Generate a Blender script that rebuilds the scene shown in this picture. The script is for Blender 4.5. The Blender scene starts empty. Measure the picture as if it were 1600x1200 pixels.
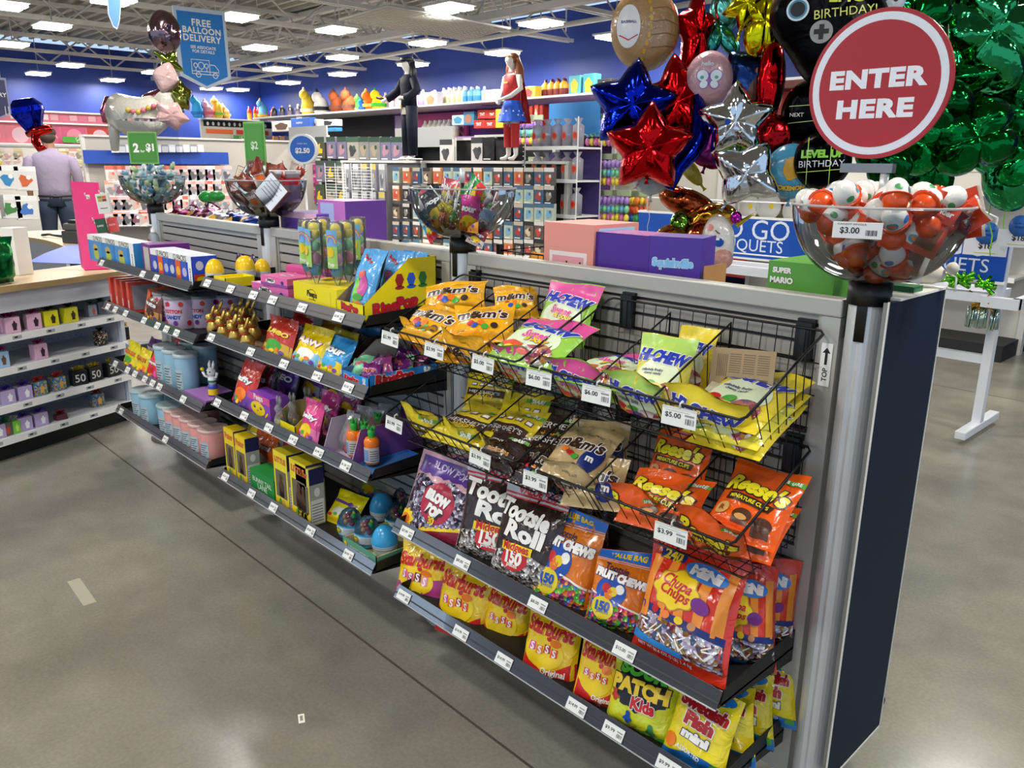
import bpy, bmesh, math, random
from math import pi, sin, cos, sqrt, exp
from mathutils import Vector as V, Matrix, noise

SC = bpy.context.scene
COL = SC.collection
random.seed(7)

# ------------------------------------------------------------------ camera
CF, CYAW, CPIT, CROL = 1249.31, .8084, .2674, .0091
CPOS = V((.6795, -1.6676, 1.5559))
FW = V((-sin(CYAW)*cos(CPIT), cos(CYAW)*cos(CPIT), -sin(CPIT)))
_rt = V((cos(CYAW), sin(CYAW), 0)); _up = _rt.cross(FW)
RT = _rt*cos(CROL) + _up*sin(CROL)
UP = -_rt*sin(CROL) + _up*cos(CROL)
cd = bpy.data.cameras.new('camera'); cam = bpy.data.objects.new('camera', cd); COL.objects.link(cam)
cd.sensor_width = 36; cd.lens = CF/1600*36; cd.clip_start = .05; cd.clip_end = 120
cam.matrix_world = Matrix(((RT.x, UP.x, -FW.x, CPOS.x), (RT.y, UP.y, -FW.y, CPOS.y), (RT.z, UP.z, -FW.z, CPOS.z), (0, 0, 0, 1)))
SC.camera = cam

def at(px, py, X=None, Y=None, Z=None, D=None):
    """world point seen at a photo pixel, on a given plane or at a given depth"""
    d = FW + RT*((px-800)/CF) - UP*((py-600)/CF)
    if X is not None: t = (X-CPOS.x)/d.x
    elif Y is not None: t = (Y-CPOS.y)/d.y
    elif Z is not None: t = (Z-CPOS.z)/d.z
    else: t = D
    return CPOS + d*t

# ------------------------------------------------------------------ world, exposure
w = bpy.data.worlds.new('daylight'); SC.world = w; w.use_nodes = True
bg = w.node_tree.nodes['Background']; bg.inputs[0].default_value = (.55, .75, 1, 1); bg.inputs[1].default_value = .75
vs = SC.view_settings
vs.view_transform = 'Standard'; vs.look = 'None'; vs.gamma = 1; vs.exposure = 0.4; vs.use_curve_mapping = False
SC.cycles.max_bounces = 7; SC.cycles.diffuse_bounces = 3; SC.cycles.glossy_bounces = 3
SC.cycles.transmission_bounces = 4; SC.cycles.transparent_max_bounces = 14
SC.cycles.caustics_reflective = False; SC.cycles.caustics_refractive = False
SC.cycles.sample_clamp_indirect = 4
LIGHT_W = 34.0     # one twin-lamp ceiling fixture
LZ = 3.2           # height of the ceiling fixtures

# ------------------------------------------------------------------ materials
def lin(c):
    if isinstance(c, str):
        c = [int(c[i:i+2], 16)/255 for i in (0, 2, 4)]
    return tuple((x/12.92 if x <= .04045 else ((x+.055)/1.055)**2.4) for x in c)
_M = {}
def mat(c, r=.5, m=0, kind='', **k):
    """procedural material from an sRGB hex colour"""
    key = (c, r, m, kind, tuple(sorted(k.items())))
    if key in _M: return _M[key]
    mt = bpy.data.materials.new((kind or 'plain')+'_'+(c if isinstance(c, str) else 'x')); mt.use_nodes = True
    nt = mt.node_tree; b = nt.nodes['Principled BSDF']
    L = (*lin(c), 1); b.inputs['Base Color'].default_value = L
    b.inputs['Roughness'].default_value = r; b.inputs['Metallic'].default_value = m
    N = nt.nodes.new; LK = nt.links.new
    def tex(t, scale, **kw):
        n = N(t); n.inputs['Scale'].default_value = scale
        tc = N('ShaderNodeTexCoord'); LK(tc.outputs['Object'], n.inputs['Vector'])
        for a, v in kw.items(): n.inputs[a].default_value = v
        return n
    def bump(sock, s, d=.002):
        bn = N('ShaderNodeBump'); bn.inputs['Strength'].default_value = s; bn.inputs['Distance'].default_value = d
        LK(sock, bn.inputs['Height']); LK(bn.outputs[0], b.inputs['Normal'])
    if kind == 'film':
        b.inputs['Coat Weight'].default_value = .35; b.inputs['Coat Roughness'].default_value = .12
        n = tex('ShaderNodeTexNoise', 22, Detail=2.0); n.inputs['Distortion'].default_value = 1.2
        bump(n.outputs[0], .7, .009)
    elif kind == 'foil':
        n = tex('ShaderNodeTexNoise', 9, Detail=1.5); n.inputs['Distortion'].default_value = 1.5
        bump(n.outputs[0], k.get('b', .35), .02)
    elif kind == 'mix':       # candy seen through the clear part of a bag: small wrapped pieces
        cols = k['cols'].split()
        vo = tex('ShaderNodeTexVoronoi', k.get('s', 70)); vo.inputs['Randomness'].default_value = 1
        cr = N('ShaderNodeValToRGB'); cr.color_ramp.interpolation = 'CONSTANT'
        e = cr.color_ramp.elements
        while len(e) < len(cols): e.new(0)
        for i, cc in enumerate(cols):
            e[i].position = i/len(cols); e[i].color = (*lin(cc), 1)
        sp = N('ShaderNodeSeparateColor'); LK(vo.outputs['Color'], sp.inputs[0]); LK(sp.outputs[0], cr.inputs[0])
        LK(cr.outputs[0], b.inputs['Base Color'])
        bump(vo.outputs['Distance'], .9, .01); b.inputs['Metallic'].default_value = k.get('mt', .25)
        b.inputs['Coat Weight'].default_value = .5
    elif kind == 'noise':     # two-tone mottling
        n = tex('ShaderNodeTexNoise', k.get('s', 6), Detail=5.0)
        cr = N('ShaderNodeValToRGB'); cr.color_ramp.elements[0].position = .35; cr.color_ramp.elements[1].position = .68
        cr.color_ramp.elements[0].color = L; cr.color_ramp.elements[1].color = (*lin(k['c2']), 1)
        LK(n.outputs[0], cr.inputs[0]); LK(cr.outputs[0], b.inputs['Base Color'])
        if k.get('b'): bump(n.outputs[0], k['b'], .003)
    elif kind == 'brushed':
        n = tex('ShaderNodeTexNoise', 60); n.inputs['Detail'].default_value = 3
        mp = N('ShaderNodeMapRange'); mp.inputs[3].default_value = r-.08; mp.inputs[4].default_value = r+.12
        LK(n.outputs[0], mp.inputs[0]); LK(mp.outputs[0], b.inputs['Roughness'])
    elif kind == 'cloth':
        n = tex('ShaderNodeTexNoise', k.get('s', 12), Detail=4.0); bump(n.outputs[0], .5, .02)
        b.inputs['Specular IOR Level'].default_value = .2
    elif kind == 'glow':
        b.inputs['Emission Color'].default_value = L; b.inputs['Emission Strength'].default_value = k.get('e', 8)
    elif kind == 'clear':     # thin clear plastic: mostly see-through with a sheen at grazing angles
        out = nt.nodes['Material Output']; tr = N('ShaderNodeBsdfTransparent'); tr.inputs[0].default_value = L
        gl = N('ShaderNodeBsdfGlossy'); gl.inputs['Roughness'].default_value = r
        fr = N('ShaderNodeFresnel'); fr.inputs[0].default_value = k.get('ior', 1.45)
        mx = N('ShaderNodeMixShader'); LK(fr.outputs[0], mx.inputs[0]); LK(tr.outputs[0], mx.inputs[1]); LK(gl.outputs[0], mx.inputs[2])
        if k.get('haze'):
            df = N('ShaderNodeBsdfDiffuse'); df.inputs[0].default_value = (*lin(k.get('hc', 'ffffff')), 1)
            m2 = N('ShaderNodeMixShader'); m2.inputs[0].default_value = k['haze']
            LK(mx.outputs[0], m2.inputs[1]); LK(df.outputs[0], m2.inputs[2]); mx = m2
        LK(mx.outputs[0], out.inputs['Surface'])
    _M[key] = mt
    return mt
def film(c, r=.24): return mat(c, r, 0, 'film')
def foil(c, r=.14, b=.3): return mat(c, r, 1, 'foil', b=b)
WHITE = mat('f2f2ef', .45); BLACK = mat('101113', .45); INK = mat('18181a', .5)
ALU = mat('dcdfe2', .34, .35, 'brushed'); ALUD = mat('94948f', .45, .5, 'brushed')
CLEAR = mat('f4f8fa', .04, 0, 'clear'); CLEARW = mat('f4f8fa', .12, 0, 'clear', haze=.18)
STEEL = mat('1b1b1d', .35, .4)

# ------------------------------------------------------------------ mesh building
class MB:
    def __init__(s): s.v = []; s.f = []; s.m = []; s.sm = []; s.slots = []
    def slot(s, m):
        if m not in s.slots: s.slots.append(m)
        return s.slots.index(m)
    def add(s, vs, fs, m, smooth=False, M=None):
        o = len(s.v); i = s.slot(m)
        s.v += [tuple(M @ V(p)) for p in vs] if M is not None else [tuple(p) for p in vs]
        for f in fs: s.f.append([a+o for a in f]); s.m.append(i); s.sm.append(smooth)
        return s
    def box(s, x0, x1, y0, y1, z0, z1, m, M=None, b=0):
        if b:
            bm = bmesh.new(); bmesh.ops.create_cube(bm, size=1)
            for q in bm.verts: q.co = V((q.co.x*(x1-x0)+(x0+x1)/2, q.co.y*(y1-y0)+(y0+y1)/2, q.co.z*(z1-z0)+(z0+z1)/2))
            bmesh.ops.bevel(bm, geom=bm.edges[:], offset=b, segments=2, affect='EDGES', profile=.5)
            bm.verts.index_update(); vs = [q.co.copy() for q in bm.verts]; fs = [[q.index for q in f.verts] for f in bm.faces]; bm.free()
            return s.add(vs, fs, m, False, M)
        vs = [(x, y, z) for z in (z0, z1) for y in (y0, y1) for x in (x0, x1)]
        return s.add(vs, [(0, 2, 3, 1), (4, 5, 7, 6), (0, 1, 5, 4), (2, 6, 7, 3), (0, 4, 6, 2), (1, 3, 7, 5)], m, False, M)
    def tube(s, pts, r, m, n=8, closed=False, M=None, caps=True):
        """round bar along a polyline; r a number or one per point, or (rx, ry) pairs"""
        P = [V(p) for p in pts]; k = len(P); R = r if isinstance(r, (list, tuple)) else [r]*k
        vs = []; pv = None
        for i, p in enumerate(P):
            a = P[i-1] if i or closed else P[0]; b = P[(i+1) % k] if i < k-1 or closed else P[-1]
            d = (b-a).normalized() if (b-a).length > 1e-9 else V((0, 0, 1))
            if pv is None:
                q = V((0, 0, 1)) if abs(d.z) < .9 else V((1, 0, 0)); x = d.cross(q).normalized()
            else: x = (pv-d*pv.dot(d)).normalized()
            pv = x; y = d.cross(x)
            rx, ry = R[i] if isinstance(R[i], (list, tuple)) else (R[i], R[i])
            for j in range(n):
                t = 2*pi*j/n; vs.append(p+x*cos(t)*rx+y*sin(t)*ry)
        fs = []
        for i in range(k if closed else k-1):
            for j in range(n):
                fs.append((i*n+j, i*n+(j+1) % n, ((i+1) % k)*n+(j+1) % n, ((i+1) % k)*n+j))
        if caps and not closed: fs += [list(range(n))[::-1], [(k-1)*n+j for j in range(n)]]
        return s.add(vs, fs, m, True, M)
    def lathe(s, prof, m, n=24, M=None, a0=0, a1=2*pi, smooth=True):
        full = abs(a1-a0-2*pi) < 1e-6; c = n if full else n+1; vs = []
        for r, z in prof:
            for j in range(c):
                t = a0+(a1-a0)*j/n; vs.append((r*cos(t), r*sin(t), z))
        fs = []
        for i in range(len(prof)-1):
            for j in range(n):
                j2 = (j+1) % c; q = (i*c+j, i*c+j2, (i+1)*c+j2, (i+1)*c+j)
                fs.append(q)
        return s.add(vs, fs, m, smooth, M)
    def grid(s, fn, nu, nv, m, smooth=True, M=None):
        vs = [fn(i/nu, j/nv) for j in range(nv+1) for i in range(nu+1)]
        fs = [(j*(nu+1)+i, j*(nu+1)+i+1, (j+1)*(nu+1)+i+1, (j+1)*(nu+1)+i) for j in range(nv) for i in range(nu)]
        return s.add(vs, fs, m, smooth, M)
    def loft(s, rings, m, n=16, M=None, caps=True):
        """rings: (centre, rx, ry, yaw[, power]) stacked ellipses"""
        vs = []
        for rg in rings:
            c, rx, ry = V(rg[0]), rg[1], rg[2]; a = rg[3] if len(rg) > 3 else 0; pw = rg[4] if len(rg) > 4 else 1
            for j in range(n):
                t = 2*pi*j/n; cx = math.copysign(abs(cos(t))**pw, cos(t))*rx; cy = math.copysign(abs(sin(t))**pw, sin(t))*ry
                vs.append(c+V((cx*cos(a)-cy*sin(a), cx*sin(a)+cy*cos(a), 0)))
        k = len(rings)
        fs = [(i*n+j, i*n+(j+1) % n, (i+1)*n+(j+1) % n, (i+1)*n+j) for i in range(k-1) for j in range(n)]
        if caps: fs += [list(range(n))[::-1], [(k-1)*n+j for j in range(n)]]
        return s.add(vs, fs, m, True, M)
    def ball(s, c, r, m, n=12, sc=(1, 1, 1), M=None):
        vs = []; k = max(6, n*2//3)
        for i in range(k+1):
            p = pi*i/k
            for j in range(n):
                t = 2*pi*j/n; vs.append((c[0]+r*sc[0]*sin(p)*cos(t), c[1]+r*sc[1]*sin(p)*sin(t), c[2]-r*sc[2]*cos(p)))
        fs = [(i*n+j, i*n+(j+1) % n, (i+1)*n+(j+1) % n, (i+1)*n+j) for i in range(k) for j in range(n)]
        return s.add(vs, fs, m, True, M)
    def plate(s, pts, t, m, M=None):
        """polygon in x,z extruded along y from 0 (front) to t"""
        n = len(pts); vs = [(x, 0, z) for x, z in pts]+[(x, t, z) for x, z in pts]
        fs = [list(range(n)), list(range(n, 2*n))[::-1]]+[(i, i+n, (i+1) % n+n, (i+1) % n) for i in range(n)]
        return s.add(vs, fs, m, False, M)
    def mesh(s, name):
        me = bpy.data.meshes.new(name); me.from_pydata(s.v, [], s.f)
        for m in s.slots: me.materials.append(m)
        me.polygons.foreach_set('material_index', s.m); me.polygons.foreach_set('use_smooth', s.sm)
        me.update(); return me
    def build(s, name, parent=None, M=None):
        o = bpy.data.objects.new(name, s.mesh(name)); COL.objects.link(o)
        if parent is not None: o.parent = parent
        if M is not None: o.matrix_basis = M
        return o

def tag(o, label=None, cat=None, group=None, kind=None):
    for k, v in (('label', label), ('category', cat), ('group', group), ('kind', kind)):
        if v: o[k] = v
    return o
def T(x=0, y=0, z=0, rz=0, rx=0, ry=0, s=1):
    return Matrix.Translation((x, y, z)) @ Matrix.Rotation(rz, 4, 'Z') @ Matrix.Rotation(rx, 4, 'X') @ Matrix.Rotation(ry, 4, 'Y') @ Matrix.Scale(s, 4)
def thing(name, label, cat, M=None, group=None):
    o = bpy.data.objects.new(name, None); COL.objects.link(o); o.empty_display_size = .05
    if M is not None: o.matrix_basis = M
    return tag(o, label, cat, group)
def solo(mb, name, label, cat, M=None, group=None):
    return tag(mb.build(name, None, M), label, cat, group)
def struct(mb, name, M=None):
    return tag(mb.build(name, None, M), kind='structure')
def dup(o, M, label=None, group=None):
    """copy of a thing with its parts and sub-parts"""
    def cp(a, par):
        c = a.copy(); COL.objects.link(c)
        if par is not None: c.parent = par
        for ch in KIDS.get(a.name, ()): cp(ch, c)
        return c
    if o.name not in KIDS:
        def reg(a):
            KIDS[a.name] = [c for c in bpy.data.objects if c.parent is a]
            for c in KIDS[a.name]: reg(c)
        reg(o)
    c = cp(o, None); c.matrix_basis = M
    if label: c['label'] = label
    if group: c['group'] = group
    return c
KIDS = {}
class Kind:
    """first use builds the thing, later uses copy it"""
    def __init__(s, fn): s.fn = fn; s.o = None
    def put(s, M, label, group=None):
        if s.o is None:
            s.o = s.fn(); s.o.matrix_basis = M; s.o['label'] = label
            if group: s.o['group'] = group
            return s.o
        c = dup(s.o, M, label)
        if group: c['group'] = group
        elif 'group' in c: del c['group']
        return c
def frame3(bl, br, tc):
    """matrix of a standing face from bottom-left, bottom-right and top-centre points; returns M, width, height"""
    bl, br, tc = V(bl), V(br), V(tc); o = (bl+br)/2; x = (br-bl); wd = x.length; x.normalize()
    z = tc-o; sh = z.dot(x); z = z-x*sh; h = z.length; z.normalize(); y = z.cross(x)
    return Matrix(((x.x, y.x, z.x, o.x), (x.y, y.y, z.y, o.y), (x.z, y.z, z.z, o.z), (0, 0, 0, 1))), wd, h

# ------------------------------------------------------------------ lettering and printed shapes
_TC = {}
def text2d(s, bold=0, shear=0, space=1.0):
    key = (s, bold, shear, space)
    if key not in _TC:
        cu = bpy.data.curves.new('lettering', 'FONT'); cu.body = s; cu.size = 1; cu.offset = bold; cu.shear = shear
        cu.resolution_u = 3; cu.align_x = 'CENTER'; cu.space_character = space; cu.space_line = .82; cu.fill_mode = 'FRONT'
        o = bpy.data.objects.new('lettering', cu); me = o.to_mesh()
        vs = [(p.co.x, p.co.y) for p in me.vertices]; fs = [list(p.vertices) for p in me.polygons]
        o.to_mesh_clear(); bpy.data.objects.remove(o); bpy.data.curves.remove(cu)
        if vs:
            x0, x1 = min(p[0] for p in vs), max(p[0] for p in vs); y0, y1 = min(p[1] for p in vs), max(p[1] for p in vs)
        else: x0 = x1 = y0 = y1 = 0
        cx, cy = (x0+x1)/2, (y0+y1)/2
        _TC[key] = ([(a-cx, b-cy) for a, b in vs], fs, x1-x0, y1-y0)
    return _TC[key]
def refine(vs, fs, L):
    bm = bmesh.new(); q = [bm.verts.new((x, 0, z)) for x, z in vs]
    for f in fs:
        try: bm.faces.new([q[i] for i in f])
        except ValueError: pass
    for _ in range(4):
        e = [e for e in bm.edges if e.calc_length() > L]
        if not e: break
        bmesh.ops.subdivide_edges(bm, edges=e, cuts=1)
        bmesh.ops.triangulate(bm, faces=[f for f in bm.faces if len(f.verts) > 3])
    bm.verts.index_update()
    r = [(p.co.x, p.co.z) for p in bm.verts], [[p.index for p in f.verts] for f in bm.faces]
    bm.free(); return r
class Art:
    """prints flat shapes onto a surface map S(x, z, off) -> point; L = longest edge allowed"""
    def __init__(s, mb, S=None, L=None, step=.0006, base=.0012):
        s.mb = mb; s.S = S or (lambda x, z, o: (x, -o, z)); s.L = L; s.k = 0; s.step = step; s.base = base; s.Mx = None
    def _put(s, vs, fs, m, lay):
        if s.L: vs, fs = refine(vs, fs, s.L)
        o = s.base+s.step*(s.k if lay is None else lay)
        s.mb.add([s.S(x, z, o) for x, z in vs], fs, m, bool(s.L)); s.k += 1
    def poly(s, pts, m, lay=None): s._put(list(pts), [list(range(len(pts)))], m, lay); return s
    def rect(s, x0, x1, z0, z1, m, lay=None):
        return s.band(x0, x1, lambda x: z0, lambda x: z1, m, lay, n=1 if not s.L else max(1, int((x1-x0)/s.L)))
    def band(s, x0, x1, lo, hi, m, lay=None, n=14):
        """strip between two curves z = lo(x), hi(x)"""
        k = 1; vs = []
        if s.L:
            hm = max(hi(x0+(x1-x0)*i/n)-lo(x0+(x1-x0)*i/n) for i in range(n+1)); k = max(1, int(hm/s.L)+1)
        for j in range(k+1):
            for i in range(n+1):
                x = x0+(x1-x0)*i/n; a, b = lo(x), hi(x); vs.append((x, a+(b-a)*j/k))
        fs = [(j*(n+1)+i, j*(n+1)+i+1, (j+1)*(n+1)+i+1, (j+1)*(n+1)+i) for j in range(k) for i in range(n)]
        o = s.base+s.step*(s.k if lay is None else lay)
        s.mb.add([s.S(x, z, o) for x, z in vs], fs, m, bool(s.L)); s.k += 1
        return s
    def ell(s, cx, cz, rx, rz, m, lay=None, n=24, rot=0, fn=None):
        """ellipse, or any star-shaped outline through fn(angle) -> radius factor"""
        k = 1 if not s.L else max(1, int(max(rx, rz)/s.L)+1); vs = [(cx, cz)]
        for j in range(1, k+1):
            for i in range(n):
                t = 2*pi*i/n; q = (fn(t) if fn else 1)*j/k; a, b = rx*q*cos(t), rz*q*sin(t)
                vs.append((cx+a*cos(rot)-b*sin(rot), cz+a*sin(rot)+b*cos(rot)))
        fs = [(0, 1+i, 1+(i+1) % n) for i in range(n)]
        for j in range(k-1):
            for i in range(n):
                a = 1+j*n+i; b = 1+j*n+(i+1) % n; fs.append((a, a+n, b+n, b))
        o = s.base+s.step*(s.k if lay is None else lay)
        s.mb.add([s.S(x, z, o) for x, z in vs], fs, m, bool(s.L)); s.k += 1
        return s
    def text(s, t, cx, cz, wd, m, lay=None, bold=.0, shear=0, rot=0, hz=None, out=None, ob=.05, arc=0, space=1.0):
        """lettering centred on cx, cz, wd wide (hz high); out = material of an outline"""
        lay = s.k if lay is None else lay
        for mm, bb, ll in (((out, bold+ob, lay),) if out else ())+((m, bold, lay+(.7 if out else 0)),):
            vs, fs, W, H = text2d(t, bb, shear, space); W0, H0 = text2d(t, bold, shear, space)[2:]
            if not vs: continue
            sx = wd/max(W0, 1e-6); sz = sx if hz is None else hz/max(H0, 1e-6); c, q = cos(rot), sin(rot); pv = []
            for x, z in vs:
                x *= sx; z *= sz
                if arc: z -= arc*(x/wd*2)**2*wd*.5
                pv.append((cx+x*c-z*q, cz+x*q+z*c))
            s._put(pv, fs, mm, ll)
        return s
    def line(s, pts, wd, m, lay=None):
        """thin printed line along points"""
        P = [V((x, z)) for x, z in pts]; L = []; R = []
        for i, p in enumerate(P):
            d = (P[min(i+1, len(P)-1)]-P[max(i-1, 0)]).normalized(); n = V((-d.y, d.x))*wd/2
            L.append(p+n); R.append(p-n)
        vs = [(p.x, p.y) for p in L+R]; k = len(P)
        return s._put(vs, [(i, i+1, k+i+1, k+i) for i in range(k-1)], m, lay) or s

def sst(a, b, x):
    t = min(1, max(0, (x-a)/(b-a))); return t*t*(3-2*t)
class Pouch:
    """filled plastic bag standing on z=0, front towards -y"""
    def __init__(s, w, h, t, base, seed=0, top=.08, bot=.035, curl=0, flare=.008, wr=1.35, bend=0, back=None, nu=20, nv=26, sag=.25, fold=0):
        s.w, s.h, s.t = w, h, t; s.mb = MB(); s.seed = seed; s.a = (top, bot, curl, flare, wr, bend, sag, fold)
        s.mb.grid(lambda u, v: s.P(u, v, -1), nu, nv, base); s.mb.grid(lambda u, v: s.P(1-u, v, 1), nu, nv, back or base)
        s.art = Art(s.mb, lambda x, z, o: s.P(x/w+.5, z/h, -1, o), max(w, h)/22)
    def P(s, u, v, side, off=0):
        top, bot, curl, flare, wr, bend, sag, fold = s.a; w, h, t, sd = s.w, s.h, s.t, s.seed
        u = min(1, max(0, u)); v = min(1, max(0, v))
        pr = max(0, 1-abs(2*u-1)**2.6)**.55; g = sst(bot*.4, bot+.16, v)*(1-sst(.62, 1-top, v))*(1+sag*(.5-v))
        x = (u-.5)*w*(1-.07*sin(pi*v)*(1 if abs(v-.5) < .5 else 0)+flare*sst(.75, 1, v))
        n = noise.noise(V((u*w*26+sd*7.3, v*h*22, sd*3.1+side)))*.0042*wr*(.35+g)
        n += sin(u*31+sd*2+3*noise.noise(V((u*4, sd, 0))))*.0032*wr*exp(-((v-(1-top-.05))/.09)**2)*pr
        n += sin(u*27+sd)*.0022*wr*exp(-((v-bot-.05)/.07)**2)*pr
        y = side*(t/2*pr*g)+n*(1 if side < 0 else -1)*-1*min(1, pr*2)
        if side < 0: y = min(y, -.0006*pr)
        else: y = max(y, .0006*pr)
        y += curl*sst(.72, 1, v)**1.5*h+bend*sin(pi*v)*h+sin(u*pi*2+sd)*.006*wr*sst(.8, 1, v)
        z = v*h-abs(curl)*sst(.8, 1, v)*h*.15+fold*sst(.82, 1, v)*(u-.5)*h
        return V((x, y-off, z))
# ================================================================== the room
FLX0, FLX1, FLY0, FLY1 = -18.9, 8, -9, 8.3
def floor_mat():
    m = mat('8a867a', .3, 0, 'floor_base'); nt = m.node_tree; b = nt.nodes['Principled BSDF']; N = nt.nodes.new; LK = nt.links.new
    tc = N('ShaderNodeTexCoord')
    def no(s, d, dist=0):
        n = N('ShaderNodeTexNoise'); n.inputs['Scale'].default_value = s; n.inputs['Detail'].default_value = d; n.inputs['Distortion'].default_value = dist
        LK(tc.outputs['Object'], n.inputs['Vector']); return n
    n1 = no(.9, 6, .6); n2 = no(5, 8, .3); n3 = no(90, 2)
    cr = N('ShaderNodeValToRGB'); e = cr.color_ramp.elements; e[0].position = .3; e[1].position = .72
    e[0].color = (*lin('76736a'), 1); e[1].color = (*lin('99968a'), 1); LK(n1.outputs[0], cr.inputs[0])
    mx = N('ShaderNodeMix'); mx.data_type = 'RGBA'; mx.blend_type = 'OVERLAY'; mx.inputs[0].default_value = .28
    LK(cr.outputs[0], mx.inputs[6]); LK(n2.outputs[0], mx.inputs[7])
    m2 = N('ShaderNodeMix'); m2.data_type = 'RGBA'; m2.blend_type = 'OVERLAY'; m2.inputs[0].default_value = .22
    LK(mx.outputs[2], m2.inputs[6]); LK(n3.outputs[0], m2.inputs[7]); LK(m2.outputs[2], b.inputs['Base Color'])
    mr = N('ShaderNodeMapRange'); mr.inputs[1].default_value = .3; mr.inputs[2].default_value = .7; mr.inputs[3].default_value = .16; mr.inputs[4].default_value = .27
    n4 = no(1.6, 3, .4); LK(n4.outputs[0], mr.inputs[0]); LK(mr.outputs[0], b.inputs['Roughness'])
    b.inputs['Specular IOR Level'].default_value = .5
    return m
mb = MB(); mb.box(FLX0, FLX1, FLY0, FLY1, -.1, 0, floor_mat()); struct(mb, 'floor')
mb = MB(); j = mat('4a4438', .7)
for a, b in (((-9, -.384), (6, -.384)), ((-9, 4.6), (6, 4.6))):
    dx, dy = b[0]-a[0], b[1]-a[1]; wd = .004
    mb.box(min(a[0], b[0])-(wd if not dx else 0), max(a[0], b[0])+(wd if not dx else 0), min(a[1], b[1])-(wd if not dy else 0), max(a[1], b[1])+(wd if not dy else 0), 0, .0006, j)
struct(mb, 'trim_1')
WB = mat('153283', .5); DECK = mat('bdb9ae', .7); CHORD = mat('d6d2c8', .55)
mb = MB(); mb.box(FLX0, FLX1, 8.3, 8.5, 0, 3.9, WB); struct(mb, 'wall_back')
mb = MB(); mb.box(-19.1, -18.9, FLY0, 8.5, 0, 3.9, WB); struct(mb, 'wall_left')
def deck():
    mb = MB(); mb.box(-19.1, FLX1, FLY0, 8.5, 4.02, 4.1, DECK)
    y = FLY0
    while y < 8.4: mb.box(-19, FLX1, y, y+.06, 3.96, 4.02, DECK); y += .22
    return mb
struct(deck(), 'ceiling')
def truss_mesh():
    mb = MB(); L = 17.0
    for z in (3.42, 3.9):
        for s in (-.045, .045): mb.box(s-.02, s+.02, 0, L, z-.025, z+.025, CHORD)
    n = 28; up = False
    for i in range(n):
        a = i*L/n; b = (i+1)*L/n
        mb.tube([(0, a, 3.9 if up else 3.42), (0, b, 3.42 if up else 3.9)], .016, CHORD, 4); up = not up
    return mb
def truss_kind():
    return solo(truss_mesh(), 'roof_truss', '', 'roof truss')
K = Kind(truss_kind)
for i, x in enumerate([-17.9, -16.0, -14.1, -12.2, -10.3, -8.4, -6.5, -4.6, -2.7, -.8]):
    K.put(T(x, -8.8, 0), 'pale grey open web steel roof truss under the ceiling deck', 'roof trusses')
mb = MB()
for z in (3.36, 3.9): mb.box(-18.8, 1, 5.62, 5.74, z-.04, z+.04, CHORD)
x = -18.8; up = False
while x < .6: mb.tube([(x, 5.68, 3.9 if up else 3.36), (x+.55, 5.68, 3.36 if up else 3.9)], .022, CHORD, 5); x += .55; up = not up
solo(mb, 'roof_girder', 'deep pale steel girder crossing beneath the roof trusses near the back wall', 'girder')
mb = MB(); mb.tube([(-18.6, 6.9, 3.3), (-3, 6.9, 3.42)], .035, CHORD, 8)
for i in range(9): mb.tube([(-17.5+i*1.7, 6.9, 3.3), (-17.5+i*1.7, 6.9, 4.0)], .01, CHORD, 5)
solo(mb, 'sprinkler_pipe', 'long thin sprinkler pipe hung in front of the blue back wall', 'pipe')
# ceiling lights
LAMP = mat('ffffff', .5, 0, 'glow', e=9)
area = bpy.data.lights.new('lamp_light', 'AREA'); area.shape = 'RECTANGLE'; area.size = .42; area.size_y = .32; area.energy = LIGHT_W; area.color = (1, .955, .88)
def light_kind():
    t = thing('ceiling_light', '', 'ceiling light')
    mb = MB(); mb.box(-.25, .25, -.19, .19, .035, .06, CHORD); mb.build('housing', t)
    for s in (-1, 1):
        mb = MB(); mb.box(s*.125-.09, s*.125+.09, -.17, .17, 0, .035, LAMP); mb.build('lamp_panel', t)
    mb = MB(); mb.tube([(0, 0, .06), (0, 0, .8)], .008, CHORD, 6); mb.build('hanging_rod', t)
    lo = bpy.data.objects.new('lamp_light', area); COL.objects.link(lo); lo.parent = t; lo.location = (0, 0, -.02)
    return t
KL = Kind(light_kind)
seen = [(20, 72), (82, 44), (60, 117), (176, 127), (110, 104), (178, 4), (450, 131), (535, 92), (330, 140), (702, 16), (845, 40), (668, 70), (406, 77), (433, 110), (535, 118), (785, 85), (370, 30), (242, 115), (962, 60), (645, 103), (372, 142), (10, 12), (525, 50)]
for p in seen:
    q = at(*p, Z=LZ)
    if q.x < -18.3: q = at(*p, X=-18.3)
    KL.put(T(q.x, q.y, q.z), 'white twin panel ceiling light hanging from the roof deck on a thin rod', 'ceiling lights hung over the store')
for x, y in [(-5.2, .9), (-5.6, -2.6), (-2.6, -1.6), (-.4, -2.6), (-2.4, 2.3), (.9, .3), (1.6, -4.6), (-3.2, -4.8), (-.6, 4.2), (1.8, 2.6), (-3.4, 5.2), (-9.5, -1.5)]:
    KL.put(T(x, y, LZ+.05), 'white twin panel ceiling light hanging from the roof deck on a thin rod', 'ceiling lights hung over the store')
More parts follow.
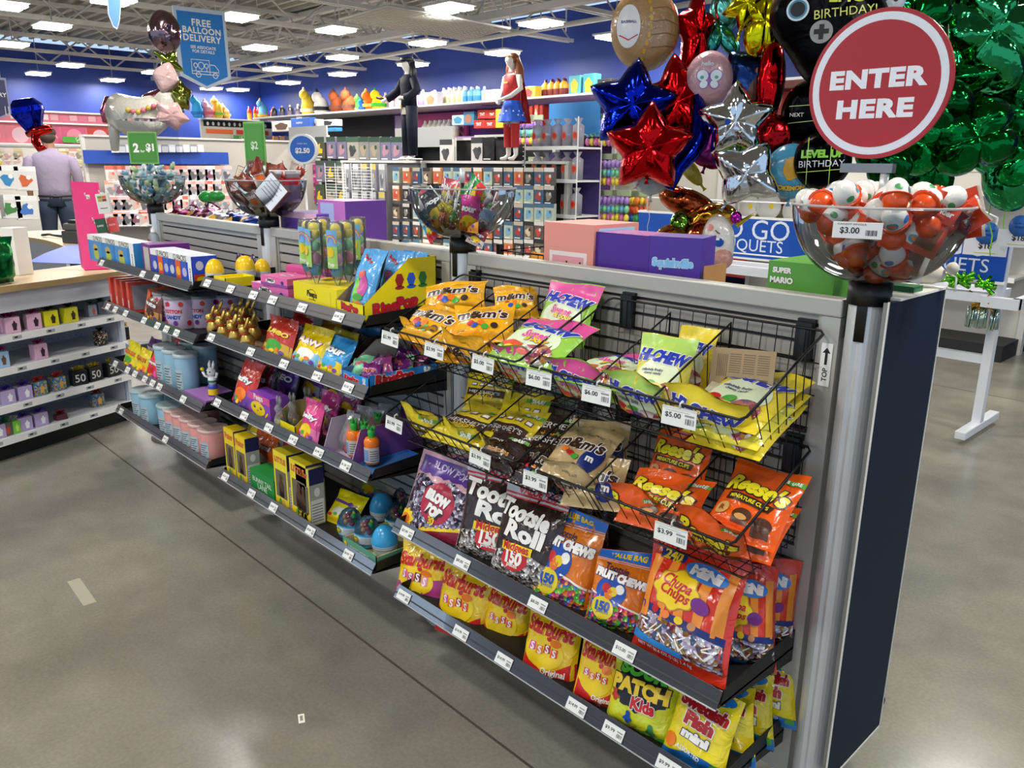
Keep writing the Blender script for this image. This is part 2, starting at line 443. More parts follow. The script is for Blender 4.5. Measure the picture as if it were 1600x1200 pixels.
# hanging lattice panel
def lattice():
    mb = MB(); Q = [at(530, 30, Z=3.16), at(605, 9, Z=3.16), at(797, 44, Z=3.16), at(725, 62, Z=3.16)]
    for i in range(25): a, b = Q[0].lerp(Q[3], i/24), Q[1].lerp(Q[2], i/24); mb.tube([a, b], .014, CHORD, 4)
    for i in range(15): a, b = Q[0].lerp(Q[1], i/14), Q[3].lerp(Q[2], i/14); mb.tube([a, b], .014, CHORD, 4)
    for q in Q: mb.tube([q, q+V((0, 0, .85))], .006, CHORD, 5)
    return mb
a = at(605, 10, Z=3.15); b = at(722, 62, Z=3.15); c = (a+b)/2
solo(lattice(), 'ceiling_lattice', 'white metal lattice panel hanging level below the roof trusses', 'ceiling panel')
# floor tape and paper scrap
mb = MB(); mb.box(-.115, .115, -.022, .022, 0, .0008, mat('a9a792', .7)); solo(mb, 'floor_tape', 'short pale strip of tape stuck on the floor left of the joint', 'tape', T(-2.367, -.978, .0002, rz=-.04))
mb = MB(); mb.box(-.02, .02, -.009, .009, 0, .001, mat('efe9da', .8)); mb.box(-.012, .01, -.004, .004, .001, .0012, mat('8a857c', .8)); q = at(471, 1123, Z=0); solo(mb, 'paper_scrap', 'tiny cream paper scrap lying on the concrete floor', 'paper', T(q.x, q.y, .0003, rz=-.45))
# ================================================================== slatwall run: posts, panels, shelves, baskets, bowls
PW = 1.3; ZR = 1.285
SLAT = mat('a9a6a0', .5, .15); SLATD = mat('3b3a3a', .7); RAIL = mat('bcbab4', .42, .35)
def panel_kind():
    t = thing('slatwall_panel', '', 'slatwall panel')
    x0, x1 = -PW+.045, -.045
    mb = MB()
    mb.box(x0, x1, -.02, .02, 1.25, 1.29, RAIL, b=.004); mb.box(x0, x1, -.02, .02, .1, .14, RAIL)
    mb.box(x0, x0+.04, -.02, .02, .14, 1.25, RAIL); mb.box(x1-.04, x1, -.02, .02, .14, 1.25, RAIL)
    mb.box(x0+.038, x0+.05, -.012, .012, .14, 1.25, RAIL); mb.box(x1-.05, x1-.038, -.012, .012, .14, 1.25, RAIL)
    mb.build('frame', t)
    mb = MB(); mb.box(x0+.04, x1-.04, .004, .014, .14, 1.25, SLATD); z = .15
    while z < 1.24:
        mb.box(x0+.045, x1-.045, -.008, .005, z, min(1.249, z+.031), SLAT); z += .04
    mb.build('slats', t)
    return t
KP = Kind(panel_kind)
for i, lb in enumerate(['grey slatwall panel holding the wire candy baskets', 'grey slatwall panel behind the middle candy shelves', 'grey slatwall panel behind the far shelves with twelve pack boxes']):
    KP.put(T(-PW*i), lb)
def post_kind():
    t = thing('fixture_post', '', 'post')
    mb = MB(); pr = []
    n = 32
    for j in range(n):
        a = 2*pi*j/n; r = .038
        if any(abs(((a-c+pi) % (2*pi))-pi) < .13 for c in (0, pi/2, pi, 3*pi/2)): r = .033
        pr.append((r*cos(a), r*sin(a)))
    for z0, z1 in ((.02, ZR-.0),):
        vs = [(x, y, z) for z in (z0, z1) for x, y in pr]
        mb.add(vs, [(i, (i+1) % n, (i+1) % n+n, i+n) for i in range(n)], ALU, False)
    mb.build('column', t)
    mb = MB(); mb.lathe([(.0, ZR+.045), (.043, ZR+.045), (.043, ZR), (.03, ZR)], BLACK, 28)
    for a in range(4):
        c = a*pi/2-pi/2+.12
        mb.lathe([(.0405, ZR+.002), (.0405, ZR-.075), (.037, ZR-.075)], BLACK, 4, a0=c-.26, a1=c+.26)
    mb.build('cap', t)
    mb = MB(); mb.lathe([(0, .022), (.13, .02), (.15, .012), (.155, 0)], ALUD, 32); mb.build('foot_disc', t)
    return t
KPo = Kind(post_kind)
for i, lb in enumerate(['silver round fixture post under the bowl of chocolate eggs', 'silver round fixture post under the bowl of lollipops', 'silver round fixture post under the bowl of foil candy packs', 'silver round fixture post under the bowl of little bottles']):
    KPo.put(T(-PW*i), lb)
# navy end panel running back from the near post
t = thing('navy_partition', 'tall navy blue end partition with white edging beside the near post', 'panel')
NAVY = mat('182536', .6)
NAVY.node_tree.nodes['Principled BSDF'].inputs['Specular IOR Level'].default_value = .15; EDGE = mat('e9e8e0', .5)
mb = MB(); mb.box(.052, .062, -.052, .252, .16, 1.298, NAVY); mb.box(.0525, .06, -.056, -.052, .16, 1.3, ALUD); mb.build('navy_face', t)
mb = MB(); mb.box(-.02, .052, .0, .255, .16, 1.298, ALUD); mb.box(.0605, .0635, -.056, -.052, .157, 1.302, EDGE); mb.box(.05, .0635, .252, .256, .157, 1.302, EDGE); mb.box(.05, .0635, -.055, .256, .155, .16, EDGE); mb.box(-.02, .0635, -.0, .256, 1.298, 1.303, EDGE); mb.build('white_core', t)
mb = MB(); mb.tube([(.058+.0*i, .256+.018*sin(i*pi/8), .225+.012*cos(i*pi/8)) for i in range(9)], .003, BLACK, 6); mb.build('tie_loop', t)
# arrow sticker on the frame
mb = MB(); A = Art(mb, base=.0004, step=.0002); A.rect(-.0125, .0125, -.0475, .0475, WHITE)
A.poly([(-.003, .0), (.003, .0), (.003, .026), (.009, .026), (0, .038), (-.009, .026), (-.003, .026)], INK)
A.text('TOP', 0, -.022, .03, INK, rot=pi/2, bold=.02)
solo(mb, 'arrow_sticker', 'white sticker with an upward arrow reading TOP on the frame', 'sticker', T(-.066, -.0215, 1.146))

# ---- price labels
_PL = {}
def label_mesh(txt, w=.05, h=.03, hook=False):
    k = (txt, w, hook)
    if k not in _PL:
        mb = MB(); mb.box(-w/2, w/2, 0, .0012, -h/2, h/2, WHITE)
        A = Art(mb, base=.0003, step=.00015)
        if hook:
            A.rect(-w/2, w/2, h*.36, h*.5, mat('dcdcd6', .5), 0)
            A.line([(-w*.4, h*.28), (w*.3, h*.28)], .0008, mat('8b8b8b', .6))
        A.text(txt, -w*.17, h*.04, w*.46, INK, bold=.015, hz=h*.3)
        for i, ww in enumerate([2, 1, 3, 1, 2, 1, 1, 2]): A.rect(w*.2+i*w*.032, w*.2+i*w*.032+ww*w*.008, -h*.3, 0, INK, 1)
        A.rect(w*.17, w*.44, h*.1, h*.2, mat('9a9a9a', .6), 1)
        if hook:
            mb.tube([(0, .001, h/2-.002), (0, .002, h/2+.008), (0, .008, h/2+.012), (0, .012, h/2+.006)], .003, mat('d5d5d5', .4), 6)
        _PL[k] = mb.mesh('price_label')
    return _PL[k]
def label(parent, txt, M, w=.05, h=.03, hook=False):
    o = bpy.data.objects.new('price_label', label_mesh(txt, w, h, hook)); COL.objects.link(o); o.parent = parent; o.matrix_basis = M
    return o
LIPM = mat('83858c', .16, 0, 'clear', haze=.55, hc='56575e'); TRAY = mat('1e1e20', .45, .3); EDGEC = mat('c9cacc', .25)
def shelf(x0, x1, z, tags, label_, clear=True, w=.056):
    """bracketed shelf: z = bottom of the leaning price lip; tags = (x, text)"""
    t = thing('display_shelf', label_, 'shelf', T((x0+x1)/2, 0, z))
    a, b = x0-(x0+x1)/2, x1-(x0+x1)/2
    mb = MB(); mb.box(a, b, -.335, -.012, 0, .006, TRAY)
    for x in (a, b-.003):
        mb.add([(x, -.338, 0), (x, -.012, -.035), (x, -.012, .05), (x, -.322, .036), (x+.003, -.338, 0), (x+.003, -.012, -.035), (x+.003, -.012, .05), (x+.003, -.322, .036)],
               [(0, 1, 2, 3), (7, 6, 5, 4), (0, 4, 5, 1), (3, 2, 6, 7), (0, 3, 7, 4), (1, 5, 6, 2)], TRAY)
    mb.box(a, b, -.345, -.335, 0, .006, TRAY)
    mb.build('tray', t)
    mb = MB(); q = [(-.3545, 0), (-.3325, .0365), (-.3315, .0365), (-.3535, 0)]
    lm = LIPM if clear else mat('4b4b4e', .4)
    mb.add([(x, y, zz) for x in (a, b) for y, zz in q], [(0, 1, 5, 4), (2, 3, 7, 6), (1, 2, 6, 5), (3, 0, 4, 7), (0, 3, 2, 1), (4, 5, 6, 7)], lm)
    mb.box(a, b, -.356, -.3525, -.0015, .001, EDGEC if clear else lm)
    mb.add([(x, y-.0003, zz) for x in (a, b) for y, zz in ((-.348, .013), (-.346, .0165))], [(0, 2, 3, 1)], mat('3a3b3f', .4))
    ch = mb.build('price_channel', t)
    an = math.atan2(.022, .0365)
    for x, s in tags:
        label(ch, s, T(x-(x0+x1)/2, -.3465-.0018, .017, rx=-an), w, .03)
    return t
def tags_px(pts, z, h=.017):
    r = []
    for px, py, s in pts: r.append((at(px, py, Y=-.345).x, s))
    return r
R0, R1 = -1.235, -.065
shelf(R0, R1, .449, tags_px([(637, 837, '$9.99'), (723, 888, '$8.00'), (841, 951, '$8.00'), (976, 1024, '$15.00')], .45), 'dark shelf with grey price strip holding large lollipop bags', w=.062)
shelf(R0, R1, .219, tags_px([(632, 938, '$14.99'), (721, 998, '$14.99'), (788, 1043, '$14.99'), (901, 1114, '$14.99'), (959, 1150, '$9.99'), (1045, 1195, '$9.99')], .22), 'dark bottom shelf with grey price strip holding yellow and green candy bags', w=.062)
M0, M1 = -2.535, -1.365
shelf(M0, M1, 1.072, tags_px([(325, 444, '$5.99'), (361, 452, '$5.99'), (397, 463, '$1.99'), (427, 470, '$1.99'), (473, 483, '$2.00'), (530, 497, '$2.00')], 1.07), 'dark top shelf in the middle section holding yellow candy boxes', False)
shelf(M0, M1, .849, tags_px([(331, 526, '$3.99'), (393, 556, '$5.99'), (445, 575, '$3.99'), (497, 593, '$3.99'), (545, 610, '$2.50')], .85), 'clear fronted shelf in the middle section holding gold rabbits')
shelf(M0, M1, .571, tags_px([(341, 633, '$3.99'), (383, 654, '$3.99'), (421, 671, '$1.99'), (459, 691, '$1.00'), (499, 711, '$2.99'), (541, 730, '$1.50')], .57), 'clear fronted shelf in the middle section holding orange carrot bottles')
shelf(M0, M1, .241, tags_px([(353, 747, '$5.00'), (394, 773, '$4.00'), (428, 793, '$3.00'), (486, 829, '$5.00'), (545, 864, '$4.99')], .24), 'clear fronted lowest shelf in the middle section holding clear topped eggs')
L0, L1 = -3.835, -2.665
shelf(L0, L1, 1.036, tags_px([(160, 412, '$5.99'), (224, 430, '$5.99'), (245, 435, '$5.99')], 1.04), 'clear fronted top shelf at the far end holding twelve pack boxes')
shelf(L0, L1, .81, tags_px([(169, 475, '$2.99'), (181, 482, '$2.99'), (197, 488, '$2.99'), (226, 501, '$2.99'), (247, 509, '$3.50'), (261, 515, '$3.50'), (277, 522, '$3.50')], .81), 'clear fronted shelf at the far end holding spotted candy tubs')
shelf(L0, L1, .504, tags_px([(181, 567, '$5.00'), (200, 577, '$5.00'), (212, 585, '$5.00'), (227, 591, '$2.00'), (239, 597, '$2.00'), (250, 604, '$2.00'), (287, 622, '$2.00')], .5), 'clear fronted shelf at the far end holding tall blue tubs')
shelf(L0, L1, .239, tags_px([(190, 641, '$3.00'), (259, 684, '$3.00')], .24), 'clear fronted lowest shelf at the far end holding blue and pink buckets')

# ---- wire baskets
def basket(x0, x1, zb, label_, divs, tags, cat='wire basket'):
    """zb = height of the back rim"""
    xc = (x0+x1)/2; t = thing('wire_basket', label_, cat, T(xc, 0, zb)); a, b = x0-xc, x1-xc; R = .0032; r = .0014
    by, fy = -.03, -.337; bz, fz = 0, -.133; cy, cz = -.045, -.215; dy, dz = -.262, -.238   # section: back rim, front rim, back bottom, front bottom
    mb = MB()
    mb.tube([(a, fy+.01, fz), (a+.01, fy, fz), (b-.01, fy, fz), (b, fy+.01, fz+.005), (b, by-.01, bz-.005), (b-.01, by, bz), (a+.01, by, bz), (a, by-.01, bz-.005)], R, STEEL, 6, closed=True)
    mb.tube([(a+.01, cy, cz), (b-.01, cy, cz), (b-.01, dy, dz), (a+.01, dy, dz)], .0024, STEEL, 6, closed=True)
    rim = mb.build('rim', t)
    mb = MB(); n = max(4, int((x1-x0)/.036))
    for i in range(1, n):
        x = a+(b-a)*i/n
        mb.tube([(x, by, bz), (x, cy, cz), (x, dy, dz), (x, fy, fz)], r, STEEL, 4, caps=False)
    for k in (.33, .66): mb.tube([(a+.004, by+(cy-by)*k, bz+(cz-bz)*k), (b-.004, by+(cy-by)*k, bz+(cz-bz)*k)], r*1.2, STEEL, 4)
    for i in range(1, 8):
        k = i/8; y = cy+(dy-cy)*k; z = cz+(dz-cz)*k
        mb.tube([(a, y, z), (b, y, z)], r, STEEL, 4)
    for s in (a, b):
        for i in range(1, 8):
            k = i/8; yt = by+(fy-by)*k; zt = bz+(fz-bz)*k; yb = cy+(dy-cy)*k; zz = cz+(dz-cz)*k
            mb.tube([(s, yt, zt), (s, yb, zz)], r, STEEL, 4, caps=False)
    mb.build('mesh_wires', t)
    for x in (a+.05, b-.05):
        mb = MB(); mb.box(x-.018, x+.018, -.03, -.009, -.075, .012, BLACK); mb.box(x-.02, x+.02, -.02, -.006, .004, .018, BLACK); mb.box(x-.006, x+.006, -.032, -.03, -.07, .0, mat('26262a', .3)); mb.build('hook_bracket', t)
    for d in divs:
        x = d-xc; mb = MB()
        mb.tube([(x, cy, cz), (x, by-.012, bz-.012), (x, fy+.012, fz-.002), (x, dy+.01, dz)], .0026, STEEL, 6)
        for i in range(1, 6):
            k = i/6; yt = by+(fy-by)*k; zt = bz+(fz-bz)*k; yb = cy+(dy-cy)*k; zz = cz+(dz-cz)*k
            mb.tube([(x, yt, zt-.01), (x, yb, zz)], r, STEEL, 4, caps=False)
        mb.build('divider', t)
    for x, s, z in tags:
        label(rim, s, T(x-xc, fy-.006, fz-.026, rx=-.12, ry=.03*(-1 if x > -.7 else 1)), .084, .04, True)
    return t
B1, B2 = 1.22, .957
basket(-1.27, -.695, B1, 'black wire basket of yellow candy bags on the upper left', [-1.06, -.86], [(-1.228, '$3.99', 0), (-1.02, '$3.99', 0), (-.818, '$5.00', 0)])
basket(-.66, -.07, B1, 'black wire basket on the upper right beside the near post', [-.46, -.29], [(-.616, '$6.00', 0), (-.435, '$6.00', 0), (-.213, '$5.00', 0)])
basket(-1.27, -.695, B2, 'lower black wire basket of brown and yellow chocolate bags', [-1.06, -.9], [(-1.222, '$3.99', 0), (-.83, '$3.99', 0)])
basket(-.66, -.07, B2, 'lower black wire basket of orange chocolate cup bags', [-.47, -.25], [(-.622, '$3.99', 0), (-.214, '$3.99', 0)])

# ---- clear bowls on the posts
def bowl_kind():
    t = thing('acrylic_bowl', '', 'bowl')
    mb = MB(); R = .168; H = .155; pr = [(.03, .0)]
    for i in range(1, 15):
        k = i/14; a = k*pi/2; pr.append((max(.03, R*sin(a)**.72), H*(1-cos(a)**1.15)*.97))
    pr.append((R+.001, H)); mb.lathe(pr, CLEAR, 48); mb.build('bowl_wall', t)
    mb = MB(); mb.tube([((R+.001)*cos(2*pi*i/48), (R+.001)*sin(2*pi*i/48), H) for i in range(48)], .0026, mat('e8eef2', .08, 0, 'clear', haze=.35), 6, closed=True); mb.build('rim', t)
    mb = MB()
    for rz in (0, pi/2):
        m = Matrix.Rotation(rz+.25, 4, 'Z'); vs = [(0, 0, .0)]+[]; pts = [(r, z) for r, z in pr]
        vs = [(r*.98, 0, z) for r, z in pts]+[(-r*.98, 0, z) for r, z in reversed(pts)]
        mb.add(vs, [list(range(len(vs)))], CLEAR, False, m)
    mb.build('divider', t)
    mb = MB(); mb.tube([(0, 0, .0), (0, 0, .17)], .007, BLACK, 10); mb.tube([(0, 0, .17), (0, 0, .215)], .0085, ALU, 10); mb.build('centre_rod', t)
    return t
KB = Kind(bowl_kind); BZ = ZR+.045
BOWLX = [0, -1.3, -2.6, -3.9]
for x, lb in zip(BOWLX, ['clear acrylic bowl of orange and white chocolate eggs on the near post', 'clear acrylic bowl of lollipops and small bags on a post', 'clear acrylic bowl of foil candy packs on the third post', 'clear acrylic bowl of little pastel bottles on the farthest post']):
    KB.put(T(x, 0, BZ), lb)
# ================================================================== near section: candy bags
def W3(p, Y=None): return at(p[0], p[1], Y=p[2] if Y is None else Y)
BROWN = mat('3a2018', .4); WT = mat('f6f4ee', .35); RED = mat('c8202a', .35); BLU = mat('1c4fb0', .35); YEL = mat('f5d21c', .35)
GRN = mat('4aa63a', .35); ORG = mat('f07a1e', .35); PNK = mat('e0559a', .35); PUR = mat('6a3a98', .35); DKB = mat('1a2c74', .35); BLK = mat('16161a', .4); GREY = mat('8f9094', .4)
CANDY_G = mat('808080', .25, 0, 'mix', cols='e8e6e4 6a5a54 c9c5c1 8d8784 4a3a36 f6f6f4 a89c96', s=105)
CANDY_C = mat('808080', .25, 0, 'mix', cols='5cb83c e86a2c d84a86 3c78c8 7ac84a e8a03c 8a3a68', s=90, mt=.1)
CANDY_L = mat('808080', .2, 0, 'mix', cols='d8d4e0 6a5a78 b08a4a e8e8ee 8a3a4a c8b8d8 5a6a8a 9a6a3a', s=95)
CANDY_B = mat('808080', .2, 0, 'mix', cols='b8b4c8 4a4058 8a8aa0 e8e6f0 5a3050 9890b0 303040', s=95)
STICK = mat('f4f4f2', .4)
def smalltxt(a, x, z, w, m=INK, n=2, s='NET WT'):
    a.text(s, x, z, w, m, 5, bold=.0, hz=w*.18)
    for i in range(1, n): a.rect(x-w*.5, x+w*.4, z-w*.22*i-w*.05, z-w*.22*i, m, 5)
def dots(a, pts, r, mats, lay=4):
    for i, (x, z) in enumerate(pts): a.ell(x, z, r, r*.9, mats[i % len(mats)], lay, 12)
def d_mm(a, w, h, tan=False):
    if tan:
        a.ell(w*.28, h*.36, w*.17, h*.26, DKB, 1, rot=-.35); a.text('m', w*.27, h*.34, w*.13, WT, 3, bold=.05)
    a.text("m&m's", -w*.02, h*.6, w*.88, BROWN, 2, bold=.035, shear=.12, rot=-.04, hz=h*.23, out=WT, ob=.045)
    dots(a, [(-w*.2, h*.38), (-w*.02, h*.36), (w*.05, h*.26), (-w*.12, h*.29), (w*.2, h*.3)] if not tan else [(-w*.1, h*.37), (-w*.22, h*.42), (0, h*.33)], w*.062, [RED, ORG, GRN, BLU, BROWN])
    smalltxt(a, -w*.34, h*.22, w*.16); a.text('SHARING SIZE', w*.1, h*.83, w*.3, BROWN, 3, hz=h*.03)
def d_hichew(a, w, h, kind='ss'):
    top = {'ss': PNK, 'fr': mat('b8dc6a', .35), 'tr': mat('f4dc3c', .35)}[kind]
    mid = mat('dfeccb', .35)
    a.band(-w*.5, w*.5, lambda x: h*.72+.04*h*sin(x/w*7), lambda x: h*.985, top, 0)
    a.ell(-w*.02, h*.42, w*.4, h*.25, mid, 0)
    a.text('HI-CHEW', 0, h*.69, w*.94, mat('2a3cae', .3), 2, bold=.07, shear=.2, rot=-.1, hz=h*.18, out=WT, ob=.05)
    if kind == 'ss':
        a.text('Sweet', -w*.03, h*.5, w*.4, PNK, 3, bold=.04, shear=.15, rot=-.1, out=WT, ob=.03); a.text('& Sour', w*.05, h*.42, w*.38, YEL, 3, bold=.04, shear=.15, rot=-.1, out=mat('5a3a8a', .4), ob=.03)
        a.ell(-w*.22, h*.27, w*.19, h*.065, mat('e2553a', .35), 3, rot=-.1); a.ell(-w*.22, h*.235, w*.2, h*.03, GRN, 2, rot=-.1)
        a.ell(-w*.17, h*.17, w*.09, h*.045, YEL, 4); a.ell(w*.02, h*.16, w*.09, h*.045, mat('e86a5a', .35), 4)
    else:
        a.text('infinitely fruity', -w*.12, h*.5, w*.4, DKB, 3, bold=.02); a.text('chewy candy', -w*.1, h*.455, w*.32, DKB, 3, bold=.02)
        for i, (x, z) in enumerate([(-.3, .3), (-.18, .24), (-.08, .31), (-.26, .18), (-.02, .2)]): a.ell(w*x, h*z, w*.1, h*.06, [RED, mat('d8344a', .35), GRN, ORG, PUR][i], 3)
    a.ell(w*.2, h*.2, w*.2, h*.15, mat('808080', .2, 0, 'mix', cols='e8d8d8 c86a7a 7a5a8a f0e8e0 d8a05a a04a5a', s=60), 2)
def d_reese(a, w, h):
    a.text("Reese's", 0, h*.63, w*.9, mat('ecdc28', .3), 2, bold=.05, shear=.18, rot=-.12, hz=h*.24, out=mat('30140e', .4), ob=.055)
    a._put([(x*cos(-.12)-z*sin(-.12), h*.43+x*sin(-.12)+z*cos(-.12)) for x, z in ((-w*.36, -h*.05), (w*.3, -h*.05), (w*.33, h*.05), (-w*.36, h*.05))], [[0, 1, 2, 3]], mat('30140e', .4), 1)
    a.text('MINIATURE CUPS', -w*.02, h*.432, w*.58, mat('ecdc28', .3), 3, bold=.03, rot=-.12)
    for x, z, s in ((-.02, .25, 1), (.27, .2, 1.1)):
        a.ell(w*x, h*z, w*.13*s, h*.075*s, mat('4a2616', .35), 2); a.band(w*x-w*.11*s, w*x+w*.11*s, lambda q: h*z-h*.11*s, lambda q: h*z-h*.01, mat('5c3320', .4), 2)
    a.ell(-w*.02, h*.215, w*.08, h*.035, mat('c8924a', .5), 4)
    a.ell(-w*.32, h*.28, w*.09, h*.09, mat('d8a860', .4), 2); a.text('R', -w*.32, h*.28, w*.07, mat('9c4a1c', .4), 4, bold=.03)
    a.rect(w*.22, w*.5, h*.83, h*.89, GRN, 1); a.text('SHARE', w*.36, h*.86, w*.2, WT, 3, bold=.03)
def d_toot(a, w, h):
    a.band(-w*.5, w*.5, lambda x: h*.86, lambda x: h*.995, mat('c9cbd2', .35), 0)
    a.band(-w*.5, w*.5, lambda x: h*.885, lambda x: h*.905, RED, 1); a.band(-w*.5, w*.5, lambda x: h*.85, lambda x: h*.865, RED, 1)
    a.text('VALUE BAG', 0, h*.945, w*.6, RED, 2, bold=.05)
    a.band(-w*.5, w*.5, lambda x: h*.045, lambda x: h*.36+.05*h*cos(x/w*6), CANDY_G, 0)
    a.text('Tootsie', -w*.05, h*.73, w*.86, WT, 2, bold=.05, rot=-.1, hz=h*.17); a.text('Roll', w*.04, h*.55, w*.62, WT, 2, bold=.05, rot=-.1, hz=h*.17)
    a.ell(-w*.02, h*.3, w*.2, h*.115, RED, 2); a.rect(-w*.27, w*.23, h*.36, h*.44, YEL, 3); a.text('Midgees', -w*.02, h*.4, w*.42, RED, 4, bold=.03)
    a.text('150', -w*.02, h*.31, w*.26, WT, 4, bold=.05); a.text('pieces', -w*.02, h*.235, w*.18, WT, 4, bold=.02)
def d_chews(a, w, h):
    a.band(-w*.5, w*.5, lambda x: h*.86, lambda x: h*.995, mat('2a74d8', .35), 0); a.band(-w*.5, w*.5, lambda x: h*.825, lambda x: h*.85, WT, 0); a.band(-w*.5, w*.5, lambda x: h*.832, lambda x: h*.843, RED, 1)
    a.text('VALUE BAG', 0, h*.925, w*.6, YEL, 2, bold=.05)
    a.band(-w*.5, w*.5, lambda x: h*.045, lambda x: h*.38-.16*h*x/w, CANDY_C, 0); a.band(-w*.5, w*.5, lambda x: h*.375-.16*h*x/w, lambda x: h*.395-.16*h*x/w, WT, 1)
    a.text('Tootsie', -w*.1, h*.76, w*.42, mat('3a3050', .4), 2, bold=.02, rot=-.08)
    a.ell(-w*.12, h*.5, w*.26, h*.17, BLU, 1); 
    for i, (x, z) in enumerate([(-.2, .53), (-.08, .5), (.03, .54), (-.14, .46)]): a.ell(w*x, h*z, w*.075, h*.055, [RED, YEL, WT, ORG][i], 3)
    a.text('FRUIT CHEWS', 0, h*.665, w*.9, WT, 4, bold=.08, rot=-.1, hz=h*.1, out=DKB, ob=.05)
    a.ell(-w*.2, h*.3, w*.2, h*.12, mat('e6d020', .35), 2, rot=-.4); a.text('150', -w*.2, h*.32, w*.25, BLU, 4, bold=.06); a.text('pieces', -w*.18, h*.255, w*.2, BLU, 4)
def d_chupa(a, w, h):
    for i in range(5): a.band(-w*.45+i*w*.2, -w*.37+i*w*.2+.02*w, lambda x: h*.35, lambda x: h*.86, mat('f09030', .35), 0)
    a.band(-w*.47, w*.47, lambda x: h*.13-.1*h*x/w, lambda x: h*.36-.12*h*x/w, CANDY_L, 0)
    a.band(-w*.47, w*.47, lambda x: h*.36-.12*h*x/w, lambda x: h*.42-.12*h*x/w, DKB, 1); a.band(-w*.47, w*.1, lambda x: h*.12-.1*h*x/w, lambda x: h*.17-.14*h*x/w, mat('2a8ad8', .35), 1)
    for i, m_ in enumerate([RED, ORG, YEL, mat('c8865a', .4)]): a.ell(w*(-.26+i*.14), h*(.43-.016*i), w*.045, h*.032, m_, 3)
    rnd = random.Random(5)
    for i in range(16):
        x, z, q = rnd.uniform(-.38, .38)*w, 0, rnd.uniform(-1, 1); z = h*rnd.uniform(.2, .3)-.1*h*x/w
        a._put([(x-cos(q)*w*.05-sin(q)*.0016, z-sin(q)*w*.05+cos(q)*.0016), (x+cos(q)*w*.05-sin(q)*.0016, z+sin(q)*w*.05+cos(q)*.0016), (x+cos(q)*w*.05+sin(q)*.0016, z+sin(q)*w*.05-cos(q)*.0016), (x-cos(q)*w*.05+sin(q)*.0016, z-sin(q)*w*.05-cos(q)*.0016)], [[0, 1, 2, 3]], STICK, 2)
    fl = lambda t: 1+.09*cos(8*t)
    a.ell(-w*.08, h*.62, w*.25, h*.16, mat('b8902a', .4), 2, 40, fn=fl); a.ell(-w*.08, h*.62, w*.235, h*.15, YEL, 3, 40, fn=fl)
    a.text('Chupa', -w*.08, h*.665, w*.34, RED, 4, bold=.03, shear=.25, rot=-.2); a.text('Chups', -w*.08, h*.585, w*.34, RED, 4, bold=.03, shear=.25, rot=-.2)
    a.ell(w*.14, h*.8, w*.24, h*.07, mat('3c86d8', .35), 2, rot=-.15); a.text('MiNi', w*.15, h*.8, w*.34, WT, 4, bold=.08, rot=-.12, hz=h*.085)
    a.rect(-w*.38, -w*.12, h*.84, h*.92, DKB, 2); a.text('240', -w*.25, h*.88, w*.2, YEL, 4, bold=.04, rot=-.1)
    a.ell(w*.2, h*.55, w*.1, h*.06, mat('7a2a88', .3), 4, rot=-.3); a.text('NET WT 50.4 OZ (3 LB) 1.4 kg', -w*.1, h*.1, w*.55, WT, 2, bold=.01, rot=-.12)
def d_burst(a, w, h, pink=False):
    lo = mat('b03a80', .35) if pink else mat('d8282a', .35)
    a.band(-w*.5, w*.5, lambda x: h*.0, lambda x: h*(.42+.25*x/w if pink else .3-.1*cos(x/w*5)), lo, 0)
    a.ell(-w*.05, h*.42, w*.36, h*.2, YEL, 1)
    a.text('Starburst', 0, h*.72, w*.9, mat('c41f24', .3), 3, bold=.05, shear=.1, rot=-.05 if not pink else .1, hz=h*.2, out=mat('f8e03a', .4), ob=.03)
    cs = [PNK, ORG, RED, mat('e84a3a', .35)] if not pink else [PNK, mat('d85a8a', .35), mat('8a1f2a', .35), mat('e88aa8', .35)]
    for i in range(4):
        x = w*(-.27+.14*i); z = h*(.47-.03*(i % 2)); s = w*.065
        a._put([(x-s, z-s), (x+s, z-s*.8), (x+s*.9, z+s), (x-s*.9, z+s)], [[0, 1, 2, 3]], cs[i], 3); a.text('S', x, z, w*.07, WT, 4, bold=.03)
    a.ell(w*.15, h*.56, w*.1, h*.05, ORG, 2); a.ell(w*.02, h*.6, w*.05, h*.035, RED, 2)
    if pink: a.text('FAVEREDS', 0, h*.2, w*.5, mat('f6d8e6', .4), 2, bold=.02); a.rect(w*.12, w*.42, h*.06, h*.12, WT, 2)
    else: a.text('Original', w*.16, h*.2, w*.42, WT, 2, bold=.03, shear=.1); smalltxt(a, w*.17, h*.12, w*.25, WT)
def d_sour(a, w, h):
    a.band(-w*.5, w*.5, lambda x: 0, lambda x: h*.1+.02*h*sin(x/w*20), mat('4ab83a', .35), 0)
    a.ell(0, h*.6, w*.42, h*.27, BLK, 1, 40, fn=lambda t: 1+.09*sin(11*t))
    a.text('SOUR', 0, h*.8, w*.72, mat('5ac83c', .3), 3, bold=.07, hz=h*.17, out=BLK, ob=.04); a.text('PATCH', 0, h*.6, w*.86, mat('f4d030', .3), 3, bold=.07, hz=h*.19, out=BLK, ob=.05)
    a.text('Kids', w*.1, h*.42, w*.36, RED, 4, bold=.05, out=WT, ob=.04)
    for x, z, m_ in ((-.36, .42, mat('c83c3a', .4)), (-.1, .22, BLU), (.24, .15, mat('3a8a5a', .4))):
        a.ell(w*x, h*z, w*.045, h*.06, m_, 3); a.ell(w*x, h*z+h*.06, w*.035, h*.035, m_, 3); a.ell(w*x-w*.04, h*z, w*.035, h*.02, m_, 3, rot=.6); a.ell(w*x+w*.04, h*z, w*.035, h*.02, m_, 3, rot=-.6)
    a.text('SOFT & CHEWY CANDY', -w*.1, h*.07, w*.4, INK, 3)
